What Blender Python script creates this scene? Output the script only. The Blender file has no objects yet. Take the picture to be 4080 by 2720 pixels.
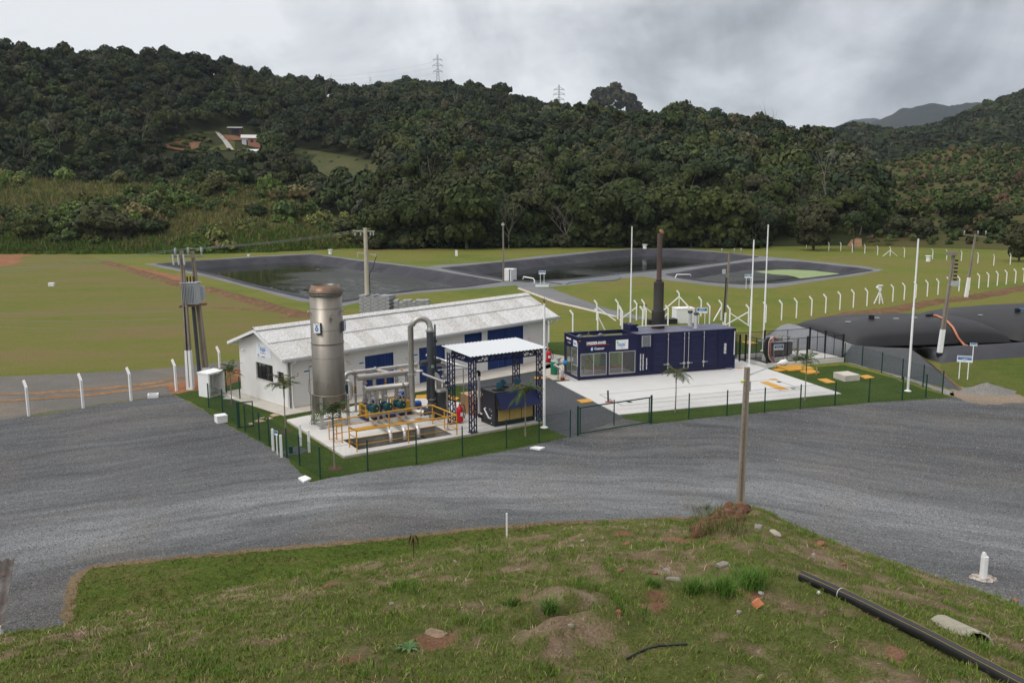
import bpy, bmesh, math, random
import numpy as np
from mathutils import Vector, Matrix, noise
from mathutils.geometry import delaunay_2d_cdt
PI = math.pi
R = math.radians
rnd = random.Random(7)
sc = bpy.context.scene
col = bpy.context.collection
FPX, CAMH, PITCH, ROLL = 3433.7, 11.963, R(9.18937), R(-0.28343)
_c, _s = math.cos(PITCH), math.sin(PITCH)
_cr, _sr = math.cos(ROLL), math.sin(ROLL)
def ray(px, py):
 u, v = px - 2040.0, py - 1360.0
 u, v = u * _cr + v * _sr, -u * _sr + v * _cr
 return Vector((u / FPX, _c - _s * v / FPX, -_s - _c * v / FPX))
def G(px, py, z=0.0):
 """point of the horizontal plane at height z seen at a photograph pixel"""
 d = ray(px, py)
 t = (z - CAMH) / d.z
 return Vector((d.x * t, d.y * t, z))
def pix(p):
 x, y, z = p[0], p[1], p[2] - CAMH
 zc = y * _c - z * _s
 yc = -(y * _s + z * _c)
 u, v = FPX * x / zc, FPX * yc / zc
 return (2040 + u * _cr - v * _sr, 1360 + u * _sr + v * _cr)
def top_z(p, py):
 lo, hi = -5.0, min(400.0, CAMH + p[1] * 4.5)
 for _ in range(50):
  m = (lo + hi) / 2
  if pix((p[0], p[1], m))[1] > py: lo = m
  else: hi = m
 return lo
S = 4080 / 2352.0
def F(x, y, z=0.0): return G(x * S, y * S, z)
def crop(ox, oy, s): return lambda x, y, z=0.0: G(ox + x * s, oy + y * s, z)
c5 = crop(700, 1450, .338); c6 = crop(1200, 1250, .3827); c7 = crop(1600, 1200, .3827); c8 = crop(2150, 1100, .3827)
ct = crop(2900, 1250, .2551); cr_ = crop(2900, 1000, .5017); cf = crop(1400, 850, .5102); cw = crop(2330, 1180, .28912)
cq = crop(3500, 880, .2466); cl3 = crop(2900, 850, .29762); cl = crop(0, 950, .5102); cb = crop(600, 950, .4464)
cam_d = bpy.data.cameras.new('camera'); cam = bpy.data.objects.new('camera', cam_d); col.objects.link(cam)
cam_d.sensor_width = 36; cam_d.lens = 36 * FPX / 4080; cam_d.clip_start = .1; cam_d.clip_end = 30000
_r0, _d0, _f0 = Vector((1, 0, 0)), Vector((0, -_s, -_c)), Vector((0, _c, -_s))
_rx = _cr * _r0 - _sr * _d0
_up = -(_sr * _r0 + _cr * _d0)
_M = Matrix((_rx, _up, -_f0)).transposed().to_4x4(); _M.translation = Vector((0, 0, CAMH))
cam.matrix_world = _M
sc.camera = cam
MATS = {}
def new_mat(name):
 m = bpy.data.materials.new(name); m.use_nodes = True
 nt = m.node_tree
 b = nt.nodes['Principled BSDF']
 MATS[name] = m
 return m, nt, b
def nd(nt, t, **k):
 n = nt.nodes.new(t)
 for a, v in k.items():
  if a in n.inputs: n.inputs[a].default_value = v
  else: setattr(n, a, v)
 return n
def noise_n(nt, scale, detail=4, rough=.6, vec=None, dist=0.0):
 n = nd(nt, 'ShaderNodeTexNoise'); n.inputs['Scale'].default_value = scale; n.inputs['Detail'].default_value = detail
 n.inputs['Roughness'].default_value = rough; n.inputs['Distortion'].default_value = dist
 if vec is not None: nt.links.new(vec, n.inputs['Vector'])
 return n
def ramp_n(nt, fac, stops):
 r = nd(nt, 'ShaderNodeValToRGB'); e = r.color_ramp.elements
 while len(e) < len(stops): e.new(.5)
 for i, (p, c) in enumerate(stops):
  e[i].position = p; e[i].color = (*c, 1) if len(c) == 3 else c
 nt.links.new(fac, r.inputs['Fac'])
 return r
def mix_n(nt, a, b, fac, mode='MIX'):
 m = nd(nt, 'ShaderNodeMix', data_type='RGBA', blend_type=mode)
 for sock, v in ((m.inputs[6], a), (m.inputs[7], b), (m.inputs[0], fac)):
  if hasattr(v, 'is_output'): nt.links.new(v, sock)
  elif isinstance(v, (int, float)): sock.default_value = v
  else: sock.default_value = (*v, 1)
 return m.outputs[2]
def math_n(nt, op, a, b=0.0, c=None):
 m = nd(nt, 'ShaderNodeMath', operation=op)
 for i, v in enumerate((a, b) if c is None else (a, b, c)):
  if hasattr(v, 'is_output'): nt.links.new(v, m.inputs[i])
  else: m.inputs[i].default_value = v
 return m.outputs[0]
def objvec(nt, sx=1, sy=1, sz=1, rot=0):
 t = nd(nt, 'ShaderNodeTexCoord')
 mp = nd(nt, 'ShaderNodeMapping'); mp.inputs['Scale'].default_value = (sx, sy, sz); mp.inputs['Rotation'].default_value = (0, 0, rot)
 nt.links.new(t.outputs['Object'], mp.inputs['Vector'])
 return mp.outputs['Vector']
def bump_n(nt, b, h, strength, dist):
 n = nd(nt, 'ShaderNodeBump'); n.inputs['Strength'].default_value = strength; n.inputs['Distance'].default_value = dist
 nt.links.new(h, n.inputs['Height']); nt.links.new(n.outputs['Normal'], b.inputs['Normal'])
def M(name, c=(.5, .5, .5), rough=.6, metal=0.0, var=0.0, scale=6.0, bump=0.0, bscale=40.0, spec=.35, c2=None, thr=(.4, .7), stretch=(1, 1, 1), emit=None):
 """plain principled material with noise variation (var), optional stains of colour c2, optional bump"""
 if name in MATS: return MATS[name]
 m, nt, b = new_mat(name)
 b.inputs['Roughness'].default_value = rough; b.inputs['Metallic'].default_value = metal
 b.inputs['Specular IOR Level'].default_value = spec
 b.inputs['Base Color'].default_value = (*c, 1)
 v = objvec(nt, *stretch)
 if var or c2:
  n = noise_n(nt, scale, 5, .65, v)
  lo = tuple(max(0, x * (1 - var)) for x in c); hi = tuple(min(1, x * (1 + var)) for x in c)
  o = ramp_n(nt, n.outputs['Fac'], [(.3, lo), (.7, hi)]).outputs['Color']
  if c2:
   n2 = noise_n(nt, scale * .55, 6, .7, v, .3)
   f = ramp_n(nt, n2.outputs['Fac'], [(thr[0], (0, 0, 0)), (thr[1], (1, 1, 1))]).outputs['Color']
   o = mix_n(nt, o, c2, f)
  nt.links.new(o, b.inputs['Base Color'])
 if bump:
  n3 = noise_n(nt, bscale, 3, .6, v)
  bump_n(nt, b, n3.outputs['Fac'], bump, .02)
 if emit:
  b.inputs['Emission Color'].default_value = (*emit, 1); b.inputs['Emission Strength'].default_value = 1
 return m
class MB:
 def __init__(s): s.v = []; s.f = []; s.m = []; s.sm = []
 def add(s, vs, fs, m=0, smooth=False, T=None):
  o = len(s.v)
  for v in vs:
   v = Vector(v)
   s.v.append(T @ v if T is not None else v)
  for f in fs:
   s.f.append(tuple(i + o for i in f)); s.m.append(m); s.sm.append(smooth)
  return s
 def box(s, x0, x1, y0, y1, z0, z1, m=0, T=None):
  vs = [(x, y, z) for x in (x0, x1) for y in (y0, y1) for z in (z0, z1)]
  return s.add(vs, [(0, 1, 3, 2), (4, 6, 7, 5), (0, 4, 5, 1), (2, 3, 7, 6), (0, 2, 6, 4), (1, 5, 7, 3)], m, False, T)
 def bar(s, p0, p1, w, h=None, m=0, up=(0, 0, 1)):
  p0, p1 = Vector(p0), Vector(p1); d = p1 - p0; L = d.length; h = h or w
  z = d.normalized(); u = Vector(up)
  if abs(z.dot(u)) > .98: u = Vector((1, 0, 0))
  x = u.cross(z).normalized(); y = z.cross(x)
  T = Matrix((x, y, z)).transposed().to_4x4(); T.translation = p0
  return s.box(-w / 2, w / 2, -h / 2, h / 2, 0, L, m, T)
 def tube(s, pts, r, n=10, m=0, cap=True, smooth=True):
  pts = [Vector(p) for p in pts]; k = len(pts)
  rs = r if isinstance(r, (list, tuple)) else [r] * k
  t = [(pts[min(i + 1, k - 1)] - pts[max(i - 1, 0)]).normalized() for i in range(k)]
  u = Vector((0, 0, 1)) if abs(t[0].z) < .9 else Vector((1, 0, 0))
  u = (u - t[0] * u.dot(t[0])).normalized(); vs = []
  for i in range(k):
   u = (u - t[i] * u.dot(t[i])).normalized(); w = t[i].cross(u)
   for j in range(n):
    a = 2 * PI * j / n
    vs.append(pts[i] + (u * math.cos(a) + w * math.sin(a)) * rs[i])
  fs = [(i * n + j, i * n + (j + 1) % n, (i + 1) * n + (j + 1) % n, (i + 1) * n + j) for i in range(k - 1) for j in range(n)]
  s.add(vs, fs, m, smooth)
  if cap:
   s.add(vs[:n], [tuple(range(n))[::-1]], m); s.add(vs[-n:], [tuple(range(n))], m)
  return s
 def cyl(s, p0, p1, r, r2=None, n=16, m=0, cap=True): return s.tube([p0, p1], [r, r if r2 is None else r2], n, m, cap)
 def lathe(s, prof, n=24, m=0, c=(0, 0, 0), smooth=True):
  c = Vector(c); vs = [c + Vector((r * math.cos(2 * PI * j / n), r * math.sin(2 * PI * j / n), z)) for r, z in prof for j in range(n)]
  fs = [(i * n + j, i * n + (j + 1) % n, (i + 1) * n + (j + 1) % n, (i + 1) * n + j) for i in range(len(prof) - 1) for j in range(n)]
  return s.add(vs, fs, m, smooth)
 def prism(s, poly, z0, z1, m=0, T=None):
  n = len(poly); vs = [(x, y, z0) for x, y in poly] + [(x, y, z1) for x, y in poly]
  fs = [tuple(range(n))[::-1], tuple(range(n, 2 * n))] + [(i, (i + 1) % n, n + (i + 1) % n, n + i) for i in range(n)]
  return s.add(vs, fs, m, False, T)
 def quad(s, a, b, c, d, m=0): return s.add([a, b, c, d], [(0, 1, 2, 3)], m)
 def grid(s, P, m=0, smooth=True, closed=False):
  a, b = len(P), len(P[0]); vs = [p for r_ in P for p in r_]
  fs = [(i * b + j, i * b + (j + 1) % b, (i + 1) * b + (j + 1) % b, (i + 1) * b + j) for i in range(a - 1) for j in range(b if closed else b - 1)]
  return s.add(vs, fs, m, smooth)
 def build(s, name, mats, parent=None, local=True):
  me = bpy.data.meshes.new(name)
  vs = s.v
  me.from_pydata([tuple(v) for v in vs], [], s.f)
  if not isinstance(mats, (list, tuple)): mats = [mats]
  for m in mats: me.materials.append(m)
  me.polygons.foreach_set('material_index', s.m); me.polygons.foreach_set('use_smooth', s.sm)
  me.update()
  o = bpy.data.objects.new(name, me); col.objects.link(o)
  if parent is not None: o.parent = parent
  return o
def tag(o, label=None, cat=None, group=None, kind=None):
 if label: o['label'] = label
 if cat: o['category'] = cat
 if group: o['group'] = group
 if kind: o['kind'] = kind
 return o
def thing(name, label, cat, loc=(0, 0, 0), rz=0.0, group=None):
 o = bpy.data.objects.new(name, None); o.empty_display_size = .2; col.objects.link(o)
 o.location = loc; o.rotation_euler = (0, 0, rz)
 return tag(o, label, cat, group)
def copy_tree(o, parent=None):
 c = o.copy(); col.objects.link(c)
 if parent is not None: c.parent = parent
 for ch in list(o.children): copy_tree(ch, c)
 return c
def text_part(s, size, m, parent, name='lettering', T=None, bold=0.0, align='LEFT', sx=1.0, depth=.004):
 cu = bpy.data.curves.new('t', 'FONT'); cu.body = s; cu.size = size; cu.extrude = depth; cu.offset = bold; cu.align_x = align
 cu.resolution_u = 3
 ob = bpy.data.objects.new('t', cu); col.objects.link(ob)
 dg = bpy.context.evaluated_depsgraph_get()
 me = bpy.data.meshes.new_from_object(ob.evaluated_get(dg))
 bpy.data.objects.remove(ob); bpy.data.curves.remove(cu)
 me.materials.clear(); me.materials.append(m)
 if sx != 1.0: me.transform(Matrix.Diagonal((sx, 1, 1, 1)))
 if T is not None: me.transform(T)
 me.name = name
 o = bpy.data.objects.new(name, me); col.objects.link(o)
 if parent is not None: o.parent = parent
 return o
def frame_T(origin, xdir, ydir):
 """matrix whose local x / y lie along the given directions (text runs along x, up is y)"""
 x = Vector(xdir).normalized(); y = Vector(ydir).normalized(); z = x.cross(y)
 T = Matrix((x, y, z)).transposed().to_4x4(); T.translation = Vector(origin)
 return T
def poly_in(p, poly):
 x, y = p[0], p[1]; r = False; n = len(poly); j = n - 1
 for i in range(n):
  xi, yi, xj, yj = poly[i][0], poly[i][1], poly[j][0], poly[j][1]
  if (yi > y) != (yj > y) and x < (xj - xi) * (y - yi) / (yj - yi) + xi: r = not r
  j = i
 return r
def ragged(poly, step=.4, amp=.12, seed=0.0, sc_=1.3):
 """outline resampled with an uneven, natural edge"""
 out = []; n = len(poly)
 for i in range(n):
  a, b = Vector(poly[i][:2]), Vector(poly[(i + 1) % n][:2]); L = (b - a).length
  k = max(1, int(L / step)); nn = Vector((-(b - a).y, (b - a).x)); nn = nn / max(L, 1e-6)
  for j in range(k):
   p = a.lerp(b, j / k)
   w = noise.noise(Vector((p.x * sc_, p.y * sc_, seed))) + .6 * noise.noise(Vector((p.x * sc_ * 4, p.y * sc_ * 4, seed + 9)))
   out.append(p + nn * (w * amp))
 return out
def sheet(name, poly, z, m, kind='structure', step=.4, amp=.12, seed=0.0, sc_=1.3):
 pl = ragged(poly, step, amp, seed, sc_) if amp else [Vector(p[:2]) for p in poly]
 n = len(pl)
 vs, es, fs, *_ = delaunay_2d_cdt(pl, [(i, (i + 1) % n) for i in range(n)], [], 0, 1e-4)
 pts = [(p.x, p.y) for p in pl]
 keep = [f for f in fs if poly_in(sum((vs[i] for i in f), Vector((0, 0))) / len(f), pts)]
 me = bpy.data.meshes.new(name); me.from_pydata([(v.x, v.y, z) for v in vs], [], keep); me.materials.append(m)
 for p in me.polygons:
  if p.normal.z < 0: p.flip()
 o = bpy.data.objects.new(name, me); col.objects.link(o)
 if kind: o['kind'] = kind
 return o
def np_mesh(name, verts, quads, m, cols=None, smooth=False, normals=None):
 me = bpy.data.meshes.new(name)
 nv, nf = len(verts), len(quads); k = quads.shape[1]
 me.vertices.add(nv); me.vertices.foreach_set('co', np.ascontiguousarray(verts, np.float32).ravel())
 me.loops.add(nf * k); me.loops.foreach_set('vertex_index', np.ascontiguousarray(quads, np.int32).ravel())
 me.polygons.add(nf); me.polygons.foreach_set('loop_start', np.arange(0, nf * k, k, dtype=np.int32))
 try: me.polygons.foreach_set('loop_total', np.full(nf, k, np.int32))
 except Exception: pass
 if cols is not None:
  a = me.color_attributes.new('Col', 'FLOAT_COLOR', 'POINT')
  c4 = np.ones((nv, 4), np.float32); c4[:, :3] = cols
  a.data.foreach_set('color', c4.ravel())
 me.polygons.foreach_set('use_smooth', np.full(nf, smooth, bool))
 me.materials.append(m)
 me.update(calc_edges=True); me.validate()
 o = bpy.data.objects.new(name, me); col.objects.link(o)
 return o
SUN_DIR = Vector((-.62, -.55, 1.05)).normalized()
w = bpy.data.worlds.new('World'); sc.world = w; w.use_nodes = True
nt = w.node_tree; nt.nodes.clear()
out = nd(nt, 'ShaderNodeOutputWorld'); bg = nd(nt, 'ShaderNodeBackground'); bg2 = nd(nt, 'ShaderNodeBackground'); addn = nd(nt, 'ShaderNodeAddShader')
sky = nd(nt, 'ShaderNodeTexSky', sky_type='NISHITA'); sky.sun_disc = False
sky.sun_elevation = math.asin(SUN_DIR.z); sky.sun_rotation = math.atan2(SUN_DIR.x, SUN_DIR.y)
nt.links.new(sky.outputs[0], bg2.inputs['Color']); bg2.inputs['Strength'].default_value = .012
tc = nd(nt, 'ShaderNodeTexCoord'); sep = nd(nt, 'ShaderNodeSeparateXYZ'); nt.links.new(tc.outputs['Generated'], sep.inputs[0])
zz = math_n(nt, 'ADD', math_n(nt, 'MAXIMUM', sep.outputs['Z'], 0.0), .30)
cx = math_n(nt, 'DIVIDE', sep.outputs['X'], zz); cy = math_n(nt, 'DIVIDE', sep.outputs['Y'], zz)
cmb = nd(nt, 'ShaderNodeCombineXYZ'); nt.links.new(cx, cmb.inputs[0]); nt.links.new(cy, cmb.inputs[1]); cmb.inputs[2].default_value = 3.7
n1 = noise_n(nt, .95, 7, .52, cmb.outputs[0], .6); n2 = noise_n(nt, 2.4, 7, .55, cmb.outputs[0], .5)
n3 = noise_n(nt, 4.2, 7, .55, tc.outputs['Generated'], .7)
f = math_n(nt, 'MULTIPLY_ADD', n2.outputs['Fac'], .45, math_n(nt, 'MULTIPLY', n1.outputs['Fac'], .6))
f = math_n(nt, 'MULTIPLY_ADD', n3.outputs['Fac'], .65, math_n(nt, 'MULTIPLY', f, .75))
rx = math_n(nt, 'MULTIPLY', math_n(nt, 'MAXIMUM', sep.outputs['X'], -.15), -.36)
f = math_n(nt, 'ADD', f, rx)
cl_ = ramp_n(nt, f, [(.50, (.26, .267, .285)), (.59, (.41, .42, .445)), (.67, (.57, .582, .61)), (.77, (.76, .77, .79))])
dome = ramp_n(nt, sep.outputs['Z'], [(0.0, (1.02, 1.02, 1.02)), (.2, (1, 1, 1)), (.6, (1.7, 1.66, 1.6)), (1, (2.0, 1.95, 1.88))])
nt.links.new(mix_n(nt, cl_.outputs['Color'], dome.outputs['Color'], 1.0, 'MULTIPLY'), bg.inputs['Color']); bg.inputs['Strength'].default_value = 1.08
nt.links.new(bg.outputs[0], addn.inputs[0]); nt.links.new(bg2.outputs[0], addn.inputs[1]); nt.links.new(addn.outputs[0], out.inputs['Surface'])
sd = bpy.data.lights.new('sun', 'SUN'); sd.energy = 1.15; sd.angle = R(24); sd.color = (1, .97, .93)
so = bpy.data.objects.new('sun', sd); col.objects.link(so); so.rotation_euler = SUN_DIR.to_track_quat('Z', 'Y').to_euler(); so.location = (-40, -40, 90)
sc.view_settings.view_transform = 'Standard'; sc.view_settings.look = 'None'; sc.view_settings.exposure = 0; sc.view_settings.gamma = 1
sc.render.engine = 'CYCLES'
sc.cycles.use_denoising = True; sc.cycles.max_bounces = 6; sc.cycles.transparent_max_bounces = 16; sc.cycles.volume_bounces = 1
sc.cycles.sample_clamp_indirect = 4
def fbm(x, y, s, seed=0.0, oct=3):
 v = 0; a = 1; t = 0
 for i in range(oct):
  v += a * noise.noise(Vector((x * s, y * s, seed + i * 7.3))); t += a; a *= .5; s *= 2.1
 return v / t
def field_mat(name, stops, s1=.06, s2=.9, stretch=(1, 1, 1), bump=.25, dark=.45):
 m, nt, b = new_mat(name)
 v = objvec(nt, *stretch); v2 = objvec(nt)
 a = noise_n(nt, s1, 6, .62, v, .5); c = noise_n(nt, s2, 6, .7, v2, .2)
 f = math_n(nt, 'MULTIPLY_ADD', c.outputs['Fac'], .5, math_n(nt, 'MULTIPLY', a.outputs['Fac'], .72))
 f = math_n(nt, 'ADD', f, -.11)
 o = ramp_n(nt, f, stops).outputs['Color']
 g = noise_n(nt, 9.0, 3, .7, v2)
 k = ramp_n(nt, g.outputs['Fac'], [(.3, (1 - dark,) * 3), (.7, (1 + dark * .6,) * 3)]).outputs['Color']
 o = mix_n(nt, o, k, 1.0, 'MULTIPLY')
 nt.links.new(o, b.inputs['Base Color']); b.inputs['Roughness'].default_value = .95; b.inputs['Specular IOR Level'].default_value = .12
 bump_n(nt, b, g.outputs['Fac'], bump, .06)
 return m
GRN, OLV, BRN, TAN = (.122, .150, .024), (.165, .165, .034), (.165, .132, .046), (.25, .20, .09)
m_field = field_mat('field_grass', [(.28, (.085, .118, .018)), (.42, GRN), (.52, OLV), (.64, BRN), (.80, TAN)], .045, .7)
m_fieldL = field_mat('worn_field', [(.28, (.100, .130, .020)), (.44, (.135, .142, .028)), (.55, (.160, .138, .044)), (.67, (.180, .128, .058)), (.82, (.30, .20, .11))], .08, .55, (.55, 1.5, 1))
m_lawn = field_mat('lawn_turf', [(.25, (.030, .054, .009)), (.5, (.046, .076, .012)), (.75, (.070, .096, .019))], .5, 3.0, dark=.5)
m_verge = field_mat('verge_grass', [(.26, (.045, .078, .010)), (.48, (.068, .095, .014)), (.60, (.105, .098, .030)), (.74, (.22, .15, .075))], .16, 1.4, dark=.55)
m_dirt = field_mat('dirt', [(.25, (.15, .10, .062)), (.5, (.25, .145, .078)), (.7, (.36, .23, .13))], .4, 2.5)
def gravel_mat(name, base, arcs=None, lo=.62, hi=1.55, warm=.0):
 m, nt, b = new_mat(name)
 v = objvec(nt)
 a = noise_n(nt, .09, 5, .6, v, .8); c = noise_n(nt, 11.0, 6, .9, v)
 o = ramp_n(nt, a.outputs['Fac'], [(.30, tuple(x * .80 for x in base)), (.5, base), (.7, tuple(x * 1.18 for x in base))]).outputs['Color']
 if arcs:
  cxx, cyy, rad_ = arcs
  sp = nd(nt, 'ShaderNodeSeparateXYZ'); nt.links.new(v, sp.inputs[0])
  dx = math_n(nt, 'SUBTRACT', sp.outputs['X'], cxx); dy = math_n(nt, 'SUBTRACT', sp.outputs['Y'], cyy)
  rr = math_n(nt, 'SUBTRACT', math_n(nt, 'SQRT', math_n(nt, 'ADD', math_n(nt, 'MULTIPLY', dx, dx), math_n(nt, 'MULTIPLY', dy, dy))), rad_)
  ang = math_n(nt, 'ARCTAN2', dy, dx)
  w0 = noise_n(nt, .07, 3, .5, v)
  rr = math_n(nt, 'ADD', rr, math_n(nt, 'MULTIPLY_ADD', w0.outputs['Fac'], 7.0, -3.5))
  cb_ = nd(nt, 'ShaderNodeCombineXYZ'); nt.links.new(rr, cb_.inputs[0]); nt.links.new(math_n(nt, 'MULTIPLY', ang, 4.0), cb_.inputs[1])
  t = noise_n(nt, 1.1, 6, .7, cb_.outputs[0], .35)
  o = mix_n(nt, o, ramp_n(nt, t.outputs['Fac'], [(.34, (.66,) * 3), (.5, (1, 1, 1)), (.66, (1.36,) * 3)]).outputs['Color'], 1.0, 'MULTIPLY')
  lane = math_n(nt, 'MULTIPLY_ADD', rr, .05, .5)
  o = mix_n(nt, o, ramp_n(nt, lane, [(.05, (.92, .92, .92)), (.30, (.82, .82, .83)), (.44, (1.42, 1.44, 1.45)), (.56, (1.58, 1.60, 1.62)), (.72, (.92, .93, .94)), (.95, (.78, .78, .79))]).outputs['Color'], .9, 'MULTIPLY')
 if warm:
  wn = noise_n(nt, .13, 5, .65, v, .6)
  o = mix_n(nt, o, (base[0] * 1.65, base[1] * 1.38, base[2] * 1.08), ramp_n(nt, wn.outputs['Fac'], [(.48, (0, 0, 0)), (.72, (warm,) * 3)]).outputs['Color'])
 sp_ = ramp_n(nt, c.outputs['Fac'], [(.30, (lo * .8,) * 3), (.5, (1, 1, 1)), (.60, (hi,) * 3), (.72, (hi * 1.5,) * 3)]).outputs['Color']
 o = mix_n(nt, o, sp_, 1.0, 'MULTIPLY')
 nt.links.new(o, b.inputs['Base Color']); b.inputs['Roughness'].default_value = .9; b.inputs['Specular IOR Level'].default_value = .2
 bump_n(nt, b, c.outputs['Fac'], .6, .05)
 return m
def circ(a, b, c):
 ax, ay, bx, by, cx, cy = a[0], a[1], b[0], b[1], c[0], c[1]
 d = 2 * (ax * (by - cy) + bx * (cy - ay) + cx * (ay - by))
 return (((ax*ax+ay*ay)*(by-cy)+(bx*bx+by*by)*(cy-ay)+(cx*cx+cy*cy)*(ay-by))/d, ((ax*ax+ay*ay)*(cx-bx)+(bx*bx+by*by)*(ax-cx)+(cx*cx+cy*cy)*(bx-ax))/d)
_cp = (F(60, 1250), F(1250, 1128), F(2200, 1225)); _cc = circ(*_cp); _cr0 = math.hypot(_cp[1].x - _cc[0], _cp[1].y - _cc[1])
m_gravel = gravel_mat('road_gravel', (.112, .115, .117), (_cc[0], _cc[1], _cr0), warm=.40)
m_gravel2 = gravel_mat('path_gravel', (.070, .073, .077), lo=.55, hi=1.5)
m_apron = gravel_mat('apron_gravel', (.165, .168, .172), lo=.7, hi=1.35, warm=.2)
m_track = gravel_mat('track_gravel', (.135, .125, .112), lo=.65, hi=1.4, warm=.9)
def cdt_sheet(name, outer, holes, z, m, extra=()):
 pts = [Vector(p[:2]) for p in outer]; edges = [(i, (i + 1) % len(pts)) for i in range(len(pts))]
 for h in holes:
  o = len(pts); pts += [Vector(p[:2]) for p in h]; edges += [(o + i, o + (i + 1) % len(h)) for i in range(len(h))]
 pts += [Vector(p) for p in extra]
 vs, es, fs, *_ = delaunay_2d_cdt(pts, edges, [], 0, 1e-4)
 keep = []
 for f_ in fs:
  c = sum((vs[i] for i in f_), Vector((0, 0))) / len(f_)
  if poly_in(c, outer) and not any(poly_in(c, h) for h in holes): keep.append(f_)
 me = bpy.data.meshes.new(name); me.from_pydata([(v.x, v.y, z) for v in vs], [], keep); me.materials.append(m)
 for p in me.polygons:
  if p.normal.z < 0: p.flip()
 o = bpy.data.objects.new(name, me); col.objects.link(o); o['kind'] = 'structure'
 return o
def P(*xy): return [G(x, y) for x, y in xy]
LAG1 = P((642,1052),(850,1038),(1060,1025),(1243,1016),(1400,1040),(1560,1058),(1706,1078),(1850,1102),(1972,1124),(1834,1143),(1655,1156),(1538,1170),(1345,1203),(1225,1184),(1158,1169),(1010,1135),(868,1097))
LAG2 = P((1778,1069),(1961,1051),(2216,1026),(2420,1003),(2556,994),(2681,997),(2836,1007),(3005,1024),(2865,1046),(2621,1076),(2479,1089),(2267,1113),(2110,1122),(2040,1117),(1890,1092))
LAG3 = P((2675,1094),(2836,1067),(2984,1047),(3092,1041),(3193,1046),(3312,1060),(3401,1069),(3455,1077),(3342,1095),(3193,1112),(3074,1127),(2955,1131),(2836,1123),(2729,1109))
LAGS = [LAG1, LAG2, LAG3]
_PO, _PA = Vector((-7.96, 39.35, 0)), R(33.5)
PITW = [Vector((_PO.x + x * math.cos(_PA) - y * math.sin(_PA), _PO.y + x * math.sin(_PA) + y * math.cos(_PA), 0)) for x, y in ((1.0, .62), (6.15, .46), (6.25, 2.50), (1.05, 2.72))]
ground = cdt_sheet('ground', [(-6000, -200), (6000, -200), (6000, 6400), (-6000, 6400)], LAGS + [PITW], 0.0, m_field, [(x, y) for x in range(-240, 241, 60) for y in range(0, 300, 60)])
ground['kind'] = 'structure'
APRON = P((571,1052),(700,1044),(1000,1022),(1240,1009),(1400,1030),(1696,1064),(1757,1055),(1960,1043),(2165,1018),(2400,998),(2522,990),(2717,990),(2860,1001),(3014,1019),(3133,1029),(3312,1047),(3431,1059),(3526,1075),(3431,1094),(3252,1121),(3074,1147),(2955,1148),(2836,1138),(2681,1119),(2556,1101),(2467,1110),(2340,1126),(2186,1145),(2073,1148),(2058,1136),(1930,1148),(1757,1160),(1538,1180),(1350,1222),(1180,1198),(1000,1148),(800,1098))
apron = cdt_sheet('gravel_apron', ragged(APRON, 2.0, .25, 3.3, .5), LAGS, .004, m_apron)
sheet('worn_field', P((-400,1012),(0,1011),(173,1011),(330,1011),(420,1040),(560,1068),(790,1150),(1000,1205),(1230,1268),(1260,1330),(1000,1420),(900,1465),(700,1478),(480,1490),(300,1500),(0,1510),(-500,1540)), .004, m_fieldL, step=1.5, amp=.8, sc_=.35)
sheet('dirt_track', P((-700,1560),(0,1500),(250,1490),(480,1478),(700,1462),(900,1440),(1010,1440),(1010,1560),(830,1545),(700,1568),(400,1610),(0,1674),(-800,1790)), .008, m_track, step=.6, amp=.35, sc_=.6)
GRAV = [F(-500,1050), F(0,965), F(150,943), F(300,920), F(398,905), F(445,928), F(545,987), F(620,1027), F(655,1048), F(690,1086), F(712,1106), F(845,1083), F(1000,1062), F(1163,1035), F(1302,1004), F(1430,961), F(1500,973), F(1600,962), F(1800,942), F(2000,925), F(2190,913), F(2260,905), F(2352,912), F(2900,950)]
GRAV += [Vector((34, 14, 0)), Vector((10, 8, 0)), Vector((-14, 8, 0)), Vector((-46, 20, 0))]
sheet('gravel_yard', GRAV, .012, m_gravel, step=.35, amp=.14, sc_=1.1)
LAWN = [F(398,905), F(455,882), F(500,868), F(560,850), F(700,820), F(1000,790), F(1255,786), F(1300,785), F(1690,785), F(1760,783), F(1780,850), F(1940,838), F(2050,868), F(2120,893), F(2190,913), F(2000,925), F(1800,942), F(1600,962), F(1500,973), F(1430,961), F(1302,1004), F(1163,1035), F(1000,1062), F(845,1083), F(712,1106), F(690,1086), F(655,1048), F(620,1027), F(545,987), F(445,928)]
cdt_sheet('lawn', ragged(LAWN, .3, .16, 4, 1.6), [PITW], .016, m_lawn)
PATHP = [F(1302,1004), F(1258,984), c7(1485,1290), c7(1300,1120), c7(1100,1000), c7(690,915), c7(560,868), c7(720,825), c7(1420,735), c7(1600,790), c8(180,1100), c8(500,1270), c8(825,1440), c8(960,1530), F(1430,961)]
sheet('gravel_path', PATHP, .020, m_gravel2, step=.3, amp=.12, sc_=1.6, seed=8)
sheet('gravel_path', P((2073,1147),(2216,1202),(2369,1238),(2460,1262),(2575,1275),(2562,1264),(2419,1229),(2300,1188),(2200,1150),(2120,1142)), .010, m_apron, step=.8, amp=.2, sc_=.8)
sheet('path_kerb', P((2068,1146),(2216,1200),(2369,1236),(2458,1260),(2455,1264),(2363,1242),(2208,1206),(2060,1150)), .014, M('rough_kerb', (.50, .44, .37), .9, var=.25, scale=2), step=.6, amp=.12)
VERGE = [F(156,1440), F(170,1345), F(188,1315), F(215,1303), F(400,1283), F(600,1265), F(750,1252), F(900,1238), F(1100,1215), F(1330,1199), F(1580,1191), F(1720,1186), Vector((14, 22, 0)), Vector((0, 16, 0)), Vector((-10, 16, 0))]
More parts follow.
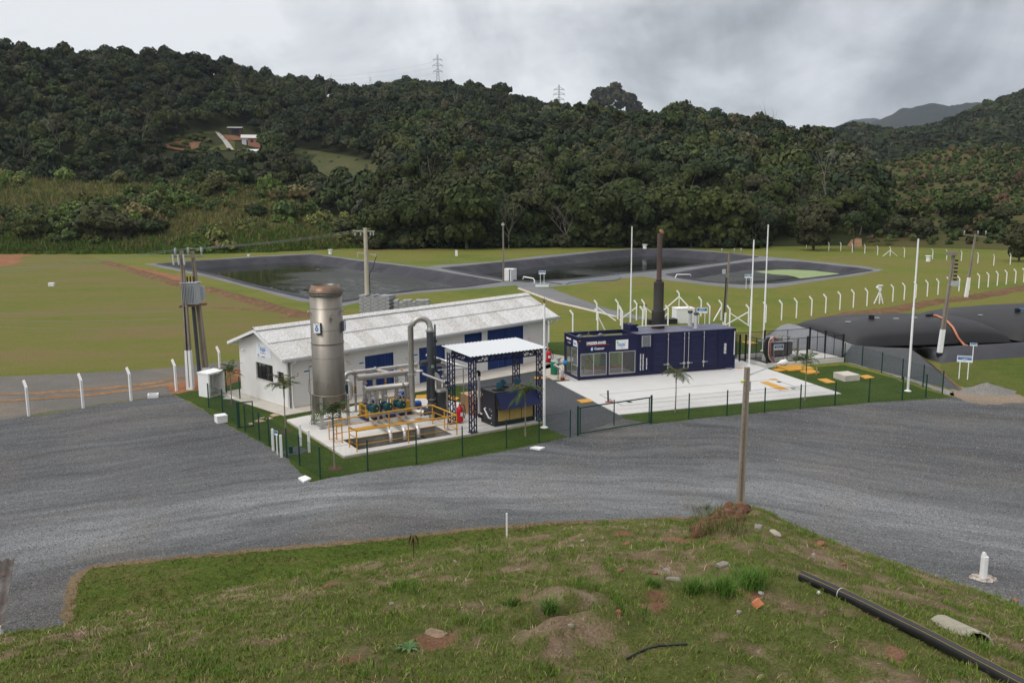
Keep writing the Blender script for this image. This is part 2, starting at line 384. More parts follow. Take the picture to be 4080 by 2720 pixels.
sheet('grass_verge', VERGE, .016, m_verge, step=.2, amp=.12, sc_=2.2, seed=2)
def band(pts, w0, w1):
 a = [Vector(p[:2]) for p in pts]; L = []; Rr = []
 for i, p in enumerate(a):
  t = (a[min(i + 1, len(a) - 1)] - a[max(i - 1, 0)]).normalized(); n_ = Vector((-t.y, t.x))
  L.append(p + n_ * w0); Rr.append(p - n_ * w1)
 return L + Rr[::-1]
m_rim = field_mat('soil_rim', [(.3, (.11, .085, .045)), (.5, (.16, .115, .065)), (.7, (.22, .155, .09))], .6, 3.0)
sheet('soil_rim', band(VERGE[:12], .20, .12), .020, m_rim, step=.15, amp=.16, sc_=2.5, seed=5)
m_red = field_mat('red_soil', [(.3, (.17, .085, .045)), (.5, (.27, .12, .06)), (.7, (.36, .18, .09))], .5, 3.0)
sheet('red_soil', [cl(1290,1160), cl(1480,1090), cl(1700,1040), cl(1900,1010), cl(1900,1110), cl(1700,1170), cl(1500,1190), cl(1350,1215)], .020, m_red, step=.3, amp=.3, sc_=1.2)
sheet('red_soil', [cl(-200,128), cl(0,126), cl(280,124), cl(200,140), cl(120,165), cl(190,180), cl(60,215), cl(-200,235)], .012, m_red, step=1.2, amp=.8, sc_=.35)
sheet('red_soil', [cl(890,205), cl(1000,215), cl(1200,250), cl(1440,300), cl(1445,345), cl(1300,310), cl(1100,262)], .012, m_red, step=.8, amp=.9, sc_=.4)
for q in ([(0,1212),(300,1198),(800,1165),(1200,1120),(1440,1070),(1440,1086),(1200,1140),(800,1185),(300,1216),(0,1226)], [(0,1262),(400,1236),(800,1203),(1200,1150),(1560,1090),(1560,1104),(1200,1170),(800,1222),(400,1256),(0,1278)]):
 sheet('wheel_rut', [cl(x, y) for x, y in q], .022, m_dirt, step=.4, amp=.16, sc_=1.5)
sheet('dirt_patch', [cr_(1780,1150), cr_(1760,1060), cr_(1860,1080), cr_(1960,1120), cr_(2150,1130), cr_(2340,1145), cr_(2400,1200), cr_(2200,1215), cr_(2050,1225), cr_(1900,1200)], .020, gravel_mat('dirty_gravel', (.21, .17, .13), lo=.7, hi=1.4, warm=.9), step=.25, amp=.3, sc_=1.4)
m_meadow = field_mat('meadow_grass', [(.26, (.055, .088, .010)), (.45, (.075, .105, .014)), (.6, (.115, .12, .03)), (.78, (.17, .13, .06))], .12, 1.0)
sheet('meadow', [cr_(1440,770), cr_(1560,850), cr_(1690,900), cr_(1700,960), cr_(1790,1050), cr_(1880,1085), cr_(2100,1120), cr_(2350,1143), cr_(2800,1190), cr_(2800,860), cr_(2352,842), cr_(2000,868), cr_(1690,888), cr_(1520,812)], .008, m_meadow, step=.4, amp=.3, sc_=.8)
sheet('gravel_strip', [cr_(925,872), cr_(1060,880), cr_(1300,950), cr_(1500,1030), cr_(1790,1120), cr_(1800,1165), cr_(1700,1125), cr_(1560,1075), cr_(1380,1015), cr_(1220,960), cr_(1060,918), cr_(960,890)], .020, gravel_mat('loose_gravel', (.26, .245, .225), lo=.6, hi=1.4), step=.3, amp=.2, sc_=1.5)
m_liner = M('pond_liner', (.048, .048, .056), .75, spec=.12, var=.25, scale=.25, c2=(.078, .078, .086), thr=(.52, .75), bump=.35, bscale=.9)
def water_mat(name, c, r0=.05, r1=.3, t=(.42, .6), st=.3):
 m, nt, b = new_mat(name)
 b.inputs['Base Color'].default_value = (*c, 1); b.inputs['IOR'].default_value = 1.33
 n = noise_n(nt, .55, 5, .65, objvec(nt, .5, 1.5, 1, R(-12)), .3); n2 = noise_n(nt, .035, 4, .55, objvec(nt))
 sx_ = nd(nt, 'ShaderNodeSeparateXYZ'); nt.links.new(objvec(nt), sx_.inputs[0]); k = ramp_n(nt, math_n(nt, 'ADD', n2.outputs['Fac'], math_n(nt, 'MULTIPLY_ADD', sx_.outputs['X'], .012 if name == 'pond_water' else 0.0, .40 if name == 'pond_water' else 0.0)), [(t[0], (0, 0, 0)), (t[1], (1, 1, 1))]).outputs['Color']
 nt.links.new(math_n(nt, 'MULTIPLY_ADD', k, r1 - r0, r0), b.inputs['Roughness'])
 bump_n(nt, b, math_n(nt, 'MULTIPLY', n.outputs['Fac'], math_n(nt, 'MULTIPLY_ADD', k, .9, .1)), st, 1.0)
 return m
m_water = [water_mat('pond_water', (.014, .016, .011), .08, .26, (.36, .5), .02), water_mat('pond_water_dark', (.010, .013, .007), .03, .16, (.5, .66), .25), water_mat('pond_water_green', (.016, .020, .011), .08, .3, (.4, .55), .3)]
WZ = [-1.3, -1.45, -1.0]
def inset(poly, d):
 n = len(poly); A = sum(poly[i][0] * poly[(i + 1) % n][1] - poly[(i + 1) % n][0] * poly[i][1] for i in range(n)); sg = 1 if A > 0 else -1
 o = []
 for i in range(n):
  a, b, c = Vector(poly[i - 1][:2]), Vector(poly[i][:2]), Vector(poly[(i + 1) % n][:2])
  t1, t2 = (b - a).normalized(), (c - b).normalized(); n1_, n2_ = Vector((-t1.y, t1.x)) * sg, Vector((-t2.y, t2.x)) * sg
  m_ = (n1_ + n2_); m_ = m_.normalized() / max(.45, m_.normalized().dot(n1_))
  o.append(b + m_ * d)
 return o
for k, L in enumerate(LAGS):
 ring = ragged(L, 2.2, 0); n = len(ring); b = MB()
 rows = []
 for dd, z in ((-.9, .05), (-.45, .16), (0, .14), (.5, -.12), (1.4, -.72), (2.3, -1.3), (3.1, -1.84), (4.2, -2.5)):
  rr = ragged(inset(L, dd), 2.2, 0)
  rr = [Vector(p) for p in rr]
  m_ = len(rr)
  rows.append([(rr[int(i * m_ / n) % m_].x, rr[int(i * m_ / n) % m_].y, z + (.05 * noise.noise(Vector((i * .9, dd, k))) if dd > -.5 else 0)) for i in range(n)])
 for q in rows: q.append(q[0])
 b.grid(rows, 0, True)
 o = b.build('pond_liner', m_liner); tag(o, kind='structure')
 pw = [(p.x, p.y) for p in inset(L, .45 - WZ[k] * 1.5)]
 if k: sheet('pond_water', [Vector(p) for p in pw], WZ[k], m_water[k], amp=0); continue
 xs = np.arange(min(p[0] for p in pw), max(p[0] for p in pw), .22); ys = np.arange(min(p[1] for p in pw), max(p[1] for p in pw), .22)
 X, Y = np.meshgrid(xs, ys, indexing='ij'); g = np.random.default_rng(3); Hh = np.zeros_like(X)
 for i in range(26):
  a = g.normal(1.2, .7); wl = g.uniform(.7, 2.6); Hh += wl * np.sin((X * math.cos(a) + Y * math.sin(a)) * 2 * PI / wl + g.uniform(0, 6.28))
 mk = np.clip((X + 46 + 9 * np.sin(Y * .11) + 5 * np.sin(X * .23 + Y * .31)) / 16, 0.02, 1) * (.75 + .25 * np.sin(X * .35 + Y * .2))
 Z = WZ[0] + Hh * .0030 * mk
 ins = np.zeros(X.shape, bool)
 for i in range(len(pw)):
  (xi, yi), (xj, yj) = pw[i], pw[i - 1]; c_ = ((yi > Y) != (yj > Y)) & (X < (xj - xi) * (Y - yi) / ((yj - yi) + 1e-12) + xi); ins ^= c_
 n1_, n2_ = X.shape; I, J = np.nonzero(ins[:-1, :-1] & ins[1:, 1:]); idx = lambda a, b: a * n2_ + b
 q = np.stack([idx(I, J), idx(I + 1, J), idx(I + 1, J + 1), idx(I, J + 1)], 1).astype(np.int32)
 o = np_mesh('pond_water', np.stack([X, Y, Z], 2).reshape(-1, 3), q, m_water[0], smooth=True); o['kind'] = 'structure'
m_algae = M('algae', (.235, .30, .13), .85, var=.1, scale=.3)
ALG = [cl3(380,776,-.98), cl3(640,757,-.98), cl3(850,753,-.98), cl3(1180,768,-.98), cl3(1420,795,-.98), cl3(1540,818,-.98), cl3(1300,850,-.98), cl3(1090,876,-.98), cl3(960,868,-.98), cl3(800,828,-.98), cl3(600,815,-.98), cl3(430,792,-.98)]
tag(sheet('algae', ALG, -.98, m_algae, kind='stuff', step=1.2, amp=.35, sc_=.4))
def bank(name, pts, wd, h, m, kind='structure', seed=0):
 pts = [Vector(p) for p in pts]; Q = []
 for i in range(len(pts) - 1):
  k = max(1, int((pts[i + 1] - pts[i]).length / 1.0))
  Q += [pts[i].lerp(pts[i + 1], j / k) for j in range(k)]
 Q.append(pts[-1]); rows = []
 for i, p in enumerate(Q):
  t = (Q[min(i + 1, len(Q) - 1)] - Q[max(i - 1, 0)]).normalized(); nn = Vector((-t.y, t.x, 0)); r_ = []
  e = min(1, i / 3, (len(Q) - 1 - i) / 3)
  for q in (-1, -.7, -.4, -.1, .2, .55, 1):
   ww = wd * (1 + .45 * noise.noise(Vector((p.x * .35, p.y * .35, seed + q))))
   z = h * (1 - q * q) * (.65 + .7 * noise.noise(Vector((p.x * .9, p.y * .9, seed + q * 3)))) * e
   r_.append(p + nn * ww * q * .5 + Vector((0, 0, max(-.02, z) + .003)))
  rows.append(r_)
 o = MB().grid(rows, 0, True).build(name, m); o['kind'] = kind
 return o
m_soil = field_mat('turned_soil', [(.3, (.10, .06, .035)), (.5, (.16, .095, .05)), (.7, (.24, .14, .075))], .6, 2.2)
bank('earth_bank', [cl(815,182), cl(1000,240), cl(1200,300), cl(1445,372), cb(480,452), cb(700,500), cb(900,560), cb(1130,630), cb(1330,680), cb(1450,705)], 2.6, .45, m_soil)
bank('earth_bank', [cb(560,612), cb(760,628), cb(960,648), cb(1130,655)], .9, .15, m_soil, seed=3)
bank('earth_bank', [cb(1130,712), cb(1240,700), cb(1340,706)], 1.2, .2, m_soil, seed=5)
bank('earth_bank', [cr_(830,540), cr_(1000,500), cr_(1250,480), cr_(1500,432), cr_(1750,390), cr_(1900,378), cr_(2150,330), cr_(2352,290), cr_(2700,235)], 2.8, .4, m_soil, seed=7)
def elev_az(x, y):
 d = ray(x * S, y * S); return math.atan2(d.x, d.y), d.z / math.hypot(d.x, d.y)
EDGE = [(-500,583),(0,583),(450,583),(600,580),(700,575),(800,571),(900,567)]
class Hill:
 def __init__(s, name, crest, foot, treeh, rough, k=1.0, back=.25):
  s.name = name; s.k = k; s.rough = rough; s.back = back
  a = [(*elev_az(x, y), D) for x, y, D in crest]
  s.az = np.array([q[0] for q in a]); s.dr = np.array([q[2] for q in a]); s.zr = np.array([CAMH + q[1] * q[2] - treeh for q in a])
  f_ = [(elev_az(x, 500)[0], D) for x, D in foot]; s.faz = np.array([q[0] for q in f_]); s.fd = np.array([q[1] for q in f_])
 def h(s, az, d):
  dr = np.interp(az, s.az, s.dr); zr = np.interp(az, s.az, s.zr); df = np.interp(az, s.faz, s.fd)
  t = (d - df) / np.maximum(dr - df, 1.0)
  z = np.where(t < 1, np.clip(t, 0, 1) ** s.k * zr, zr * (1 - s.back * np.clip(t - 1, 0, 3) ** 1.3))
  return np.where(t <= 0, -3.0, z)
H_MAIN = Hill('main_hill', [(-500,60,500),(0,88,500),(60,100,505),(130,112,510),(200,118,520),(330,115,540),(430,122,560),(520,140,580),(600,160,600),(680,180,620),(760,187,640),(830,202,650),(900,187,650),(960,182,640),(1010,183,630),(1080,190,610),(1150,208,590),(1200,222,570),(1260,236,540),(1330,243,500),(1400,248,460),(1500,252,430),(1570,250,420),(1640,260,410),(1720,267,400),(1780,280,390),(1850,292,370),(1900,318,350),(1950,348,330),(2000,385,310),(2060,430,300),(2150,480,300),(2300,520,300)],
    [(-500,330),(0,330),(600,330),(760,300),(900,232),(1300,228),(1700,232),(1850,240),(2000,250),(2300,290)], 9.8, 3.0, .92)
H_SCRUB = Hill('scrub_hill', [(-500,398,330),(0,400,325),(150,408,315),(300,404,305),(400,412,300),(500,405,295),(600,412,290),(680,440,283),(760,480,272),(830,525,258),(860,556,250),(900,566,246)],
    [(q, math.hypot(*F(q, y_)[:2])) for q, y_ in EDGE], 2.4, 3.2, .8, .6)
H_RIGHT = Hill('right_hill', [(1900,470,330),(1950,430,350),(2000,392,390),(2040,360,430),(2100,345,450),(2200,330,455),(2352,322,455),(2800,290,455)],
    [(1900,262),(2000,245),(2200,240),(2352,235),(2800,230)], 3.2, 2.0, 1.0)
H_FAR = Hill('distant_hill', [(1700,360,1000),(1800,325,1000),(1870,302,1000),(1910,296,1000),(1950,291,1000),(2050,298,1000),(2100,294,1000),(2150,287,1010),(2200,271,1030),(2260,243,1060),(2352,214,1100),(2800,150,1150)], [(1700,520),(2800,520)], 9, 4, 1.0)
H_MT = Hill('far_mountain', [(1800,330,3300),(1930,318,3300),(1975,300,3300),(2005,282,3300),(2030,269,3300),(2065,256,3300),(2100,246,3300),(2130,240,3350),(2150,239,3400),(2175,243,3400),(2215,238,3500),(2260,239,3500),(2320,252,3500),(2500,285,3500),(2900,300,3500)], [(1800,1500),(2900,1500)], 0, 10, 1.1)
H_MT2 = Hill('farthest_mountain', [(1700,330,5200),(1880,305,5200),(1915,294,5200),(1940,283,5200),(1960,276,5200),(1985,272,5200),(2012,272,5200),(2040,282,5200),(2100,300,5200),(2900,310,5200)], [(1700,3600),(2900,3600)], 0, 8, 1.0)
HILLS = [H_MAIN, H_SCRUB, H_RIGHT, H_FAR]
def hill_mesh(H, a0, a1, na, nr, m, d1=1.5):
 azs = np.linspace(elev_az(a0, 500)[0], elev_az(a1, 500)[0], na)
 V = []
 for az in azs:
  df = float(np.interp(az, H.faz, H.fd)); dr = float(np.interp(az, H.az, H.dr))
  for t in np.sort(np.append(np.linspace(-.03, d1, nr - 1), 1.0)):
   d = df + (dr - df) * t; x, y = d * math.sin(az), d * math.cos(az)
   z = float(H.h(az, d));
   if t > 0: z += H.rough * noise.noise(Vector((x / 38, y / 38, 1.7))) * min(1, t * 4)
   V.append((x, y, max(z, -3.0)))
 q = np.array([(i * nr + j, (i + 1) * nr + j, (i + 1) * nr + j + 1, i * nr + j + 1) for i in range(na - 1) for j in range(nr - 1)], np.int32)
 o = np_mesh(H.name, np.array(V), q, m, smooth=True); o['kind'] = 'structure'
 return o
def terr(x, y):
 az, d = math.atan2(x, y), math.hypot(x, y); best = 0.0; who = None
 for H in HILLS:
  if az < H.az[0] - .02 or az > H.az[-1] + .02: continue
  z = float(H.h(az, d))
  if z > -2.9: z += H.rough * noise.noise(Vector((x / 38, y / 38, 1.7))) * .9
  if z > best: best, who = z, H
 return best, who
def hit(x, y, d0=200, d1=1300, step=2.0):
 """first hillside point seen at a (2352-scale) photograph pixel"""
 r_ = ray(x * S, y * S); hl = math.hypot(r_.x, r_.y); r_ = r_ / hl; d = d0
 while d < d1:
  p = Vector((0, 0, CAMH)) + r_ * d
  z, w_ = terr(p.x, p.y)
  if p.z <= z: return Vector((p.x, p.y, z))
  d += step
 return Vector((r_.x * d1, r_.y * d1, 0))
m_forestfloor = field_mat('forest_floor', [(.3, (.022, .030, .012)), (.5, (.035, .042, .016)), (.7, (.05, .05, .022))], .05, .3)
m_scrubground = field_mat('scrub_ground', [(.26, (.050, .072, .016)), (.45, (.075, .088, .022)), (.6, (.11, .095, .034)), (.8, (.17, .125, .055))], .05, .35)
m_rightground = field_mat('orchard_ground', [(.26, (.048, .062, .016)), (.45, (.070, .072, .022)), (.62, (.10, .075, .032)), (.8, (.125, .08, .04))], .04, .3)
m_mtn = field_mat('mountain_forest', [(.3, (.020, .027, .026)), (.5, (.028, .036, .034)), (.7, (.038, .044, .040))], .012, .06, bump=1.0)
hill_mesh(H_MAIN, -450, 2250, 150, 46, m_forestfloor, 1.25)
hill_mesh(H_SCRUB, -450, 895, 110, 30, m_scrubground, 1.35)
hill_mesh(H_RIGHT, 1905, 2780, 60, 34, m_rightground, 1.3)
hill_mesh(H_FAR, 1720, 2780, 70, 26, m_mtn, 1.4)
hill_mesh(H_MT, 1810, 2880, 160, 20, m_mtn, 1.6)
hill_mesh(H_MT2, 1720, 2880, 120, 10, m_mtn, 1.4)
def pebbles(name, poly, n, s0, s1, cols, z, hole=None):
 g = np.random.default_rng(5); xs = [p[0] for p in poly]; ys = [p[1] for p in poly]; P_ = []
 pl_ = [(p[0], p[1]) for p in poly]
 VG_ = [(p[0], p[1]) for p in VERGE]
 while len(P_) < n:
  y = 22 + (80 - 22) * rnd.random() ** 1.35; x = y * rnd.uniform(-.66, .66)
  if poly_in((x, y), pl_) and not poly_in((x, y), VG_): P_.append((x, y, z))
 c = np.array(P_); s = g.uniform(s0, s1, n)[:, None, None]; a = g.uniform(0, 6.28, n)
 base = np.array([(1, 0, 0), (-.5, .87, 0), (-.5, -.87, 0), (.1, .1, .9)]) * np.array([1, .75, .7])
 v = base[None] * s * g.uniform(.6, 1.3, (n, 4, 1)); ca, sa = np.cos(a)[:, None], np.sin(a)[:, None]
 v = np.stack([v[..., 0] * ca - v[..., 1] * sa, v[..., 0] * sa + v[..., 1] * ca, v[..., 2]], 2) + c[:, None]
 f = (np.arange(n)[:, None, None] * 4 + np.array([(0, 1, 3), (1, 2, 3), (2, 0, 3)])[None]).reshape(-1, 3).astype(np.int32)
 cols = np.array(cols); C = np.repeat(cols[g.integers(len(cols), size=n)] * g.uniform(.7, 1.3, (n, 1)), 4, 0)
 o = np_mesh(name, v.reshape(-1, 3), f, PEB, cols=C.astype(np.float32)); o['kind'] = 'stuff'
PEB, _nt, _b = new_mat('loose_stones'); _at = nd(_nt, 'ShaderNodeVertexColor', layer_name='Col'); _nt.links.new(_at.outputs['Color'], _b.inputs['Base Color']); _b.inputs['Roughness'].default_value = .85
pebbles('loose_gravel', GRAV, 130000, .012, .034, [(.07, .072, .075), (.10, .102, .105), (.14, .142, .145), (.19, .19, .19), (.29, .285, .275), (.17, .14, .11), (.05, .05, .053)], .012)
rng = np.random.default_rng(11)
def unit(n, up=None, low=-1.0):
 z = rng.uniform(low, 1, n); a = rng.uniform(0, 2 * PI, n); r = np.sqrt(1 - z * z)
 return np.stack([r * np.cos(a), r * np.sin(a), z], 1)
def leaf_quads(c, nrm, size, aspect=1.0):
 n = len(c)
 t = np.cross(nrm, unit(n)); t /= np.linalg.norm(t, axis=1, keepdims=True) + 1e-9
 b = np.cross(nrm, t)
 s = (size * rng.uniform(.6, 1.3, n))[:, None]
 v = np.stack([c - t * s - b * s * aspect, c + t * s * .8 - b * s * aspect * .9, c + t * s + b * s * aspect, c - t * s * .85 + b * s * aspect * 1.05], 1).reshape(-1, 3)
 return v, np.arange(4 * n, dtype=np.int32).reshape(-1, 4)
def lobes_dome(nl, flat, seed, spread=.56):
 r = np.random.default_rng(seed); L = [(0, 0, .62 * flat + .25, .62)]
 for i in range(nl):
  a = 2 * PI * i / nl + r.uniform(-.35, .35); q = r.uniform(.75, 1.1) * spread
  L.append((q * math.cos(a), q * math.sin(a), r.uniform(.25, .85) * flat + .12, r.uniform(.30, .46)))
 return L
def crown(lobes, nq, size, flat=.85, low=-.45, core=.80, jit=.55, droop=0.0):
 """leaf clusters on a set of lobes, with a darker solid heart; returns verts, quads, per-vertex tone"""
 A = np.array(lobes); wgt = A[:, 3] ** 2; wgt /= wgt.sum()
 k = rng.choice(len(A), nq, p=wgt); d = unit(nq, low=low)
 c = A[k, :3] + d * (A[k, 3] * rng.uniform(.86, 1.07, nq))[:, None] * np.array([1, 1, flat])
 inside = np.zeros(nq, bool)
 for j in range(len(A)):
  q = (c - A[j, :3]) / np.array([1, 1, flat]); inside |= (np.linalg.norm(q, axis=1) < A[j, 3] * .82) & (k != j)
 c, d, k = c[~inside], d[~inside], k[~inside]
 nrm = d + unit(len(c)) * jit; nrm /= np.linalg.norm(nrm, axis=1, keepdims=True)
 v, f = leaf_quads(c, nrm, size)
 lt = rng.uniform(.86, 1.14, len(A))
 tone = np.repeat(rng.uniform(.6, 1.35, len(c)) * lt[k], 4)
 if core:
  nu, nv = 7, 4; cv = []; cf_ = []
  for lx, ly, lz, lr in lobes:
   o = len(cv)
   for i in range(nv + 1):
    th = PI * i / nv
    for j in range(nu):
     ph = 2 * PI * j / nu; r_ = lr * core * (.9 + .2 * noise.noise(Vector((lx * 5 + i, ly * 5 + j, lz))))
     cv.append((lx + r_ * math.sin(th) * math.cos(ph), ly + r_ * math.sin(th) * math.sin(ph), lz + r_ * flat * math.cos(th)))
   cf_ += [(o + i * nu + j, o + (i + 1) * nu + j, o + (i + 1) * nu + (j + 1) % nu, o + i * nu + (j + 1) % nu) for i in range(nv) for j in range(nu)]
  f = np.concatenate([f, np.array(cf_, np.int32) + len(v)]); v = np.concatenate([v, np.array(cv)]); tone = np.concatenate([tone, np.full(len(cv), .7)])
 return v, f, tone
def leaf_mat(name, obj_random=True, tint=(1, 1, 1), var=.35):
 m, nt, b = new_mat(name)
 at = nd(nt, 'ShaderNodeVertexColor', layer_name='Col'); o = at.outputs['Color']
 if obj_random:
  oi = nd(nt, 'ShaderNodeObjectInfo')
  r_ = ramp_n(nt, oi.outputs['Random'], [(0, (.030, .042, .013)), (.2, (.042, .056, .014)), (.4, (.028, .042, .016)), (.55, (.058, .070, .018)), (.7, (.042, .046, .020)), (.85, (.034, .052, .012)), (1, (.054, .052, .025))])
  r_.color_ramp.interpolation = 'CONSTANT' if False else 'LINEAR'
  o = mix_n(nt, r_.outputs['Color'], o, 1.0, 'MULTIPLY')
 if tint != (1, 1, 1): o = mix_n(nt, o, tint, 1.0, 'MULTIPLY')
 nt.links.new(o, b.inputs['Base Color']); b.inputs['Roughness'].default_value = .7; b.inputs['Specular IOR Level'].default_value = .12
 return m
m_leaf = leaf_mat('tree_leaves'); m_leafplain = leaf_mat('forest_leaves', False)
m_bark = M('bark', (.13, .105, .08), .9, var=.3, scale=4, bump=.4); m_palebark = M('pale_bark', (.20, .18, .15), .9, var=.25, scale=4)
def limbs(b, p0, d, L, r, depth, rr, spread=.55, nsub=3, up=.25, n=6):
 pts = [Vector(p0)]; dd = Vector(d).normalized(); k = 4
 for i in range(k):
  dd = (dd + Vector((rr.uniform(-1, 1), rr.uniform(-1, 1), rr.uniform(-.3, 1) * .5)) * .14 + Vector((0, 0, up * .1))).normalized()
  pts.append(pts[-1] + dd * L / k)
 b.tube(pts, [r * (1 - .45 * i / k) for i in range(k + 1)], n if depth > 1 else 4, 0)
 if depth > 0:
  for j in range(nsub):
   i = rr.choice([2, 3, 4] if j else [4])
   a = rr.uniform(0, 2 * PI); s_ = Vector((math.cos(a), math.sin(a), rr.uniform(.0, .7)))
   limbs(b, pts[i], dd * (1 - spread) + s_ * spread, L * rr.uniform(.55, .78), r * .5, depth - 1, rr, spread, nsub, up, n)
def np_me(name, v, f, tone, rgb=(1, 1, 1), sc_=1.0, m=None):
 o = np_mesh(name, v * sc_, f, m, cols=np.outer(tone, np.array(rgb)).astype(np.float32))
 return o
TREE_KINDS = []
def make_tree(kind, seed):
 rr = random.Random(seed); root = thing('tree', None, None); b = MB()
 if kind == 'dome':       # broad rounded crown with foliage near the ground
  v, f, t = crown(lobes_dome(9, 1.05, seed) + [(.30 * math.cos(a), .30 * math.sin(a), -.05, .40) for a in (0, 2.1, 4.2)], 3400, .062, .95, -.7, .8)
  v = v * 5.2; v[:, 2] += 3.0; limbs(b, (0, 0, -.3), (0, 0, 1), 5.5, .34, 1, rr)
 elif kind == 'umbrella':   # flat-topped layered crown on a visible stem
  v, f, t = crown(lobes_dome(11, .55, seed, .62), 3000, .056, .62, -.3, .74)
  v = v * 5.6; v[:, 2] += 7.2; limbs(b, (0, 0, -.3), (0, 0, 1), 7.6, .26, 2, rr, .6)
 elif kind == 'tall':      # slender, irregular
  L = [(rr.uniform(-.22, .22), rr.uniform(-.22, .22), z, rr.uniform(.24, .4)) for z in (.0, .3, .6, .9, 1.2, 1.5, 1.75)] + [(rr.uniform(-.4, .4), rr.uniform(-.4, .4), rr.uniform(.3, 1.4), .26) for _ in range(4)]
  v, f, t = crown(L, 2600, .06, 1.0, -.8, .62); v = v * 4.6; v[:, 2] += 6.0; limbs(b, (0, 0, -.3), (0, 0, 1), 9.0, .24, 1, rr, .4)
 elif kind == 'eucalyptus':   # open crown of drooping masses, sky shows between them
  L = [(.66 * q * math.cos(a), .66 * q * math.sin(a), 1.0 - .6 * q * q + rr.uniform(-.2, .2), rr.uniform(.13, .22)) for q, a in [(math.sqrt((i + .5) / 15), i * 2.4 + rr.uniform(-.4, .4)) for i in range(15)]] + [(rr.uniform(-.4, .4), rr.uniform(-.4, .4), rr.uniform(-1.6, .2), rr.uniform(.14, .24)) for _ in range(10)]
  v, f, t = crown(L, 2300, .062, .9, -1, .4, .9); v = v * 4.6; v[:, 2] += 14.5; limbs(b, (0, 0, -.3), (0, 0, 1), 13.0, .28, 0, rr, .6, 5, .0)
 elif kind == 'shrub':
  v, f, t = crown(lobes_dome(6, .8, seed, .6) + [(0, 0, .05, .5)], 1300, .085, .8, -.6, .72); v = v * 2.0; v[:, 2] += .2; limbs(b, (0, 0, -.2), (0, 0, 1), 1.2, .07, 1, rr)
 b.build('trunk', m_palebark if kind == 'eucalyptus' else m_bark, root)
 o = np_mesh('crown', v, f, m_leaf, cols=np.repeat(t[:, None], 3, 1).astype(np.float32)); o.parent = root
 return root
PROTO = {k: [make_tree(k, 40 + 7 * i + j) for j in range(n)] for i, (k, n) in enumerate((('dome', 5), ('umbrella', 4), ('tall', 3), ('eucalyptus', 2), ('shrub', 4)))}
USED = set()
NAMES = {'dome': 'broadleaf_tree', 'umbrella': 'umbrella_tree', 'tall': 'slender_tree', 'eucalyptus': 'eucalyptus_tree', 'shrub': 'shrub'}
def plant(kind, p, sc_, label, cat='tree', group=None, rz=None, sz=1.0):
 pr = rnd.choice(PROTO[kind])
 o = pr if pr.name not in USED else copy_tree(pr)
 if pr.name not in USED:
  USED.add(pr.name)
 o.name = NAMES[kind]; USED.add(o.name) if o is pr else None
 o.location = p; o.scale = (sc_, sc_, sc_ * sz); o.rotation_euler = (0, 0, rnd.uniform(0, 6.28) if rz is None else rz)
 for k in ('label', 'category', 'group'):
  if k in o: del o[k]
 return tag(o, label, cat, group)
CLEAR1 = [(352,336),(400,322),(450,304),(500,299),(560,297),(612,306),(614,338),(590,352),(560,356),(520,352),(470,356),(400,358),(355,350)]
CLEAR2 = [(650,336),(740,350),(820,362),(880,378),(884,396),(845,412),(780,420),(745,408),(720,392),(680,372)]
def p2(p):
 a, b_ = pix(p); return a / S, b_ / S
def blocked(p, h):
 for k in (0.05, .55, 1.0):
  q = p2((p[0], p[1], p[2] + h * k))
  if poly_in(q, CLEAR1) or poly_in(q, CLEAR2): return True
 return False
TPL = []
for i in range(7):
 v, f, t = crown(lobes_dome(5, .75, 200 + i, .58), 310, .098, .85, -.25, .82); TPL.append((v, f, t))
TPLS = []
for i in range(5):
 v, f, t = crown(lobes_dome(5, .7, 400 + i, .6), 330, .088, .8, -.3, .74); TPLS.append((v, f, t))
TPLB = []
for i in range(5):
 v, f, t = crown(lobes_dome(3, .7, 300 + i, .5), 60, .26, .85, -.15, .85); TPLB.append((v, f, t))
PAL = .74 * np.array([(.040, .055, .018), (.054, .068, .020), (.034, .050, .022), (.068, .078, .024), (.056, .060, .028), (.042, .062, .016), (.075, .070, .034), (.095, .105, .06), (.030, .044, .020)])
PALW = np.array([4, 4, 4, 2.2, 3, 3, 1.0, .35, 4]); PALW /= PALW.sum()
def forest_mesh(name, items, tpl, label=None, pal=PAL, palw=PALW):
 V, Fc, C, o = [], [], [], 0
 for (x, y, z, r_, hz) in items:
  v, f, t = tpl[rng.integers(len(tpl))]
  a = rng.uniform(0, 2 * PI); c, s_ = math.cos(a), math.sin(a)
  q = np.stack([(v[:, 0] * c - v[:, 1] * s_) * r_ + x, (v[:, 0] * s_ + v[:, 1] * c) * r_ + y, v[:, 2] * r_ * hz + z], 1)
  V.append(q); Fc.append(f + o); o += len(v)
  pt = 1 + .9 * noise.noise(Vector((x * .022, y * .022, 3.3))); C.append(np.outer(t, pal[rng.choice(len(pal), p=palw)] * rng.uniform(.82, 1.2) * pt))
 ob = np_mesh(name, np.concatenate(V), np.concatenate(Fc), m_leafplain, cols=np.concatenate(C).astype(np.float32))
 return tag(ob, label, None, None, 'stuff')
AZ0, AZ1 = elev_az(-70, 500)[0], elev_az(2420, 500)[0]
cand = []
d = 232.0
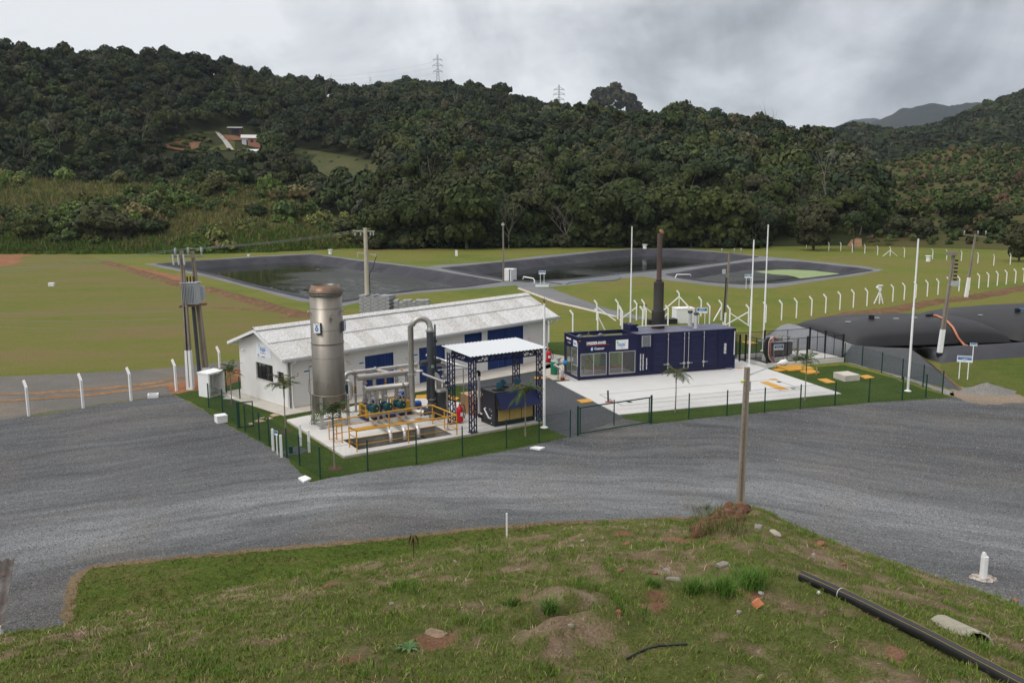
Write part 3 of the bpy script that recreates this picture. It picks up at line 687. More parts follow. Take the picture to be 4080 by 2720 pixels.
while d < 690:
 sp = 5.0 + .0035 * (d - 230); az = AZ0 + rnd.uniform(0, .01)
 while az < AZ1:
  a = az + rnd.uniform(-.4, .4) * sp / d; dd = d + rnd.uniform(-.45, .45) * sp
  x, y = dd * math.sin(a), dd * math.cos(a)
  if H_MAIN.az[0] < a < H_MAIN.az[-1]:
   df = np.interp(a, H_MAIN.faz, H_MAIN.fd); dr = np.interp(a, H_MAIN.az, H_MAIN.dr)
   z, w_ = terr(x, y)
   if dd > df + 1 and dd < dr + 30 and w_ in (H_MAIN, None) and not (dd < df + 5): cand.append((x, y, z, dd, a))
  az += sp / d
 d += sp * .92
for _ in range(420):
 a = rnd.uniform(AZ0, AZ1); dr = float(np.interp(a, H_MAIN.az, H_MAIN.dr)); dd = dr + rnd.uniform(-28, 14); x, y = dd * math.sin(a), dd * math.cos(a); z, w_ = terr(x, y)
 if a < H_MAIN.az[-1] and w_ is H_MAIN: cand.append((x, y, z, dd, a))
rnd.shuffle(cand)
near, far = [], []
for x, y, z, dd, a in cand:
 r_ = (rnd.uniform(2.4, 4.3) if rnd.random() < .75 else rnd.uniform(4.2, 6.4)) * (1.12 if dd < 330 else 1.0)
 px_, py_ = p2((x, y, z))
 if blocked((x, y, z), 8.0): continue
 (near if (dd < 296 and px_ > 850) else far).append((x, y, z, r_, dd, px_))
near.sort(key=lambda q: q[4])
ind, rest = near[:185], near[185:]
forest_mesh('forest', [(x, y, z + rnd.uniform(1.5, 5.0), r_, rnd.uniform(.85, 1.3)) for x, y, z, r_, dd, px_ in far + rest], TPL)
for x, y, z, r_, dd, px_ in ind:
 k = rnd.choices(('dome', 'umbrella', 'tall'), (6, 3, 1.6))[0]
 what = {'dome': 'dark rounded dense tree', 'umbrella': 'flat-topped spreading tree', 'tall': 'slender upright tree'}[k]
 side = 'behind the left lagoon' if px_ < 1150 else 'behind the two right lagoons' if px_ < 1750 else 'at the slope foot right of the lagoons'
 plant(k, (x, y, z - .2), min(r_ / 5.0 * rnd.uniform(1.05, 1.4), (.72 if px_ > 1800 else .9 if px_ > 1650 else 1.3) * (1 if dd < 262 else .85)), f'{what} of the wood {side}', 'tree', 'trees of the wood on the lower slope', sz=rnd.uniform(.85, 1.2))
def at(px_, d_):
 a = elev_az(px_, 500)[0]; return Vector((d_ * math.sin(a), d_ * math.cos(a), 0))
LINE = [('dome', 868, 229, 10.5, 'at the left end of the tree line beside the big-leaved bushes'), ('dome', 905, 232, 12.5, 'second from the left end of the tree line'), ('dome', 950, 231, 13.5, 'behind the concrete pole with the crossarm, right of it'),
 ('dome', 1005, 229, 14.5, 'left of the largest crown of the tree line'), ('dome', 1072, 224, 16.5, 'the largest dark crown, reaching the grass left of the wooden pole'), ('dome', 1122, 230, 13.0, 'just left of the wooden pole by the white box'),
 ('dome', 1180, 232, 12.0, 'just right of the wooden pole, behind the leafless tree'), ('umbrella', 1225, 234, 14, 'behind and left of the leafless tree in front of the wood'), ('dome', 1345, 231, 15.5, 'right of the bare branching tree'),
 ('dome', 1395, 229, 14.5, 'between the bare tree and the white lightning mast'), ('umbrella', 1440, 235, 16.5, 'rising behind the white lightning mast'), ('dome', 1480, 230, 14, 'left of the tall exhaust stack top'), ('dome', 1535, 229, 15, 'behind the top of the exhaust stack, right of it'),
 ('dome', 1590, 231, 14.5, 'second right of the exhaust stack'), ('dome', 1640, 232, 14, 'third right of the exhaust stack'), ('dome', 1690, 233, 13, 'at the right end of the dark tree line'), ('umbrella', 1275, 237, 15, 'over the crown of the leafless tree')]
for i, (k, px_, d_, h_, where) in enumerate(LINE):
 base_h = {'dome': 9.9, 'umbrella': 11.6, 'tall': 14}[k]
 plant(k, at(px_, d_), h_ / base_h, f"{'dark broadleaf' if k == 'dome' else 'spreading'} tree {where}", 'tree', 'trees of the tree line', sz=1.0)
for px_, py_, top, lab in ((1405, 292, 198, 'tallest eucalyptus with an open crown standing above the skyline'), (1332, 300, 235, 'eucalyptus left of the tallest one on the skyline'), (1360, 330, 246, 'eucalyptus just below the skyline left of the tallest one'),
       (1295, 355, 268, 'lanky eucalyptus below the right-hand pylon'), (1210, 345, 268, 'brownish spreading eucalyptus half way up the slope'), (1420, 345, 255, 'eucalyptus standing directly below the tallest one'),
       (1732, 330, 268, 'pair-stemmed eucalyptus on the right part of the ridge'), (1850, 365, 288, 'pointed eucalyptus near the right end of the ridge'), (2228, 330, 296, 'lone eucalyptus on the right-hand scrub hill')):
 p = hit(px_, py_, 226); tz = top_z(p, top * S); h_ = max(9, tz - p.z)
 plant('eucalyptus', p, h_ / 15.8, lab, 'tree', 'tall eucalyptus trees on the hills', sz=.80)
it = []
for _ in range(5200):
 a = rnd.uniform(elev_az(1735, 500)[0], AZ1); dd = rnd.uniform(600, 1130)
 dr = np.interp(a, H_FAR.az, H_FAR.dr)
 if dd > dr + 30: continue
 z = float(H_FAR.h(a, dd)) + 4 * noise.noise(Vector((dd * math.sin(a) / 38, dd * math.cos(a) / 38, 1.7)))
 if z < -2: continue
 it.append((dd * math.sin(a), dd * math.cos(a), z + rnd.uniform(0, 4), rnd.uniform(4.5, 8), rnd.uniform(.7, 1.1)))
forest_mesh('distant_forest', it, TPLB, None, PAL * .85)
SPAL = 1.35 * np.array([(.060, .085, .020), (.045, .066, .020), (.095, .105, .030), (.120, .100, .042), (.080, .080, .030), (.070, .11, .022)])
SPW = np.array([3, 4, 2, 1.6, 2, 1.5]); SPW /= SPW.sum()
it = []; big = []
for _ in range(5200):
 a = rnd.uniform(AZ0, elev_az(915, 500)[0]); t = rnd.random() ** .8
 df = np.interp(a, H_SCRUB.faz, H_SCRUB.fd); dr = np.interp(a, H_SCRUB.az, H_SCRUB.dr); dd = df + (dr + 8 - df) * t
 x, y = dd * math.sin(a), dd * math.cos(a); z, w_ = terr(x, y); px_, py_ = p2((x, y, z))
 den = fbm(x, y, .024, 5)
 if den * 1.5 + rnd.uniform(-.3, .3) < .04 + (.22 if t < .18 else 0): continue
 it.append((x, y, z - .3, rnd.uniform(.6, 2.0) * (1.25 if t > .85 else 1) * (rnd.uniform(1.5, 2.4) if rnd.random() < .10 else 1), rnd.uniform(.7, 1.3)))
for _ in range(150):
 x_, y_ = (rnd.uniform(352, 616), rnd.uniform(297, 358)) if rnd.random() < .62 else (rnd.uniform(650, 884), rnd.uniform(338, 418))
 if poly_in((x_, y_), CLEAR1) or poly_in((x_, y_), CLEAR2):
  if x_ < 600 and 485 < x_ < 610 and y_ < 345: continue
  p = hit(x_, y_, 300, step=4); s_ = rnd.uniform(.5, 1.5) if x_ > 640 else rnd.uniform(.8, 2.4); it.append((p.x, p.y, p.z - .2, s_, rnd.uniform(.6, 1.1)))
forest_mesh('undergrowth', it, TPLS, None, SPAL * .8, SPW)
it = []
for row in range(46):
 dd0 = 246 + row * 4.6
 a = elev_az(1925, 500)[0]
 while a < AZ1:
  dd = dd0 + 1.3 * noise.noise(Vector((a * 40, row, 0))) + rnd.uniform(-.6, .6)
  x, y = dd * math.sin(a), dd * math.cos(a); z, w_ = terr(x, y)
  if w_ is H_RIGHT and rnd.random() < .8: it.append((x, y, z - .2, rnd.uniform(.8, 1.9), rnd.uniform(.7, 1.1)))
  a += rnd.uniform(1.6, 4.6) / dd
RPAL = 1.0 * np.array([(.050, .072, .020), (.040, .058, .020), (.060, .078, .024), (.075, .060, .030), (.095, .060, .036)]); RPW = np.array([4, 4, 2.5, 1.4, .8]); RPW /= RPW.sum()
forest_mesh('orchard_scrub', it, TPLB, None, RPAL, RPW)
SHR = [(30, 560, 11, 'big dark tree-like shrub at the left edge of the picture'), (75, 548, 7, 'dark shrub beside the big one at the left edge'), (232, 548, 9.5, 'largest dark shrub in the middle of the scrub slope'), (278, 552, 7.0, 'dark shrub right of the largest one on the scrub slope'), (205, 535, 7, 'dark shrub left of the largest one on the scrub slope'),
  (318, 512, 4.5, 'upright shrub above the largest shrub on the scrub slope'), (430, 573, 3.4, 'small round bush behind the twin transformer poles'), (356, 545, 5, 'low bush between the largest shrub and the transformer poles'), (505, 420, 7, 'bright green tree on the crest of the scrub slope'), (560, 412, 7.5, 'second bright green tree on the crest of the scrub slope'), (455, 432, 6, 'green shrub on the crest left of the bright trees'),
  (620, 440, 6.5, 'green shrub on the crest right of the bright trees'), (640, 560, 4, 'bush at the foot of the slope left of the concrete pole'), (740, 556, 4, 'bush below the end of the scrub slope'), (790, 545, 5, 'bush beside the banana plants'), (700, 505, 5, 'shrub on the right shoulder of the scrub slope'), (590, 500, 4, 'round bush half way down the scrub slope'), (380, 500, 3.8, 'round bush above the low bushes of the scrub slope'),
  (860, 572, 5.5, 'big-leaved bush right of the concrete pole with the crossarm'), (905, 571, 5.0, 'big-leaved bush second from the crossarm pole'), (935, 572, 4.2, 'big-leaved bush third from the crossarm pole'),
  (820, 505, 9, 'dark tree where the scrub slope meets the wood'), (770, 470, 9, 'dark tree behind the end of the scrub slope'), (850, 480, 10, 'dark tree beside the grassy clearing'), (720, 445, 9, 'dark tree below the grassy clearing')]
for x_, y_, h_, lab in SHR:
 p = hit(x_, y_, 190) if y_ < 556 else F(x_, y_)
 plant('shrub', p, h_ / 2.6, lab, 'shrub', 'shrubs on the scrub slope', sz=.85)
for x_, y_, h_, k, lab in ((1868, 575, 10.5, 'dome', 'round green tree behind the far fence posts, left of the bare soil cut'), (1930, 560, 6, 'shrub', 'bush above the bare soil cut'), (1960, 575, 8.5, 'umbrella', 'thin tree right of the bare soil cut'), (2205, 530, 9.0, 'dome', 'dark round tree on the meadow behind the leaning poles'), (2340, 600, 6.6, 'dome', 'dark tree at the right edge by the far fence'),
      (2010, 560, 5, 'shrub', 'bush behind the tripod post in the far fence'), (2060, 540, 5, 'shrub', 'grey-green bush on the meadow left of the dark round tree'), (2120, 545, 4.5, 'shrub', 'low bush next to the lightning mast top'), (2260, 540, 4, 'shrub', 'low bush right of the dark round tree'), (1800, 560, 5, 'shrub', 'bush behind the lightning masts'), (1830, 548, 5.5, 'shrub', 'olive bush right of the masts at the wood edge'), (1750, 565, 4.5, 'shrub', 'bush at the right end of the wood behind the masts'),
      (2300, 515, 5, 'shrub', 'brown-green bush far right below the orchard hill'), (2180, 500, 6, 'shrub', 'bush at the foot of the orchard hill'), (2090, 505, 6, 'shrub', 'second bush at the foot of the orchard hill'), (2250, 495, 6, 'shrub', 'third bush at the foot of the orchard hill'), (1990, 520, 7, 'shrub', 'bush where the wood meets the orchard hill')):
 p = F(x_, y_)
 if y_ < 556: p = hit(x_, y_, 190)
 plant(k, p, h_ / {'dome': 9.9, 'umbrella': 11.6, 'shrub': 2.6}[k], lab, 'tree' if k != 'shrub' else 'shrub', 'trees and bushes of the right-hand meadow')
for kk in PROTO:
 for pr in PROTO[kk]:
  if 'label' not in pr:
   for ch in list(pr.children): bpy.data.objects.remove(ch)
   bpy.data.objects.remove(pr)
def bare_tree(name, p, h_, label, seed, spread=.6, r_=.16, m=None, depth=4):
 rr = random.Random(seed); t = thing(name, label, 'tree', p, 0, 'leafless trees'); b = MB()
 b.tube([(0, 0, -.2), (.05, 0, h_ * .15), (0, .05, h_ * .3)], [r_ * 1.2, r_, r_ * .9], 7)
 b2 = MB()
 for j in range(6):
  a = j * 1.05 + rr.uniform(-.3, .3); limbs(b2, (0, .05, h_ * rr.uniform(.2, .32)), (math.cos(a) * .6, math.sin(a) * .6, rr.uniform(.6, 1.1)), h_ * .36, r_ * .5, depth - 2, rr, spread, 4, .3)
 b.build('trunk', m or m_palebark, t); b2.build('branches', m or m_palebark, t)
 return t
bare_tree('bare_tree', F(1300, 569), 13.0, 'pale leafless tree with spreading branches in front of the wood', 3, .62, .2)
bare_tree('bare_tree', at(1168, 226), 14.0, 'leafless grey tree behind the wooden pole by the white box', 5, .5, .15)
bare_tree('bare_tree', F(1262, 566), 6.0, 'small thin tree just left of the pale leafless tree', 8, .5, .07)
bare_tree('bare_tree', F(1735, 566), 10.5, 'thinly leaved tree behind the two lightning masts', 9, .5, .11)
for i, (x_, y_, h_) in enumerate(((1820, 520, 9), (1850, 505, 9), (1925, 505, 8), (2075, 505, 7))):
 bare_tree('bare_tree', hit(x_, y_, 200), h_, ('grey leafless tree at the wood edge, nearest the masts', 'second grey leafless tree at the wood edge', 'grey leafless tree between the wood and the orchard hill', 'grey leafless tree at the foot of the orchard hill')[i], 20 + i, .55, .1)
for i, (x_, y_) in enumerate(((55, 395), (138, 375), (320, 372), (610, 372), (758, 258), (1040, 268), (842, 238), (560, 250), (390, 262), (1900, 505), (1905, 385), (1765, 345))):
 p = hit(x_, y_, 240); b = MB(); h_ = 8 + (i * 37 % 5)
 rr = random.Random(i); limbs(b, p - Vector((0, 0, .5)), (rr.uniform(-.1, .1), 0, 1), h_, .17, 2, rr, .4, 3)
 tag(b.build('bare_tree', m_palebark), f"pale bare stem standing in the hillside forest, {['far left above the scrub', 'left above the tall grass', 'above the largest shrub', 'near the white house', 'above the grassy clearing', 'below the left pylon', 'high above the clearing', 'high above the houses', 'left of the red soil cut', 'on the right shoulder of the wood', 'at the right end of the wood', 'below the right end of the ridge'][i]}", 'tree', 'pale stems on the hill')
def blades(pts, n_per, h0, h1, spread, cols, name, m, width=.05, lean=.35):
 pts = np.array(pts, float); N = len(pts) * n_per
 b = np.repeat(pts, n_per, 0) + np.concatenate([rng.normal(0, spread, (N, 2)), np.zeros((N, 1))], 1)
 h = rng.uniform(h0, h1, N) * np.repeat(rng.uniform(.6, 1.15, len(pts)), n_per); a = rng.uniform(0, 2 * PI, N); ln = rng.uniform(0, lean, N) * h; wd = width * rng.uniform(.6, 1.3, N)
 dx, dy = np.cos(a), np.sin(a); pa = rng.uniform(0, 2 * PI, N); wx, wy = np.cos(pa) * wd, np.sin(pa) * wd
 o = np.zeros(N)
 mid = b + np.stack([dx * ln * .35, dy * ln * .35, h * .6], 1); tip = b + np.stack([dx * ln, dy * ln, h], 1)
 W = np.stack([wx, wy, o], 1)
 v = np.stack([b - W, b + W, mid - W * .75, mid + W * .75, tip - W * .12, tip + W * .12], 1).reshape(-1, 3)
 k = np.arange(N)[:, None] * 6
 f = np.concatenate([k + np.array([0, 1, 3, 2]), k + np.array([2, 3, 5, 4])]).astype(np.int32)
 cols = np.array(cols); ci = np.repeat(rng.integers(len(cols), size=len(pts)), n_per); alt = rng.random(N) < .3; ci[alt] = rng.integers(len(cols), size=alt.sum())
 C = np.repeat(cols[ci] * rng.uniform(.75, 1.25, (N, 1)), 6, 0)
 return tag(np_mesh(name, v, f, m, cols=C.astype(np.float32)), kind='stuff')
it = []
for _ in range(260):
 q = rnd.uniform(850, 1760); p = at(q, rnd.uniform(224, 236) + 3); it.append((p.x, p.y, -.3, rnd.uniform(1.2, 3.0), rnd.uniform(.8, 1.3)))
forest_mesh('understorey', it, TPL)
pts = []
for _ in range(9000):
 a = rnd.uniform(AZ0, elev_az(905, 500)[0]); df = np.interp(a, H_SCRUB.faz, H_SCRUB.fd); dr = np.interp(a, H_SCRUB.az, H_SCRUB.dr); dd = df + (dr + 4 - df) * rnd.random()
 x, y = dd * math.sin(a), dd * math.cos(a)
 if fbm(x, y, .024, 5) * -1.2 + fbm(x, y, .05, 21) * .6 + rnd.uniform(-.25, .25) > -.05:
  z, w_ = terr(x, y); pts.append((x, y, z))
blades(pts, 6, .6, 1.9, .5, [(.12, .125, .036), (.17, .145, .056), (.22, .175, .08), (.09, .115, .028), (.14, .115, .05), (.10, .13, .03)], 'tall_grass', m_leafplain, .09, .8)
pts = []
for _ in range(6000):
 q = rnd.uniform(-60, 1130); e = float(np.interp(q, [p[0] for p in EDGE] + [1130], [p[1] for p in EDGE] + [568])); p = F(q, e + 1.6 * noise.noise(Vector((q * .03, 4, 0))) + 1.2 * noise.noise(Vector((q * .12, 9, 0))) - 5.5 * rnd.random() ** 1.5)
 pts.append((p.x, p.y, max(0, terr(p.x, p.y)[0])))
blades(pts, 7, .35, 1.05, .5, [(.075, .14, .022), (.09, .15, .026), (.06, .115, .020), (.11, .14, .034)], 'reeds', m_leafplain, .10, .5)
CREST = [(-120,1476,.88),(0,1457,.88),(100,1441,.88),(160,1433,.885),(250,1413,.89),(330,1402,.89),(400,1388,.89),(500,1365,.895),(600,1341,.90),(700,1318,.90),(850,1290,.905),(960,1272,.91),(1050,1258,.915),(1150,1242,.92),(1250,1225,.925),(1330,1213,.93),(1400,1204,.935),(1500,1199,.94),(1575,1205,.94),(1620,1192,.925),(1660,1172,.915),(1690,1164,.91),(1730,1164,.91),(1765,1177,.912),(1830,1208,.915),(1900,1238,.92),(1960,1264,.925),(2040,1290,.925),(2130,1322,.925),(2250,1360,.92),(2352,1400,.92),(2480,1450,.92)]
_az, _dc, _zc = [], [], []
for x_, y_, k_ in CREST:
 r_ = ray(x_ * S, y_ * S); hl = math.hypot(r_.x, r_.y); dd = -CAMH / (r_.z / hl) * k_
 _az.append(math.atan2(r_.x, r_.y)); _dc.append(dd); _zc.append(CAMH + r_.z / hl * dd)
_az, _dc, _zc = map(np.array, (_az, _dc, _zc))
NEAR_D, NEAR_Z = 9.3, 6.3
def mound_base(az, d):
 dc = float(np.interp(az, _az, _dc)); zc = float(np.interp(az, _az, _zc))
 if d < NEAR_D: return NEAR_Z + .42 * (NEAR_D - d)
 if d <= dc:
  t = (d - NEAR_D) / (dc - NEAR_D)
  return NEAR_Z + (zc - NEAR_Z) * t + .30 * 4 * t * (1 - t)
 t = (d - dc) / 2.4
 return zc * (1 - t) if t < 1 else -.06 - .1 * min(1, t - 1)
def march(px, py, fn, d0=4.0):
 r_ = ray(px, py); hl = math.hypot(r_.x, r_.y); r_ = r_ / hl; az = math.atan2(r_.x, r_.y); d = d0
 while d < 45:
  if CAMH + r_.z * d <= fn(az, d): break
  d += .03
 return az, d
GUL = [march(x_, y_, mound_base) for x_, y_ in ((2125,2536),(2400,2480),(2650,2425),(2893,2375),(2993,2428),(3110,2480),(3287,2563),(3520,2650),(3700,2715))]
_ga = np.array([g[0] for g in GUL]); _gd = np.array([g[1] for g in GUL])
def mound_h(az, d):
 z = mound_base(az, d); dc = float(np.interp(az, _az, _dc)); x, y = d * math.sin(az), d * math.cos(az)
 w_ = min(1, max(0, (az - _ga[0] + .03) / .06)) * min(1, max(0, (_ga[-1] + .03 - az) / .05))
 if w_ > 0:
  g = float(np.interp(az, _ga, _gd)); s_ = d - g
  z += w_ * (.26 * math.exp(-((s_ + .45) / .7) ** 2) - .62 * math.exp(-((s_ - .75) / .6) ** 2))
 fade = min(1, max(0, (dc + 1.2 - d) / 1.2)); k = min(1, abs(d - dc) / 1.5 + .35) if d <= dc else .35
 z += fade * k * (.20 * noise.noise(Vector((x * .55, y * .55, 3.1))) + .075 * noise.noise(Vector((x * 1.6, y * 1.6, 6.2))) + .035 * noise.noise(Vector((x * 4.5, y * 4.5, 9.4))))
 return z
def MG(px, py):
 az, d = march(px, py, mound_h); return Vector((d * math.sin(az), d * math.cos(az), mound_h(az, d)))
def MF(x, y): return MG(x * S, y * S)
def mound_xy(x, y): return mound_h(math.atan2(x, y), math.hypot(x, y))
def soil(x, y):
 """0 = grown over, 1 = bare soil"""
 v = noise.noise(Vector((x * .75, y * .75, 12.0))) * .55 + noise.noise(Vector((x * 2.6, y * 2.6, 4.0))) * .42 + noise.noise(Vector((x * 7, y * 7, 2.0))) * .22
 d = math.hypot(x, y); e = .20 if d < 16 else .36
 return min(1, max(0, (v + e - .30) / .35 + .12))
RED = [(MF(x_, y_), r_) for x_, y_, r_ in ((1545,1234,.55),(1600,1190,.6),(1640,1190,.8),(1670,1178,.7),(1610,1212,.5),(1430,1228,.35),(1490,1385,.38),(1520,1372,.3),(1730,1365,.3),(1885,1250,.35),(1000,1475,.4),(800,1515,.2),(1660,1240,.35),(2060,1500,.2),(1185,1372,.25),(750,1345,.3))]
def redness(x, y):
 m_ = 0
 for p, r_ in RED:
  q = math.hypot(x - p.x, (y - p.y) * .75) / (r_ * (1 + .5 * noise.noise(Vector((x * 3, y * 3, 1.0)))))
  m_ = max(m_, 1 - q * q)
 return max(0, min(1, m_ * 1.5 + .5 * noise.noise(Vector((x * 4, y * 4, 8.0))) - .15)) if m_ > 0 else 0
V, C = [], []
azs = np.linspace(_az[0], _az[-1], 330); NR = 210
for az in azs:
 dc = float(np.interp(az, _az, _dc))
 for j in range(NR):
  t = j / (NR - 1); d = 3.0 + (dc + 3.2 - 3.0) * t ** .92
  x, y = d * math.sin(az), d * math.cos(az); V.append((x, y, mound_h(az, d))); C.append((soil(x, y), redness(x, y) if d > 7 else 0, 0))
q = np.array([(i * NR + j, (i + 1) * NR + j, (i + 1) * NR + j + 1, i * NR + j + 1) for i in range(len(azs) - 1) for j in range(NR - 1)], np.int32)
mm, nt, b = new_mat('mound_soil')
at_ = nd(nt, 'ShaderNodeVertexColor', layer_name='Col'); sp = nd(nt, 'ShaderNodeSeparateColor'); nt.links.new(at_.outputs['Color'], sp.inputs[0])
v = objvec(nt); na = noise_n(nt, 1.1, 6, .7, v, .3); nb = noise_n(nt, 22, 5, .75, v)
grass_c = ramp_n(nt, na.outputs['Fac'], [(.3, (.080, .105, .024)), (.55, (.115, .125, .036)), (.75, (.175, .135, .07))]).outputs['Color']
soil_c = ramp_n(nt, na.outputs['Fac'], [(.3, (.15, .10, .062)), (.5, (.22, .155, .10)), (.72, (.31, .235, .165))]).outputs['Color']
red_c = ramp_n(nt, na.outputs['Fac'], [(.3, (.17, .080, .046)), (.7, (.28, .155, .10))]).outputs['Color']
o = mix_n(nt, grass_c, soil_c, sp.outputs[0]); o = mix_n(nt, o, red_c, sp.outputs[1])
o = mix_n(nt, o, ramp_n(nt, nb.outputs['Fac'], [(.3, (.5,) * 3), (.7, (1.4,) * 3)]).outputs['Color'], 1.0, 'MULTIPLY')
nt.links.new(o, b.inputs['Base Color']); b.inputs['Roughness'].default_value = .95; b.inputs['Specular IOR Level'].default_value = .1
bump_n(nt, b, nb.outputs['Fac'], .9, .06)
tag(np_mesh('grass_mound', np.array(V), q, mm, cols=np.array(C, np.float32), smooth=True), kind='structure')
GC = [(.120, .190, .028), (.15, .215, .034), (.105, .170, .024), (.175, .22, .042), (.145, .175, .036), (.28, .23, .11)]
pts, big, dry = [], [], []
while len(pts) < 21000:
 az = rnd.uniform(_az[0] + .005, _az[-1] - .005); dc = float(np.interp(az, _az, _dc)); d = math.sqrt(rnd.uniform(7.2 ** 2, (dc + 1.4) ** 2))
 x, y = d * math.sin(az), d * math.cos(az); s_ = soil(x, y); r_ = redness(x, y)
 if rnd.random() < max(s_ * .97, r_):
  if rnd.random() < .22 and r_ < .4: dry.append((x, y, mound_h(az, d) - .01))
  continue
 p = (x, y, mound_h(az, d) - .015); pts.append(p)
 if noise.noise(Vector((x * .8, y * .8, 30))) > .30 and rnd.random() < .16: big.append(p)
blades(pts, 9, .035, .105, .055, GC, 'mound_grass', m_leafplain, .0068, 1.1)
blades(big, 12, .11, .24, .06, [(.085, .155, .024), (.105, .18, .03), (.12, .195, .034)], 'mound_weeds', m_leafplain, .0075, 1.0)
blades(dry, 5, .03, .11, .07, [(.38, .30, .18), (.28, .21, .12), (.46, .37, .25)], 'dry_straw', m_leafplain, .006, 2.2)
pts = []
VP = [tuple(p[:2]) for p in VERGE]
for _ in range(26000):
 x, y = rnd.uniform(-24, 8), rnd.uniform(19, 33)
 if poly_in((x, y), VP) and mound_xy(x, y) < .02:
  if fbm(x, y, .5, 77) + rnd.uniform(-.5, .5) < .12: pts.append((x, y, .015))
blades(pts, 6, .035, .085, .06, [(.070, .095, .016), (.082, .105, .018), (.060, .082, .015), (.11, .11, .030)], 'verge_blades', m_leafplain, .007, 1.0)
def clump(p, n, h, sp_, label, name='grass_clump', colr=((.075, .155, .022), (.09, .175, .028))):
 V_ = []; Fq = [];
 for i in range(n):
  a = rnd.uniform(0, 6.28); L = h * rnd.uniform(.6, 1.15); ln = rnd.uniform(.25, 1.0); w_ = .007
  bx, by = rnd.gauss(0, sp_ * .35), rnd.gauss(0, sp_ * .35); dx, dy = math.cos(a), math.sin(a); o = len(V_)
  for t in (0, .4, .75, 1):
   r_ = L * ln * t * t; z = L * (t - .35 * ln * t * t); ww = w_ * (1 - t * .9)
   V_ += [(bx + dx * r_ - dy * ww, by + dy * r_ + dx * ww, z), (bx + dx * r_ + dy * ww, by + dy * r_ - dx * ww, z)]
  Fq += [(o + 2 * k, o + 2 * k + 1, o + 2 * k + 3, o + 2 * k + 2) for k in range(3)]
 c_ = np.repeat(np.array([colr[i % len(colr)] for i in range(n)]) * rng.uniform(.75, 1.25, (n, 1)), 8, 0)
 o = np_mesh(name, np.array(V_), np.array(Fq, np.int32), m_leafplain, cols=c_.astype(np.float32)); o.location = p
 return tag(o, label, 'grass clump', 'bright grass clumps on the mound')
for x_, y_, n_, h_, sp_, lab in ((1725,1345,420,.42,.42,'largest bright green grass clump, right of the other two'), (1662,1362,240,.36,.26,'middle bright green grass clump of the three beside the trench'), (1598,1362,240,.34,.26,'leftmost bright green grass clump beside the red soil hollow'), (1262,1405,150,.34,.22,'tall dark green grass tuft in the hollow of the mound'), (1180,1390,110,.26,.2,'grass tuft left of the tall dark one in the hollow'), (1500,1345,120,.24,.22,'grass tuft left of the grey stone slab')):
 clump(MF(x_, y_), n_, h_, sp_, lab)
b = MB(); p = MF(938, 1492)
for i in range(9):
 a = i * .7; d_ = Vector((math.cos(a), math.sin(a), 0)); n_ = Vector((-d_.y, d_.x, 0)); L = .16 + .04 * (i % 3)
 b.add([(0, 0, .02), d_ * L * .5 + n_ * .03 + Vector((0, 0, .07)), d_ * L + Vector((0, 0, .05)), d_ * L * .5 - n_ * .03 + Vector((0, 0, .07))], [(0, 1, 2, 3)])
o = b.build('weed', M('weed_leaf', (.06, .13, .035), .6, var=.3)); o.location = p; tag(o, 'broad-leaved rosette weed beside a bare patch on the mound', 'weed')
def stone(p, sx, sy, sz, m, label, seed, rz=0.0, name='stone', cat='stone', tilt=0.0, n=10):
 b = MB(); rows = []
 for i in range(7):
  th = PI * i / 6; rows.append([])
  for j in range(n):
   ph = 2 * PI * j / n; v_ = Vector((math.sin(th) * math.cos(ph), math.sin(th) * math.sin(ph), math.cos(th)))
   k = 1 + .28 * noise.noise(v_ * 1.3 + Vector((seed, 0, 0))) + .1 * noise.noise(v_ * 3.5 + Vector((seed, 5, 0)))
   e = lambda t: math.copysign(abs(t) ** .65, t)
   rows[-1].append((e(v_.x) * sx * k, e(v_.y) * sy * k, e(v_.z) * sz * k))
 b.grid(rows, 0, False, True); o = b.build(name, m); o.location = p + Vector((0, 0, sz * .45)); o.rotation_euler = (tilt, tilt * .4, rz)
 return tag(o, label, cat, 'stones and rubble on the mound')
m_st = M('grey_stone', (.24, .21, .175), .9, var=.3, scale=9, bump=.5, bscale=30); m_redst = M('brick_rubble', (.24, .10, .06), .9, var=.3, scale=9, bump=.5); m_pale = M('pale_rubble', (.36, .31, .25), .9, var=.25, scale=10, bump=.4); m_dug = M('dug_soil', (.22, .155, .10), .95, var=.4, scale=14, bump=.8); m_wht = M('white_tile', (.7, .68, .64), .6)
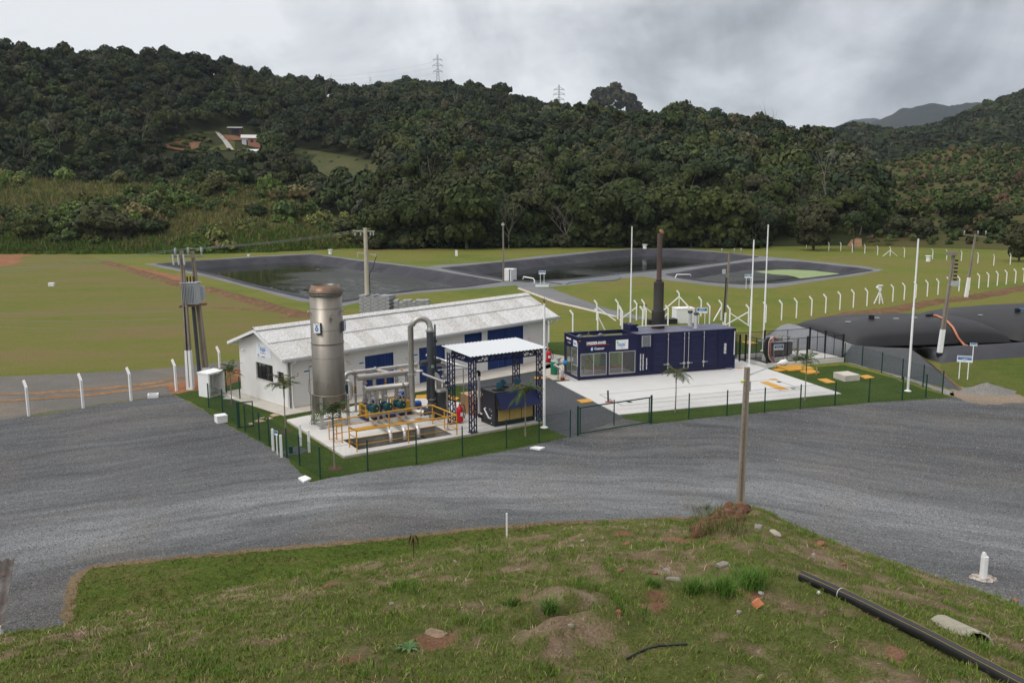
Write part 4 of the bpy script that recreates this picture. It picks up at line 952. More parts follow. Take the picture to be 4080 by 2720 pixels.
for i, (x_, y_, sx, sy, sz, m_, lab) in enumerate(((1548,1333,.25,.10,.08,m_st,'long grey stone slab beside the bright grass clumps'), (1660,1298,.24,.14,.07,m_st,'grey fluted rubble piece above the bright grass clumps'), (1742,1213,.30,.17,.10,m_st,'smooth flat stone near the foot of the lamp pole'), (1780,1226,.34,.16,.09,m_pale,'pale concrete lump with a white paint mark near the lamp pole'), (1532,1311,.16,.09,.06,m_st,'small grey stone behind the long slab'),
  (1869,1282,.08,.05,.14,m_pale,'upright pale rubble piece on the right of the mound'), (1937,1298,.15,.08,.06,m_redst,'flat reddish stone right of the upright piece'), (1885,1250,.26,.16,.08,m_redst,'red clod of earth below the mound crest'), (1698,1408,.07,.06,.05,m_st,'small grey cube of rubble on the near knoll'), (1748,1365,.09,.06,.05,m_wht,'white triangular tile shard above the orange brick piece'),
  (1312,1256,.11,.08,.06,m_st,'grey stone on the mound below the white stake'), (1338,1243,.10,.06,.05,m_pale,'pale pebble near the crest right of the white stake'), (1425,1312,.12,.08,.06,m_redst,'red brick lump in the middle of the mound'), (1190,1310,.10,.07,.05,m_st,'flat grey stone left of the middle of the mound'), (1045,1290,.10,.05,.04,m_pale,'pale stone on the left half of the mound crest'), (1420,1410,.08,.05,.07,m_redst,'small upright reddish stone right of the hollow'), (1312,1440,.08,.06,.06,m_st,'round grey stone in the hollow'),
  (1440,1250,.17,.10,.05,m_redst,'flat red clay lump near the crest'), (1880,1363,.06,.05,.05,m_wht,'white pebble beside the black pipe'), (2270,1358,.10,.07,.06,m_pale,'pale rubble lump at the right crest by the gravel'), (1000,1460,.30,.2,.07,m_dug,'clump of brown dug-up soil and roots at lower centre'), (900,1388,.08,.06,.05,m_st,'round grey stone half hidden in grass at left'), (1505,1318,.09,.07,.05,m_redst,'red stone left of the long grey slab'))):
 stone(MF(x_, y_), sx * .62, sy * .62, sz * .62, m_, lab, i * 3.1, rz=i * .6)
def chunk(p, L, w_, t_, m_, label, rx, ry, rz, name='brick_piece', cat='brick piece'):
 b = MB().prism([(-L / 2, -w_ / 2), (L / 2, -w_ / 2), (L * .46, w_ / 2), (-L * .38, w_ * .46)], -t_ / 2, t_ / 2)
 for k in (-.25, 0, .25): b.box(-L * .4, L * .4, w_ * k - .006, w_ * k + .006, t_ / 2 - .001, t_ / 2 + .008)
 o = b.build(name, m_); o.location = p + Vector((0, 0, .05)); o.rotation_euler = (rx, ry, rz); return tag(o, label, cat)
m_clay = M('orange_clay', (.50, .19, .085), .85, var=.2, scale=14)
chunk(MF(1738, 1393), .16, .13, .05, m_clay, 'broken orange clay brick lying below the white tile shard', .7, -.3, .5)
chunk(MF(2338, 1385), .34, .12, .06, m_clay, 'orange clay tile piece at the right edge of the picture', .2, .35, -.6)
b = MB()
for i in range(70):
 k = i / 69; q = MF(1594 + 106 * k + rnd.uniform(-8, 8), 1226 - 54 * k + rnd.uniform(-9, 14)); s_ = rnd.uniform(.05, .19) * (1.0 + .6 * k); rows = []
 for a_ in range(6):
  th = PI * a_ / 5; rows.append([])
  for j in range(8):
   v_ = Vector((math.sin(th) * math.cos(j * PI / 4), math.sin(th) * math.sin(j * PI / 4), math.cos(th))); rows[-1].append(q + v_ * s_ * (1 + .5 * noise.noise(v_ * 1.7 + Vector((i, 0, 0)))) + Vector((0, 0, s_ * .15)))
 b.grid(rows, 0, False, True)
o = b.build('earth_heap', M('red_clay', (.135, .062, .038), .95, var=.4, scale=5, c2=(.23, .13, .08), thr=(.5, .65), bump=.9, bscale=12)); o['kind'] = 'stuff'
hpts = []
for i in range(140): q = MF(1585 + 120 * rnd.random(), 1235 - 62 * rnd.random()); hpts.append((q.x, q.y, q.z + rnd.uniform(.0, .18)))
blades(hpts, 9, .12, .34, .09, [(.12, .14, .045), (.16, .13, .06), (.09, .13, .03)], 'heap_grass', m_leafplain, .008, .9)
PP = [(3190,2312),(3330,2375),(3450,2433),(3560,2490),(3700,2560),(3840,2637),(3980,2713),(4100,2778),(4260,2865),(4500,2990)]
cpts = []
for i, (x_, y_) in enumerate(PP):
 p = MG(x_, y_) if y_ < 2760 else None
 if p is None:
  r_ = ray(x_, y_); hl = math.hypot(r_.x, r_.y); az = math.atan2(r_.x, r_.y); d = 3
  while CAMH + r_.z / hl * d > mound_base(az, d) and d < 20: d += .02
  p = Vector((d * math.sin(az), d * math.cos(az), mound_base(az, d)))
 cpts.append(p + Vector((0, 0, .10)))
sm = []
for i in range(len(cpts) - 1):
 for k in range(5):
  t = k / 5; a_, b_, c_, d_ = cpts[max(i - 1, 0)], cpts[i], cpts[i + 1], cpts[min(i + 2, len(cpts) - 1)]
  sm.append(.5 * ((2 * b_) + (c_ - a_) * t + (2 * a_ - 5 * b_ + 4 * c_ - d_) * t * t + (3 * b_ - a_ - 3 * c_ + d_) * t ** 3))
sm.append(cpts[-1])
for _ in range(14): sm = [sm[0]] + [(sm[i - 1] + sm[i] * 2 + sm[i + 1]) / 4 for i in range(1, len(sm) - 1)] + [sm[-1]]
PR = .104
pipe = thing('gas_pipe', 'thick black plastic pipe with yellow stripes lying on the mound', 'pipe', sm[0]); L0 = sm[0]
loc = [p - L0 for p in sm]
b = MB(); b.tube(loc, PR, 20, 0, cap=False); b.tube([loc[0] + (loc[1] - loc[0]).normalized() * .02, loc[0] + (loc[1] - loc[0]).normalized() * .03], PR * .86, 20, 0, True)
b.build('pipe_body', M('black_plastic_pipe', (.018, .018, .020), .38, var=.2, scale=5, bump=.15, bscale=20), pipe)
m_ys = M('yellow_stripe', (.34, .25, .045), .5)
for ang in (-.55, .75):
 st = []
 for i, p in enumerate(loc):
  t = (loc[min(i + 1, len(loc) - 1)] - loc[max(i - 1, 0)]).normalized(); sd_ = t.cross(Vector((0, 0, 1))).normalized(); up_ = sd_.cross(t)
  view = (Vector((0, 0, CAMH)) - (p + L0)).normalized(); s2 = view.cross(t).normalized()
  st.append(p + (up_ * math.cos(ang) + sd_ * math.sin(ang) * (1 if sd_.dot(Vector((0, -1, 0))) > 0 else -1)) * (PR + .001))
 MB().tube(st, .0045, 5).build('stripe', m_ys, pipe)
i_ = 6; t_ = (loc[i_ + 1] - loc[i_]).normalized(); MB().tube([loc[i_], loc[i_] + t_ * .012], PR + .0025, 20, 0).build('joint_mark', M('chalk_white', (.7, .7, .7), .8), pipe)
pA, pB = MG(3752, 2478), MG(3898, 2548); ax = (pB - pA); ax.z *= 1; L = ax.length; ax.normalize()
b = MB(); sd_ = ax.cross(Vector((0, 0, 1))).normalized(); up_ = sd_.cross(ax); RR = .26; rows = []
for i in range(9):
 e = ax * (L * i / 8)
 r_out = []; r_in = []
 for j in range(13):
  a = PI * j / 12; jit = .03 * noise.noise(Vector((j * .9, 3, 1))) * (1 if i == 8 else 0) * 3
  r_out.append(e + ax * jit + sd_ * math.cos(a) * RR + up_ * (math.sin(a) * RR - .12)); r_in.append(e + ax * jit + sd_ * math.cos(a) * (RR - .03) + up_ * (math.sin(a) * (RR - .03) - .12))
 rows.append(r_out + r_in[::-1])
b.grid(rows, 0, False, True); b.add(rows[0], [(j, j + 1, 24 - j, 25 - j) for j in range(12)]); b.add(rows[-1], [(j, j + 1, 24 - j, 25 - j) for j in range(12)])
o = b.build('concrete_drain_piece', M('weathered_concrete', (.36, .33, .26), .95, var=.2, scale=7, c2=(.26, .24, .18), bump=.4)); o.location = pA; tag(o, 'half-round broken concrete drain pipe lying in the grass right of the black pipe', 'drain pipe')
b = MB(); hp = [MG(1600 + x_ * .5527, 1900 + y_ * .5527) for x_, y_ in ((1625,1315),(1700,1275),(1780,1248),(1860,1230),(1950,1216),(2060,1210))]
b.tube([p + Vector((0, 0, .02)) for p in hp], .016, 8); tag(b.build('black_hose', M('black_rubber', (.02, .02, .022), .6)), 'thin black hose end curving out of the grass on the near knoll', 'hose')
m_white = M('white_paint', (.80, .80, .79), .7, var=.06, scale=5)
p = Vector(G(3917, 2302)); t = thing('marker_post', 'short white concrete marker post with a notched top beside the mound', 'marker post', p)
b = MB().prism([(-.09, -.07), (-.05, -.10), (.05, -.10), (.09, -.07), (.09, .07), (.05, .10), (-.05, .10), (-.09, .07)], 0, .74); b.box(-.075, .02, -.06, .07, .74, .82); b.prism([(-.06, -.05), (.0, -.05), (.0, .06), (-.06, .06)], .82, .87); b.build('post', m_white, t)
o = sheet('lime_splash', [Vector((.42 * math.cos(k * PI / 10), .34 * math.sin(k * PI / 10), 0)) for k in range(20)], .016, M('lime', (.55, .49, .44), .95, var=.4, scale=9, c2=(.22, .16, .12), thr=(.45, .6)), None, .06, .14, 3, 6); o.parent = t
t = thing('thin_stake', 'thin white stake standing in the grass below the road', 'stake', G(1164 * S, 1238 * S)); MB().box(-.03, .03, -.03, .03, -.1, .98).build('stake', m_white, t)
t = thing('sapling', 'small drooping brown-green sprout left of the white stake', 'plant', MF(950, 1280)); b = MB()
for a in (.4, 2.6, 4.4, 5.3):
 d_ = Vector((math.cos(a) * .07, math.sin(a) * .07, 0)); b.tube([(0, 0, 0), d_ * .2 + Vector((0, 0, .42)), d_ + Vector((0, 0, .66)), d_ * 1.9 + Vector((0, 0, .52)), d_ * 2.3 + Vector((0, 0, .32))], [.012, .012, .03, .03, .004], 5)
b.build('frond', M('brown_leaf', (.10, .085, .028), .8, var=.3), t)
p0 = G(0, 2480, .9); RT = thing('corrugated_shed', 'brown corrugated roof of a low shed cut by the left picture edge', 'shed', (0, 0, 0))
hi = [G(60, 2222, 2.55)]; lo_ = [G(17, 2478, 1.9)]
a_, b_ = hi[0], lo_[0]; run = b_ - a_; side = Vector((-run.y, run.x, 0)).normalized()
if side.x > 0: side = -side
b = MB(); rows = []
for k in range(2):
 rw = []
 for j in range(61):
  s_ = j / 60 * 3.2; zz_ = .045 * math.cos(2 * PI * s_ / .20)
  rw.append(a_ + run * k + side * s_ + Vector((0, 0, zz_)))
 rows.append(rw)
rows2 = [[p - Vector((0, 0, .012)) for p in r_] for r_ in rows]
b.grid(rows, 0, True); b.grid(rows2, 0, True)
b.build('roof_sheet', M('old_fibre_cement', (.085, .070, .062), .9, var=.3, scale=3, c2=(.16, .15, .14), thr=(.5, .7), bump=.3), RT)
e = b_ + side * .12
b = MB(); b.box(e.x - .06, e.x + .06, e.y - .06, e.y + .06, 0, b_.z - .06); b.build('corner_post', m_white, RT)
b = MB(); b.bar(b_ + Vector((0, 0, -.09)) + side * .02, b_ + side * 3.1 + Vector((0, 0, -.09)), .06, .09); b.build('eaves_beam', M('old_wood', (.30, .26, .21), .9, var=.3), RT)
b = MB()
for s_ in (.3, .7):
 q_ = a_ + run * s_ + side * .22 + Vector((0, 0, .06)); b.tube([q_ - side * .12, q_ + side * .2], .008, 5)
b.build('hook', M('rust', (.22, .10, .04), .9), RT)
m_wall = M('wall_white', (.70, .69, .67), .85, var=.05, scale=1.2, c2=(.62, .58, .52), thr=(.66, .9), bump=.08, bscale=60)
m_roof = [M(f'fibre_cement_{i}', c, .9, var=.30, scale=9, c2=d, thr=t, stretch=(1, 1, 1), bump=.2, bscale=25) for i, (c, d, t) in enumerate((((.53, .525, .51), (.42, .40, .37), (.52, .72)), ((.56, .555, .545), (.46, .44, .42), (.55, .8)), ((.50, .49, .47), (.36, .33, .30), (.48, .70))))]
m_blue = M('blue_door_paint', (.010, .036, .155), .45, var=.1, scale=3); m_gut = M('gutter_grey', (.50, .51, .52), .5, var=.1)
m_glass = M('dark_glass', (.012, .012, .014), .08, spec=.6); m_frame = M('dark_frame', (.02, .02, .022), .5)
m_slab = M('slab_concrete', (.52, .48, .42), .9, var=.12, scale=1.0, c2=(.42, .36, .28), thr=(.56, .8), bump=.1)
m_conc = M('pale_concrete', (.60, .58, .545), .9, var=.07, scale=.8, c2=(.50, .46, .40), thr=(.56, .82), bump=.08)
m_signblue = M('sign_blue', (.035, .16, .42), .5); m_signwhite = M('sign_white', (.80, .80, .80), .5); m_grey = M('grey_print', (.35, .36, .38), .6); m_redp = M('red_print', (.55, .03, .03), .5)
m_logoblue = M('logo_blue', (.03, .20, .52), .5); m_logogreen = M('logo_green', (.28, .50, .12), .5); m_black = M('black_print', (.015, .015, .018), .5)
BO = Vector((-13.05, 49.34, 0)); BL, BW = 22.2, 5.88
bld = thing('white_building', 'long white single-storey building with blue doors and pale corrugated roof', 'building', BO, R(44.7))
def ztop(x): return 3.02 + .0115 * x
def wall_strips(b, axis, L, y0, y1, ops, zt):
 """wall with rectangular openings, axis 'x' or 'y'"""
 xs = sorted({0, L, *[o[0] for o in ops], *[o[1] for o in ops]})
 for a, c in zip(xs, xs[1:]):
  segs = [(0, None)]
  for o in ops:
   if o[0] < (a + c) / 2 < o[1]: segs = [(0, o[2]), (o[3], None)]
  for z0, z1 in segs:
   t0 = zt(a) if z1 is None else z1; t1 = zt(c) if z1 is None else z1
   vs = [(a, y0, z0), (c, y0, z0), (c, y1, z0), (a, y1, z0), (a, y0, t0), (c, y0, t1), (c, y1, t1), (a, y1, t0)]
   if axis == 'y': vs = [(v[1], v[0], v[2]) for v in vs]
   b.add(vs, [(0, 1, 2, 3), (4, 5, 6, 7), (0, 1, 5, 4), (1, 2, 6, 5), (2, 3, 7, 6), (3, 0, 4, 7)])
DOORS = [(5.43, 7.55, .12, 2.43), (9.75, 11.88, .08, 2.42), (15.95, 19.47, .06, 2.92)]; SHUT = (13.73, 15.36, .95, 2.92)
b = MB(); wall_strips(b, 'x', BL, 0, .18, DOORS + [SHUT], ztop)
yr = 2.95
def gz(y): return 3.02 + (4.42 - 3.02) * y / yr if y < yr else 4.42 - (4.42 - 3.38) * (y - yr) / (BW - yr)
WIN = [(1.80, 3.85, 1.33, 2.37), (.55, 1.27, 1.43, 2.12)]
wall_strips(b, 'y', yr, .0, .18, [(1.80, yr, 1.33, 2.37), WIN[1]], gz)
b2 = MB(); wall_strips(b2, 'y', BW - yr, .0, .18, [(0, .90, 1.33, 2.37)], lambda y: gz(y + yr))
for f_, i_, s_ in zip(b2.f, b2.m, b2.sm): b.f.append(tuple(q + len(b.v) for q in f_)); b.m.append(i_); b.sm.append(s_)
b.v += [v + Vector((0, yr, 0)) for v in b2.v]
b.box(.18, BL, BW - .18, BW, 0, 3.4)
b.prism([(BL - .18, .18), (BL, .18), (BL, BW - .18), (BL - .18, BW - .18)], 0, 3.2); b.add([(BL - .01, .18, 3.2), (BL - .01, BW, 3.2), (BL - .01, yr, 4.7)], [(0, 1, 2)])
b.build('wall', m_wall, bld)
b = MB().box(.2, BL - .2, .3, .32, .0, 3.0).box(.3, .32, .2, BW - .2, .0, 3.0); b.build('dark_interior_backing', m_frame, bld)  # near-black sheets behind the openings paint the unlit interior dark
def tier(name, ya, za, yb, zb, x0, x1, lift, rise=.0115):
 n = int((x1 - x0) / .177 * 8); nrm = Vector((0, -(zb - za), yb - ya)).normalized(); b = MB(); P = [[], []]
 for i in range(n + 1):
  x = x0 + (x1 - x0) * i / n; w_ = .026 * math.sin(2 * PI * x / .177) + lift
  for k, (y, z) in enumerate(((ya, za), (yb, zb))): P[k].append(Vector((x, y, z + rise * x)) + nrm * w_)
 for i in range(n):
  x = (P[0][i].x); sh = int(x / 1.06); b.add([P[0][i], P[0][i + 1], P[1][i + 1], P[1][i]], [(0, 1, 2, 3)], (sh * 7 + int(ya * 3) * 5) % 11 % 3, True)
  e = Vector((0, 0, -.012)); b.add([P[0][i], P[0][i + 1], P[0][i + 1] + e, P[0][i] + e], [(3, 2, 1, 0)], 0)
 return b
roof = thing('roof', None, None); roof.parent = bld
for ya, za, yb, zb, lift in ((-.48, 3.06, 1.42, 3.86, 0), (1.30, 3.81, 2.98, 4.52, .045), (6.40, 3.42, 2.92, 4.52, 0)):
 tier('s', ya, za, yb, zb, -.52, BL + .8, lift).build('roof_sheet', m_roof, roof)
bpy.data.objects.remove(roof) if False else None
b = MB(); n = int((BL + 1.32) / .177 * 6)
rows = []
for y_, z_ in ((2.58, 4.445), (2.90, 4.60), (3.02, 4.60), (3.36, 4.43)):
 rows.append([Vector((-.54 + (BL + 1.36) * i / n, y_, z_ + .03 + .0115 * (-.54 + (BL + 1.36) * i / n) + .024 * math.sin(2 * PI * i / 6))) for i in range(n + 1)])
b.grid(rows, 0, True); b.build('ridge_cap', m_roof[0], roof)
for s_, y0, z0, y1, z1 in ((0, -.5, 2.96, 2.95, 4.40), (0, 6.42, 3.32, 2.95, 4.40), (1, -.5, 3.22, 2.95, 4.66), (1, 6.42, 3.58, 2.95, 4.66)):
 x = -.5 if not s_ else BL + .78
 b = MB(); b.add([(x - .025, y0, z0 - .085), (x - .025, y0, z0 + .085), (x - .025, y1, z1 + .085), (x - .025, y1, z1 - .085), (x + .025, y0, z0 - .085), (x + .025, y0, z0 + .085), (x + .025, y1, z1 + .085), (x + .025, y1, z1 - .085)], [(0, 1, 2, 3), (4, 7, 6, 5), (0, 4, 5, 1), (3, 2, 6, 7), (1, 5, 6, 2), (0, 3, 7, 4)]); b.build('bargeboard', m_signwhite, bld)
b = MB(); b.box(-.48, BL + .76, 6.36, 6.40, 3.2, 3.36); b.build('rear_fascia', m_signwhite, bld)
b = MB()
for (y0, y1) in ((-.62, -.47),):
 P = []
 for x in (-.62, BL + .86):
  P.append([(x, -.47, 3.10 + .0115 * x), (x, -.47, 2.97 + .0115 * x), (x, -.51, 2.94 + .0115 * x), (x, -.60, 2.95 + .0115 * x), (x, -.63, 3.06 + .0115 * x), (x, -.645, 3.06 + .0115 * x), (x, -.61, 2.93 + .0115 * x), (x, -.50, 2.915 + .0115 * x), (x, -.455, 2.96 + .0115 * x), (x, -.455, 3.10 + .0115 * x)])
 b.grid(P, 0, False)
b.build('gutter', m_gut, bld)
for x_, zt_ in ((.17, 2.95), (BL - .1, 3.15)):
 b = MB(); b.tube([(x_, -.55, zt_), (x_, -.50, zt_ - .1), (x_, -.06, zt_ - .28), (x_, -.06, .35), (x_, -.06, .12), (x_ + .02, -.16, .06)], .045, 8); b.build('downpipe', m_signwhite, bld)
b = MB(); b.tube([(6.40, BW, 3.30) if False else (BL + .5, -.6, 3.2), (BL + .5, -.45, 3.0), (BL + .3, .4, 2.6), (BL + .3, .5, .3)], .05, 8)
b.build('downpipe', m_signwhite, bld)
MB().tube([(.02, -.015, .1), (.02, -.015, 2.9)], .014, 6).build('cable', m_frame, bld)
for i, (x0, x1, z0, z1) in enumerate(DOORS):
 d_ = MB()
 n = max(6, int((x1 - x0) / .22))
 for k in range(n):
  xa = x0 + (x1 - x0) * k / n; xb = x0 + (x1 - x0) * (k + 1) / n; d_.box(xa + .012, xb - .012, .035, .07, z0, z1 - .02)
 d_.box(x0, x1, .055, .075, z0, z1)
 dr = d_.build('door', m_blue, bld)
 f_ = MB(); f_.box(x0 - .04, x0 + .03, -.012, .05, z0, z1 + .03).box(x1 - .03, x1 + .04, -.012, .05, z0, z1 + .03).box(x0 + .03, x1 - .03, -.012, .05, z1 - .03, z1 + .03); xm = (x0 + x1) / 2; f_.box(xm - .02, xm + .02, .0, .045, z0, z1 - .03)
 f_.build('door_frame', m_blue, dr); MB().box(xm + .06, xm + .10, -.03, .03, 1.02, 1.2).build('handle', m_frame, dr)
x0, x1, z0, z1 = SHUT; d_ = MB()
for k in range(17):
 z = z0 + (z1 - z0) * k / 17; d_.add([(x0 + .05, .07, z), (x1 - .05, .07, z), (x1 - .05, .015, z + .03), (x0 + .05, .015, z + .03), (x1 - .05, .07, z + .115), (x0 + .05, .07, z + .115)], [(0, 1, 2, 3), (3, 2, 4, 5)])
d_.box(x0, x0 + .05, .0, .08, z0, z1).box(x1 - .05, x1, .0, .08, z0, z1).box(x0 + .05, x1 - .05, .0, .08, z1 - .04, z1); d_.build('louvre_window', M('louvre_blue', (.012, .045, .17), .5), bld)
for y0, y1, z0, z1 in WIN:
 f_ = MB(); f_.box(.10, .15, y0, y1, z0, z0 + .05).box(.10, .15, y0, y1, z1 - .05, z1).box(.10, .15, y0, y0 + .05, z0 + .05, z1 - .05).box(.10, .15, y1 - .05, y1, z0 + .05, z1 - .05)
 for k in ((1, 2, 3) if y1 - y0 > 1 else ()): ym = y0 + (y1 - y0) * k / 4; f_.box(.10, .15, ym - .02, ym + .02, z0 + .05, z1 - .05)
 w_ = f_.build('window', m_frame, bld); MB().box(.118, .13, y0 + .05, y1 - .05, z0 + .05, z1 - .05).build('pane', m_glass, w_)
 if y1 - y0 > 1:
  MB().box(.14, .145, y0 + .9, y0 + 1.15, z0 + .06, z1 - .06).build('curtain', m_grey, w_)
 MB().box(-.03, .10, y0 - .03, y1 + .03, z0 - .03, z0 - .002).build('sill', m_slab, w_)
def Tend(y, z): return frame_T((-.028, y, z), (0, -1, 0), (0, 0, 1))
def Tfront(x, z, d=-.024): return frame_T((x, d, z), (1, 0, 0), (0, 0, 1))
sg = MB().box(-.02, -.003, 1.90, 3.66, 2.68, 3.56).build('banner', M('banner_white', (.76, .77, .82), .6), bld)
text_part('ıtajaí', .44, m_logoblue, sg, T=Tend(3.20, 3.13), sx=.82)
text_part('BIOGÁS E ENERGIA', .075, m_grey, sg, T=Tend(3.18, 2.985))
b = MB(); b.add([Tend(3.27, 3.30) @ Vector(q) for q in ((0, 0, 0), (-.06, .10, 0), (-.03, .22, 0), (.03, .28, 0), (.05, .14, 0), (.02, .05, 0))], [(0, 1, 2, 3, 4, 5)]); b.build('leaf_emblem', m_logogreen, sg)
b = MB(); b.add([Tend(3.40, 2.87) @ Vector((.10 * math.cos(a) , .035 * math.sin(a), 0)) for a in [k * PI / 8 for k in range(16)]], [tuple(range(16))]); b.build('oval_emblem', M('navy_print', (.04, .07, .16), .5), sg)
b = MB(); b.add([Tend(3.52, 2.745) @ Vector(q) for q in ((0, 0, 0), (.26, 0, 0), (.26, .05, 0), (0, .05, 0))], [(0, 1, 2, 3)]); b.build('green_band', M('green_print', (.20, .42, .30), .5), sg)
b = MB(); b.add([Tend(3.12, 2.75) @ Vector(q) for q in ((0, 0, 0), (.08, 0, 0), (.04, .06, 0))], [(0, 1, 2)]); b.add([Tend(2.99, 2.76) @ Vector(q) for q in ((0, 0, 0), (.36, 0, 0), (.36, .05, 0), (0, .05, 0))], [(0, 1, 2, 3)]); b.build('dark_band', m_black, sg)
b = MB(); b.add([Tend(2.60, 2.765) @ Vector(q) for q in ((0, 0, 0), (.26, 0, 0), (.26, .03, 0), (0, .03, 0))], [(0, 1, 2, 3)]); b.add([Tend(2.24, 2.755) @ Vector(q) for q in ((0, 0, 0), (.26, 0, 0), (.26, .03, 0), (0, .03, 0))], [(0, 1, 2, 3)]); b.build('pale_band', M('pale_print', (.5, .5, .52), .6), sg)
for x_, z_ in ((5.1, 2.06), (9.4, 2.03), (15.67, 2.0), (1.19, 2.1)):
 p_ = MB().box(x_ - .17, x_ + .17, -.018, -.002, z_ - .10, z_ + .07).build('wall_sign', m_signwhite, bld); MB().box(x_ - .165, x_ + .165, -.022, -.0185, z_ - .03, z_ + .065).build('blue_field', m_signblue, p_)
for x_, z_ in ((.6, 2.02), (8.64, 1.87), (20.13, 1.89)):
 p_ = MB().box(x_ - .10, x_ + .10, -.018, -.002, z_ - .15, z_ + .13).build('no_smoking_sign', m_signwhite, bld)
 b = MB(); T_ = Tfront(x_, z_ + .03)
 r1 = [T_ @ Vector((.075 * math.cos(k * PI / 10), .075 * math.sin(k * PI / 10), 0)) for k in range(20)]; r2 = [T_ @ Vector((.055 * math.cos(k * PI / 10), .055 * math.sin(k * PI / 10), 0)) for k in range(20)]
 b.grid([r1 + [r1[0]], r2 + [r2[0]]]); b.add([T_ @ Vector(q) for q in ((-.05, .035, 0), (-.035, .05, 0), (.05, -.035, 0), (.035, -.05, 0))], [(0, 1, 2, 3)]); b.build('prohibition_ring', m_redp, p_)
 b = MB(); b.add([T_ @ Vector(q) for q in ((-.07, -.12, 0), (.07, -.12, 0), (.07, -.10, 0), (-.07, -.10, 0), (-.07, -.155, 0), (.07, -.155, 0), (.07, -.14, 0), (-.07, -.14, 0))], [(0, 1, 2, 3), (4, 5, 6, 7)]); b.build('caption', m_grey, p_)
b = MB(); b.tube([(4.05, 0, 2.32), (4.12, -.13, 2.32), (4.2, -.2, 2.2), (4.2, -.2, 2.1)], .055, 8); b.build('vent_elbow', M('cream_plastic', (.6, .55, .42), .6), bld)
for x_ in (3.95, 10.9): MB().bar((x_, 0, 2.9), (x_, -.22, 2.86), .04).box(x_ - .06, x_ + .06, -.36, -.18, 2.74, 2.88).build('floodlight', m_gut if x_ < 5 else m_frame, bld)
MB().tube([(0, 5.2, 2.98), (-.14, 5.2, 2.98), (-.2, 5.2, 2.9)], .05, 8).build('wall_lamp', m_signwhite, bld)
b = MB(); b.prism([(-1.12, -1.2), (18.4, -2.45), (19.5, -2.5), (24.2, -1.6), (24.2, 7.2), (-1.12, 7.2)], 0, .055); o = b.build('walkway', m_slab); o.location = BO; o.rotation_euler = (0, 0, R(44.7)); tag(o, kind='structure')
MB_ = MB().prism([(-.06, -.06), (BL + .06, -.06), (BL + .06, BW + .06), (-.06, BW + .06)], .055, .10); MB_.build('plinth', m_slab, bld)
PO = Vector((-7.96, 39.35, 0)); PA = R(33.5)
_ca, _sa = math.cos(PA), math.sin(PA)
def Pw(x, y, z=0): return Vector((PO.x + x * _ca - y * _sa, PO.y + x * _sa + y * _ca, z))
PITP = [(1.0, .62), (6.15, .46), (6.25, 2.50), (1.05, 2.72)]
padp = [(0, 0), (11.75, .07), (11.8, 3.6), (10.2, 3.75), (10.05, 6.6), (9.3, 8.3), (6.97, 9.8), (.1, 8.36)]
Z0 = .15
def pad_mesh(name, outer, hole, z0, z1, m):
 o = cdt_sheet(name, outer, [hole] if hole else [], z1, m)
 b = MB()
 for pl in ([outer, hole] if hole else [outer]):
  for i in range(len(pl)):
   p, q = pl[i], pl[(i + 1) % len(pl)]; b.add([(p[0], p[1], z0), (q[0], q[1], z0), (q[0], q[1], z1), (p[0], p[1], z1)], [(0, 1, 2, 3)])
 me = o.data; bm = bmesh.new(); bm.from_mesh(me)
 for f_ in b.f:
  bm.faces.new([bm.verts.new(b.v[i]) for i in f_])
 bm.to_mesh(me); bm.free(); return o
o = pad_mesh('concrete_pad', padp, PITP, 0.0, Z0, m_conc); o.location = PO; o.rotation_euler = (0, 0, PA); tag(o, kind='structure')
b = MB(); m_edge = M('stained_edge', (.42, .35, .25), .95, var=.3, scale=2.5)
for p, q in (((0, 0), (11.75, .07)), ((.1, 8.36), (0, 0))):
 d_ = (Vector(q) - Vector(p)).normalized(); n_ = Vector((d_.y, -d_.x)) * .006; b.add([(p[0] + n_.x, p[1] + n_.y, -.05), (q[0] + n_.x, q[1] + n_.y, -.05), (q[0] + n_.x, q[1] + n_.y, .10), (p[0] + n_.x, p[1] + n_.y, .10)], [(0, 1, 2, 3)])
o = b.build('pad_edge', m_edge); o.location = PO; o.rotation_euler = (0, 0, PA); tag(o, kind='structure')
b = MB(); zb = -1.9
b.add([(x, y, zb) for x, y in PITP], [(0, 1, 2, 3)])
for i in range(4):
 p, q = PITP[i], PITP[(i + 1) % 4]; b.add([(p[0], p[1], zb), (q[0], q[1], zb), (q[0], q[1], Z0 - .002), (p[0], p[1], Z0 - .002)], [(0, 1, 2, 3)])
m_pitw = M('dark_pit_concrete', (.22, .20, .17), .9, var=.3, scale=1.2, stretch=(1, 1, .35), c2=(.34, .31, .27), thr=(.5, .7))  # pit concrete darker than the slab, with paler upright streaks
o = b.build('pit_wall', m_pitw); o.location = PO; o.rotation_euler = (0, 0, PA); tag(o, kind='structure')
m_steel = M('stainless_steel', (.27, .245, .21), .40, .85, var=.16, scale=1.3, stretch=(2.5, 2.5, .35), c2=(.25, .225, .19), thr=(.45, .8))
m_steel2 = M('dull_steel', (.44, .425, .40), .45, .75, var=.10, scale=2.0); m_alu = M('aluminium_cladding', (.66, .66, .66), .38, .7, var=.05)
m_heat = M('heat_tinted_steel', (.20, .12, .08), .4, .7, var=.3, scale=2, stretch=(1, 1, 4), c2=(.16, .17, .15), thr=(.45, .6))
m_dark = M('dark_grey_paint', (.055, .062, .070), .45, var=.12, scale=2); m_rail = M('yellow_paint', (.60, .29, .018), .5, var=.08); m_plate = M('yellow_plate', (.55, .28, .035), .6, var=.10, scale=2)
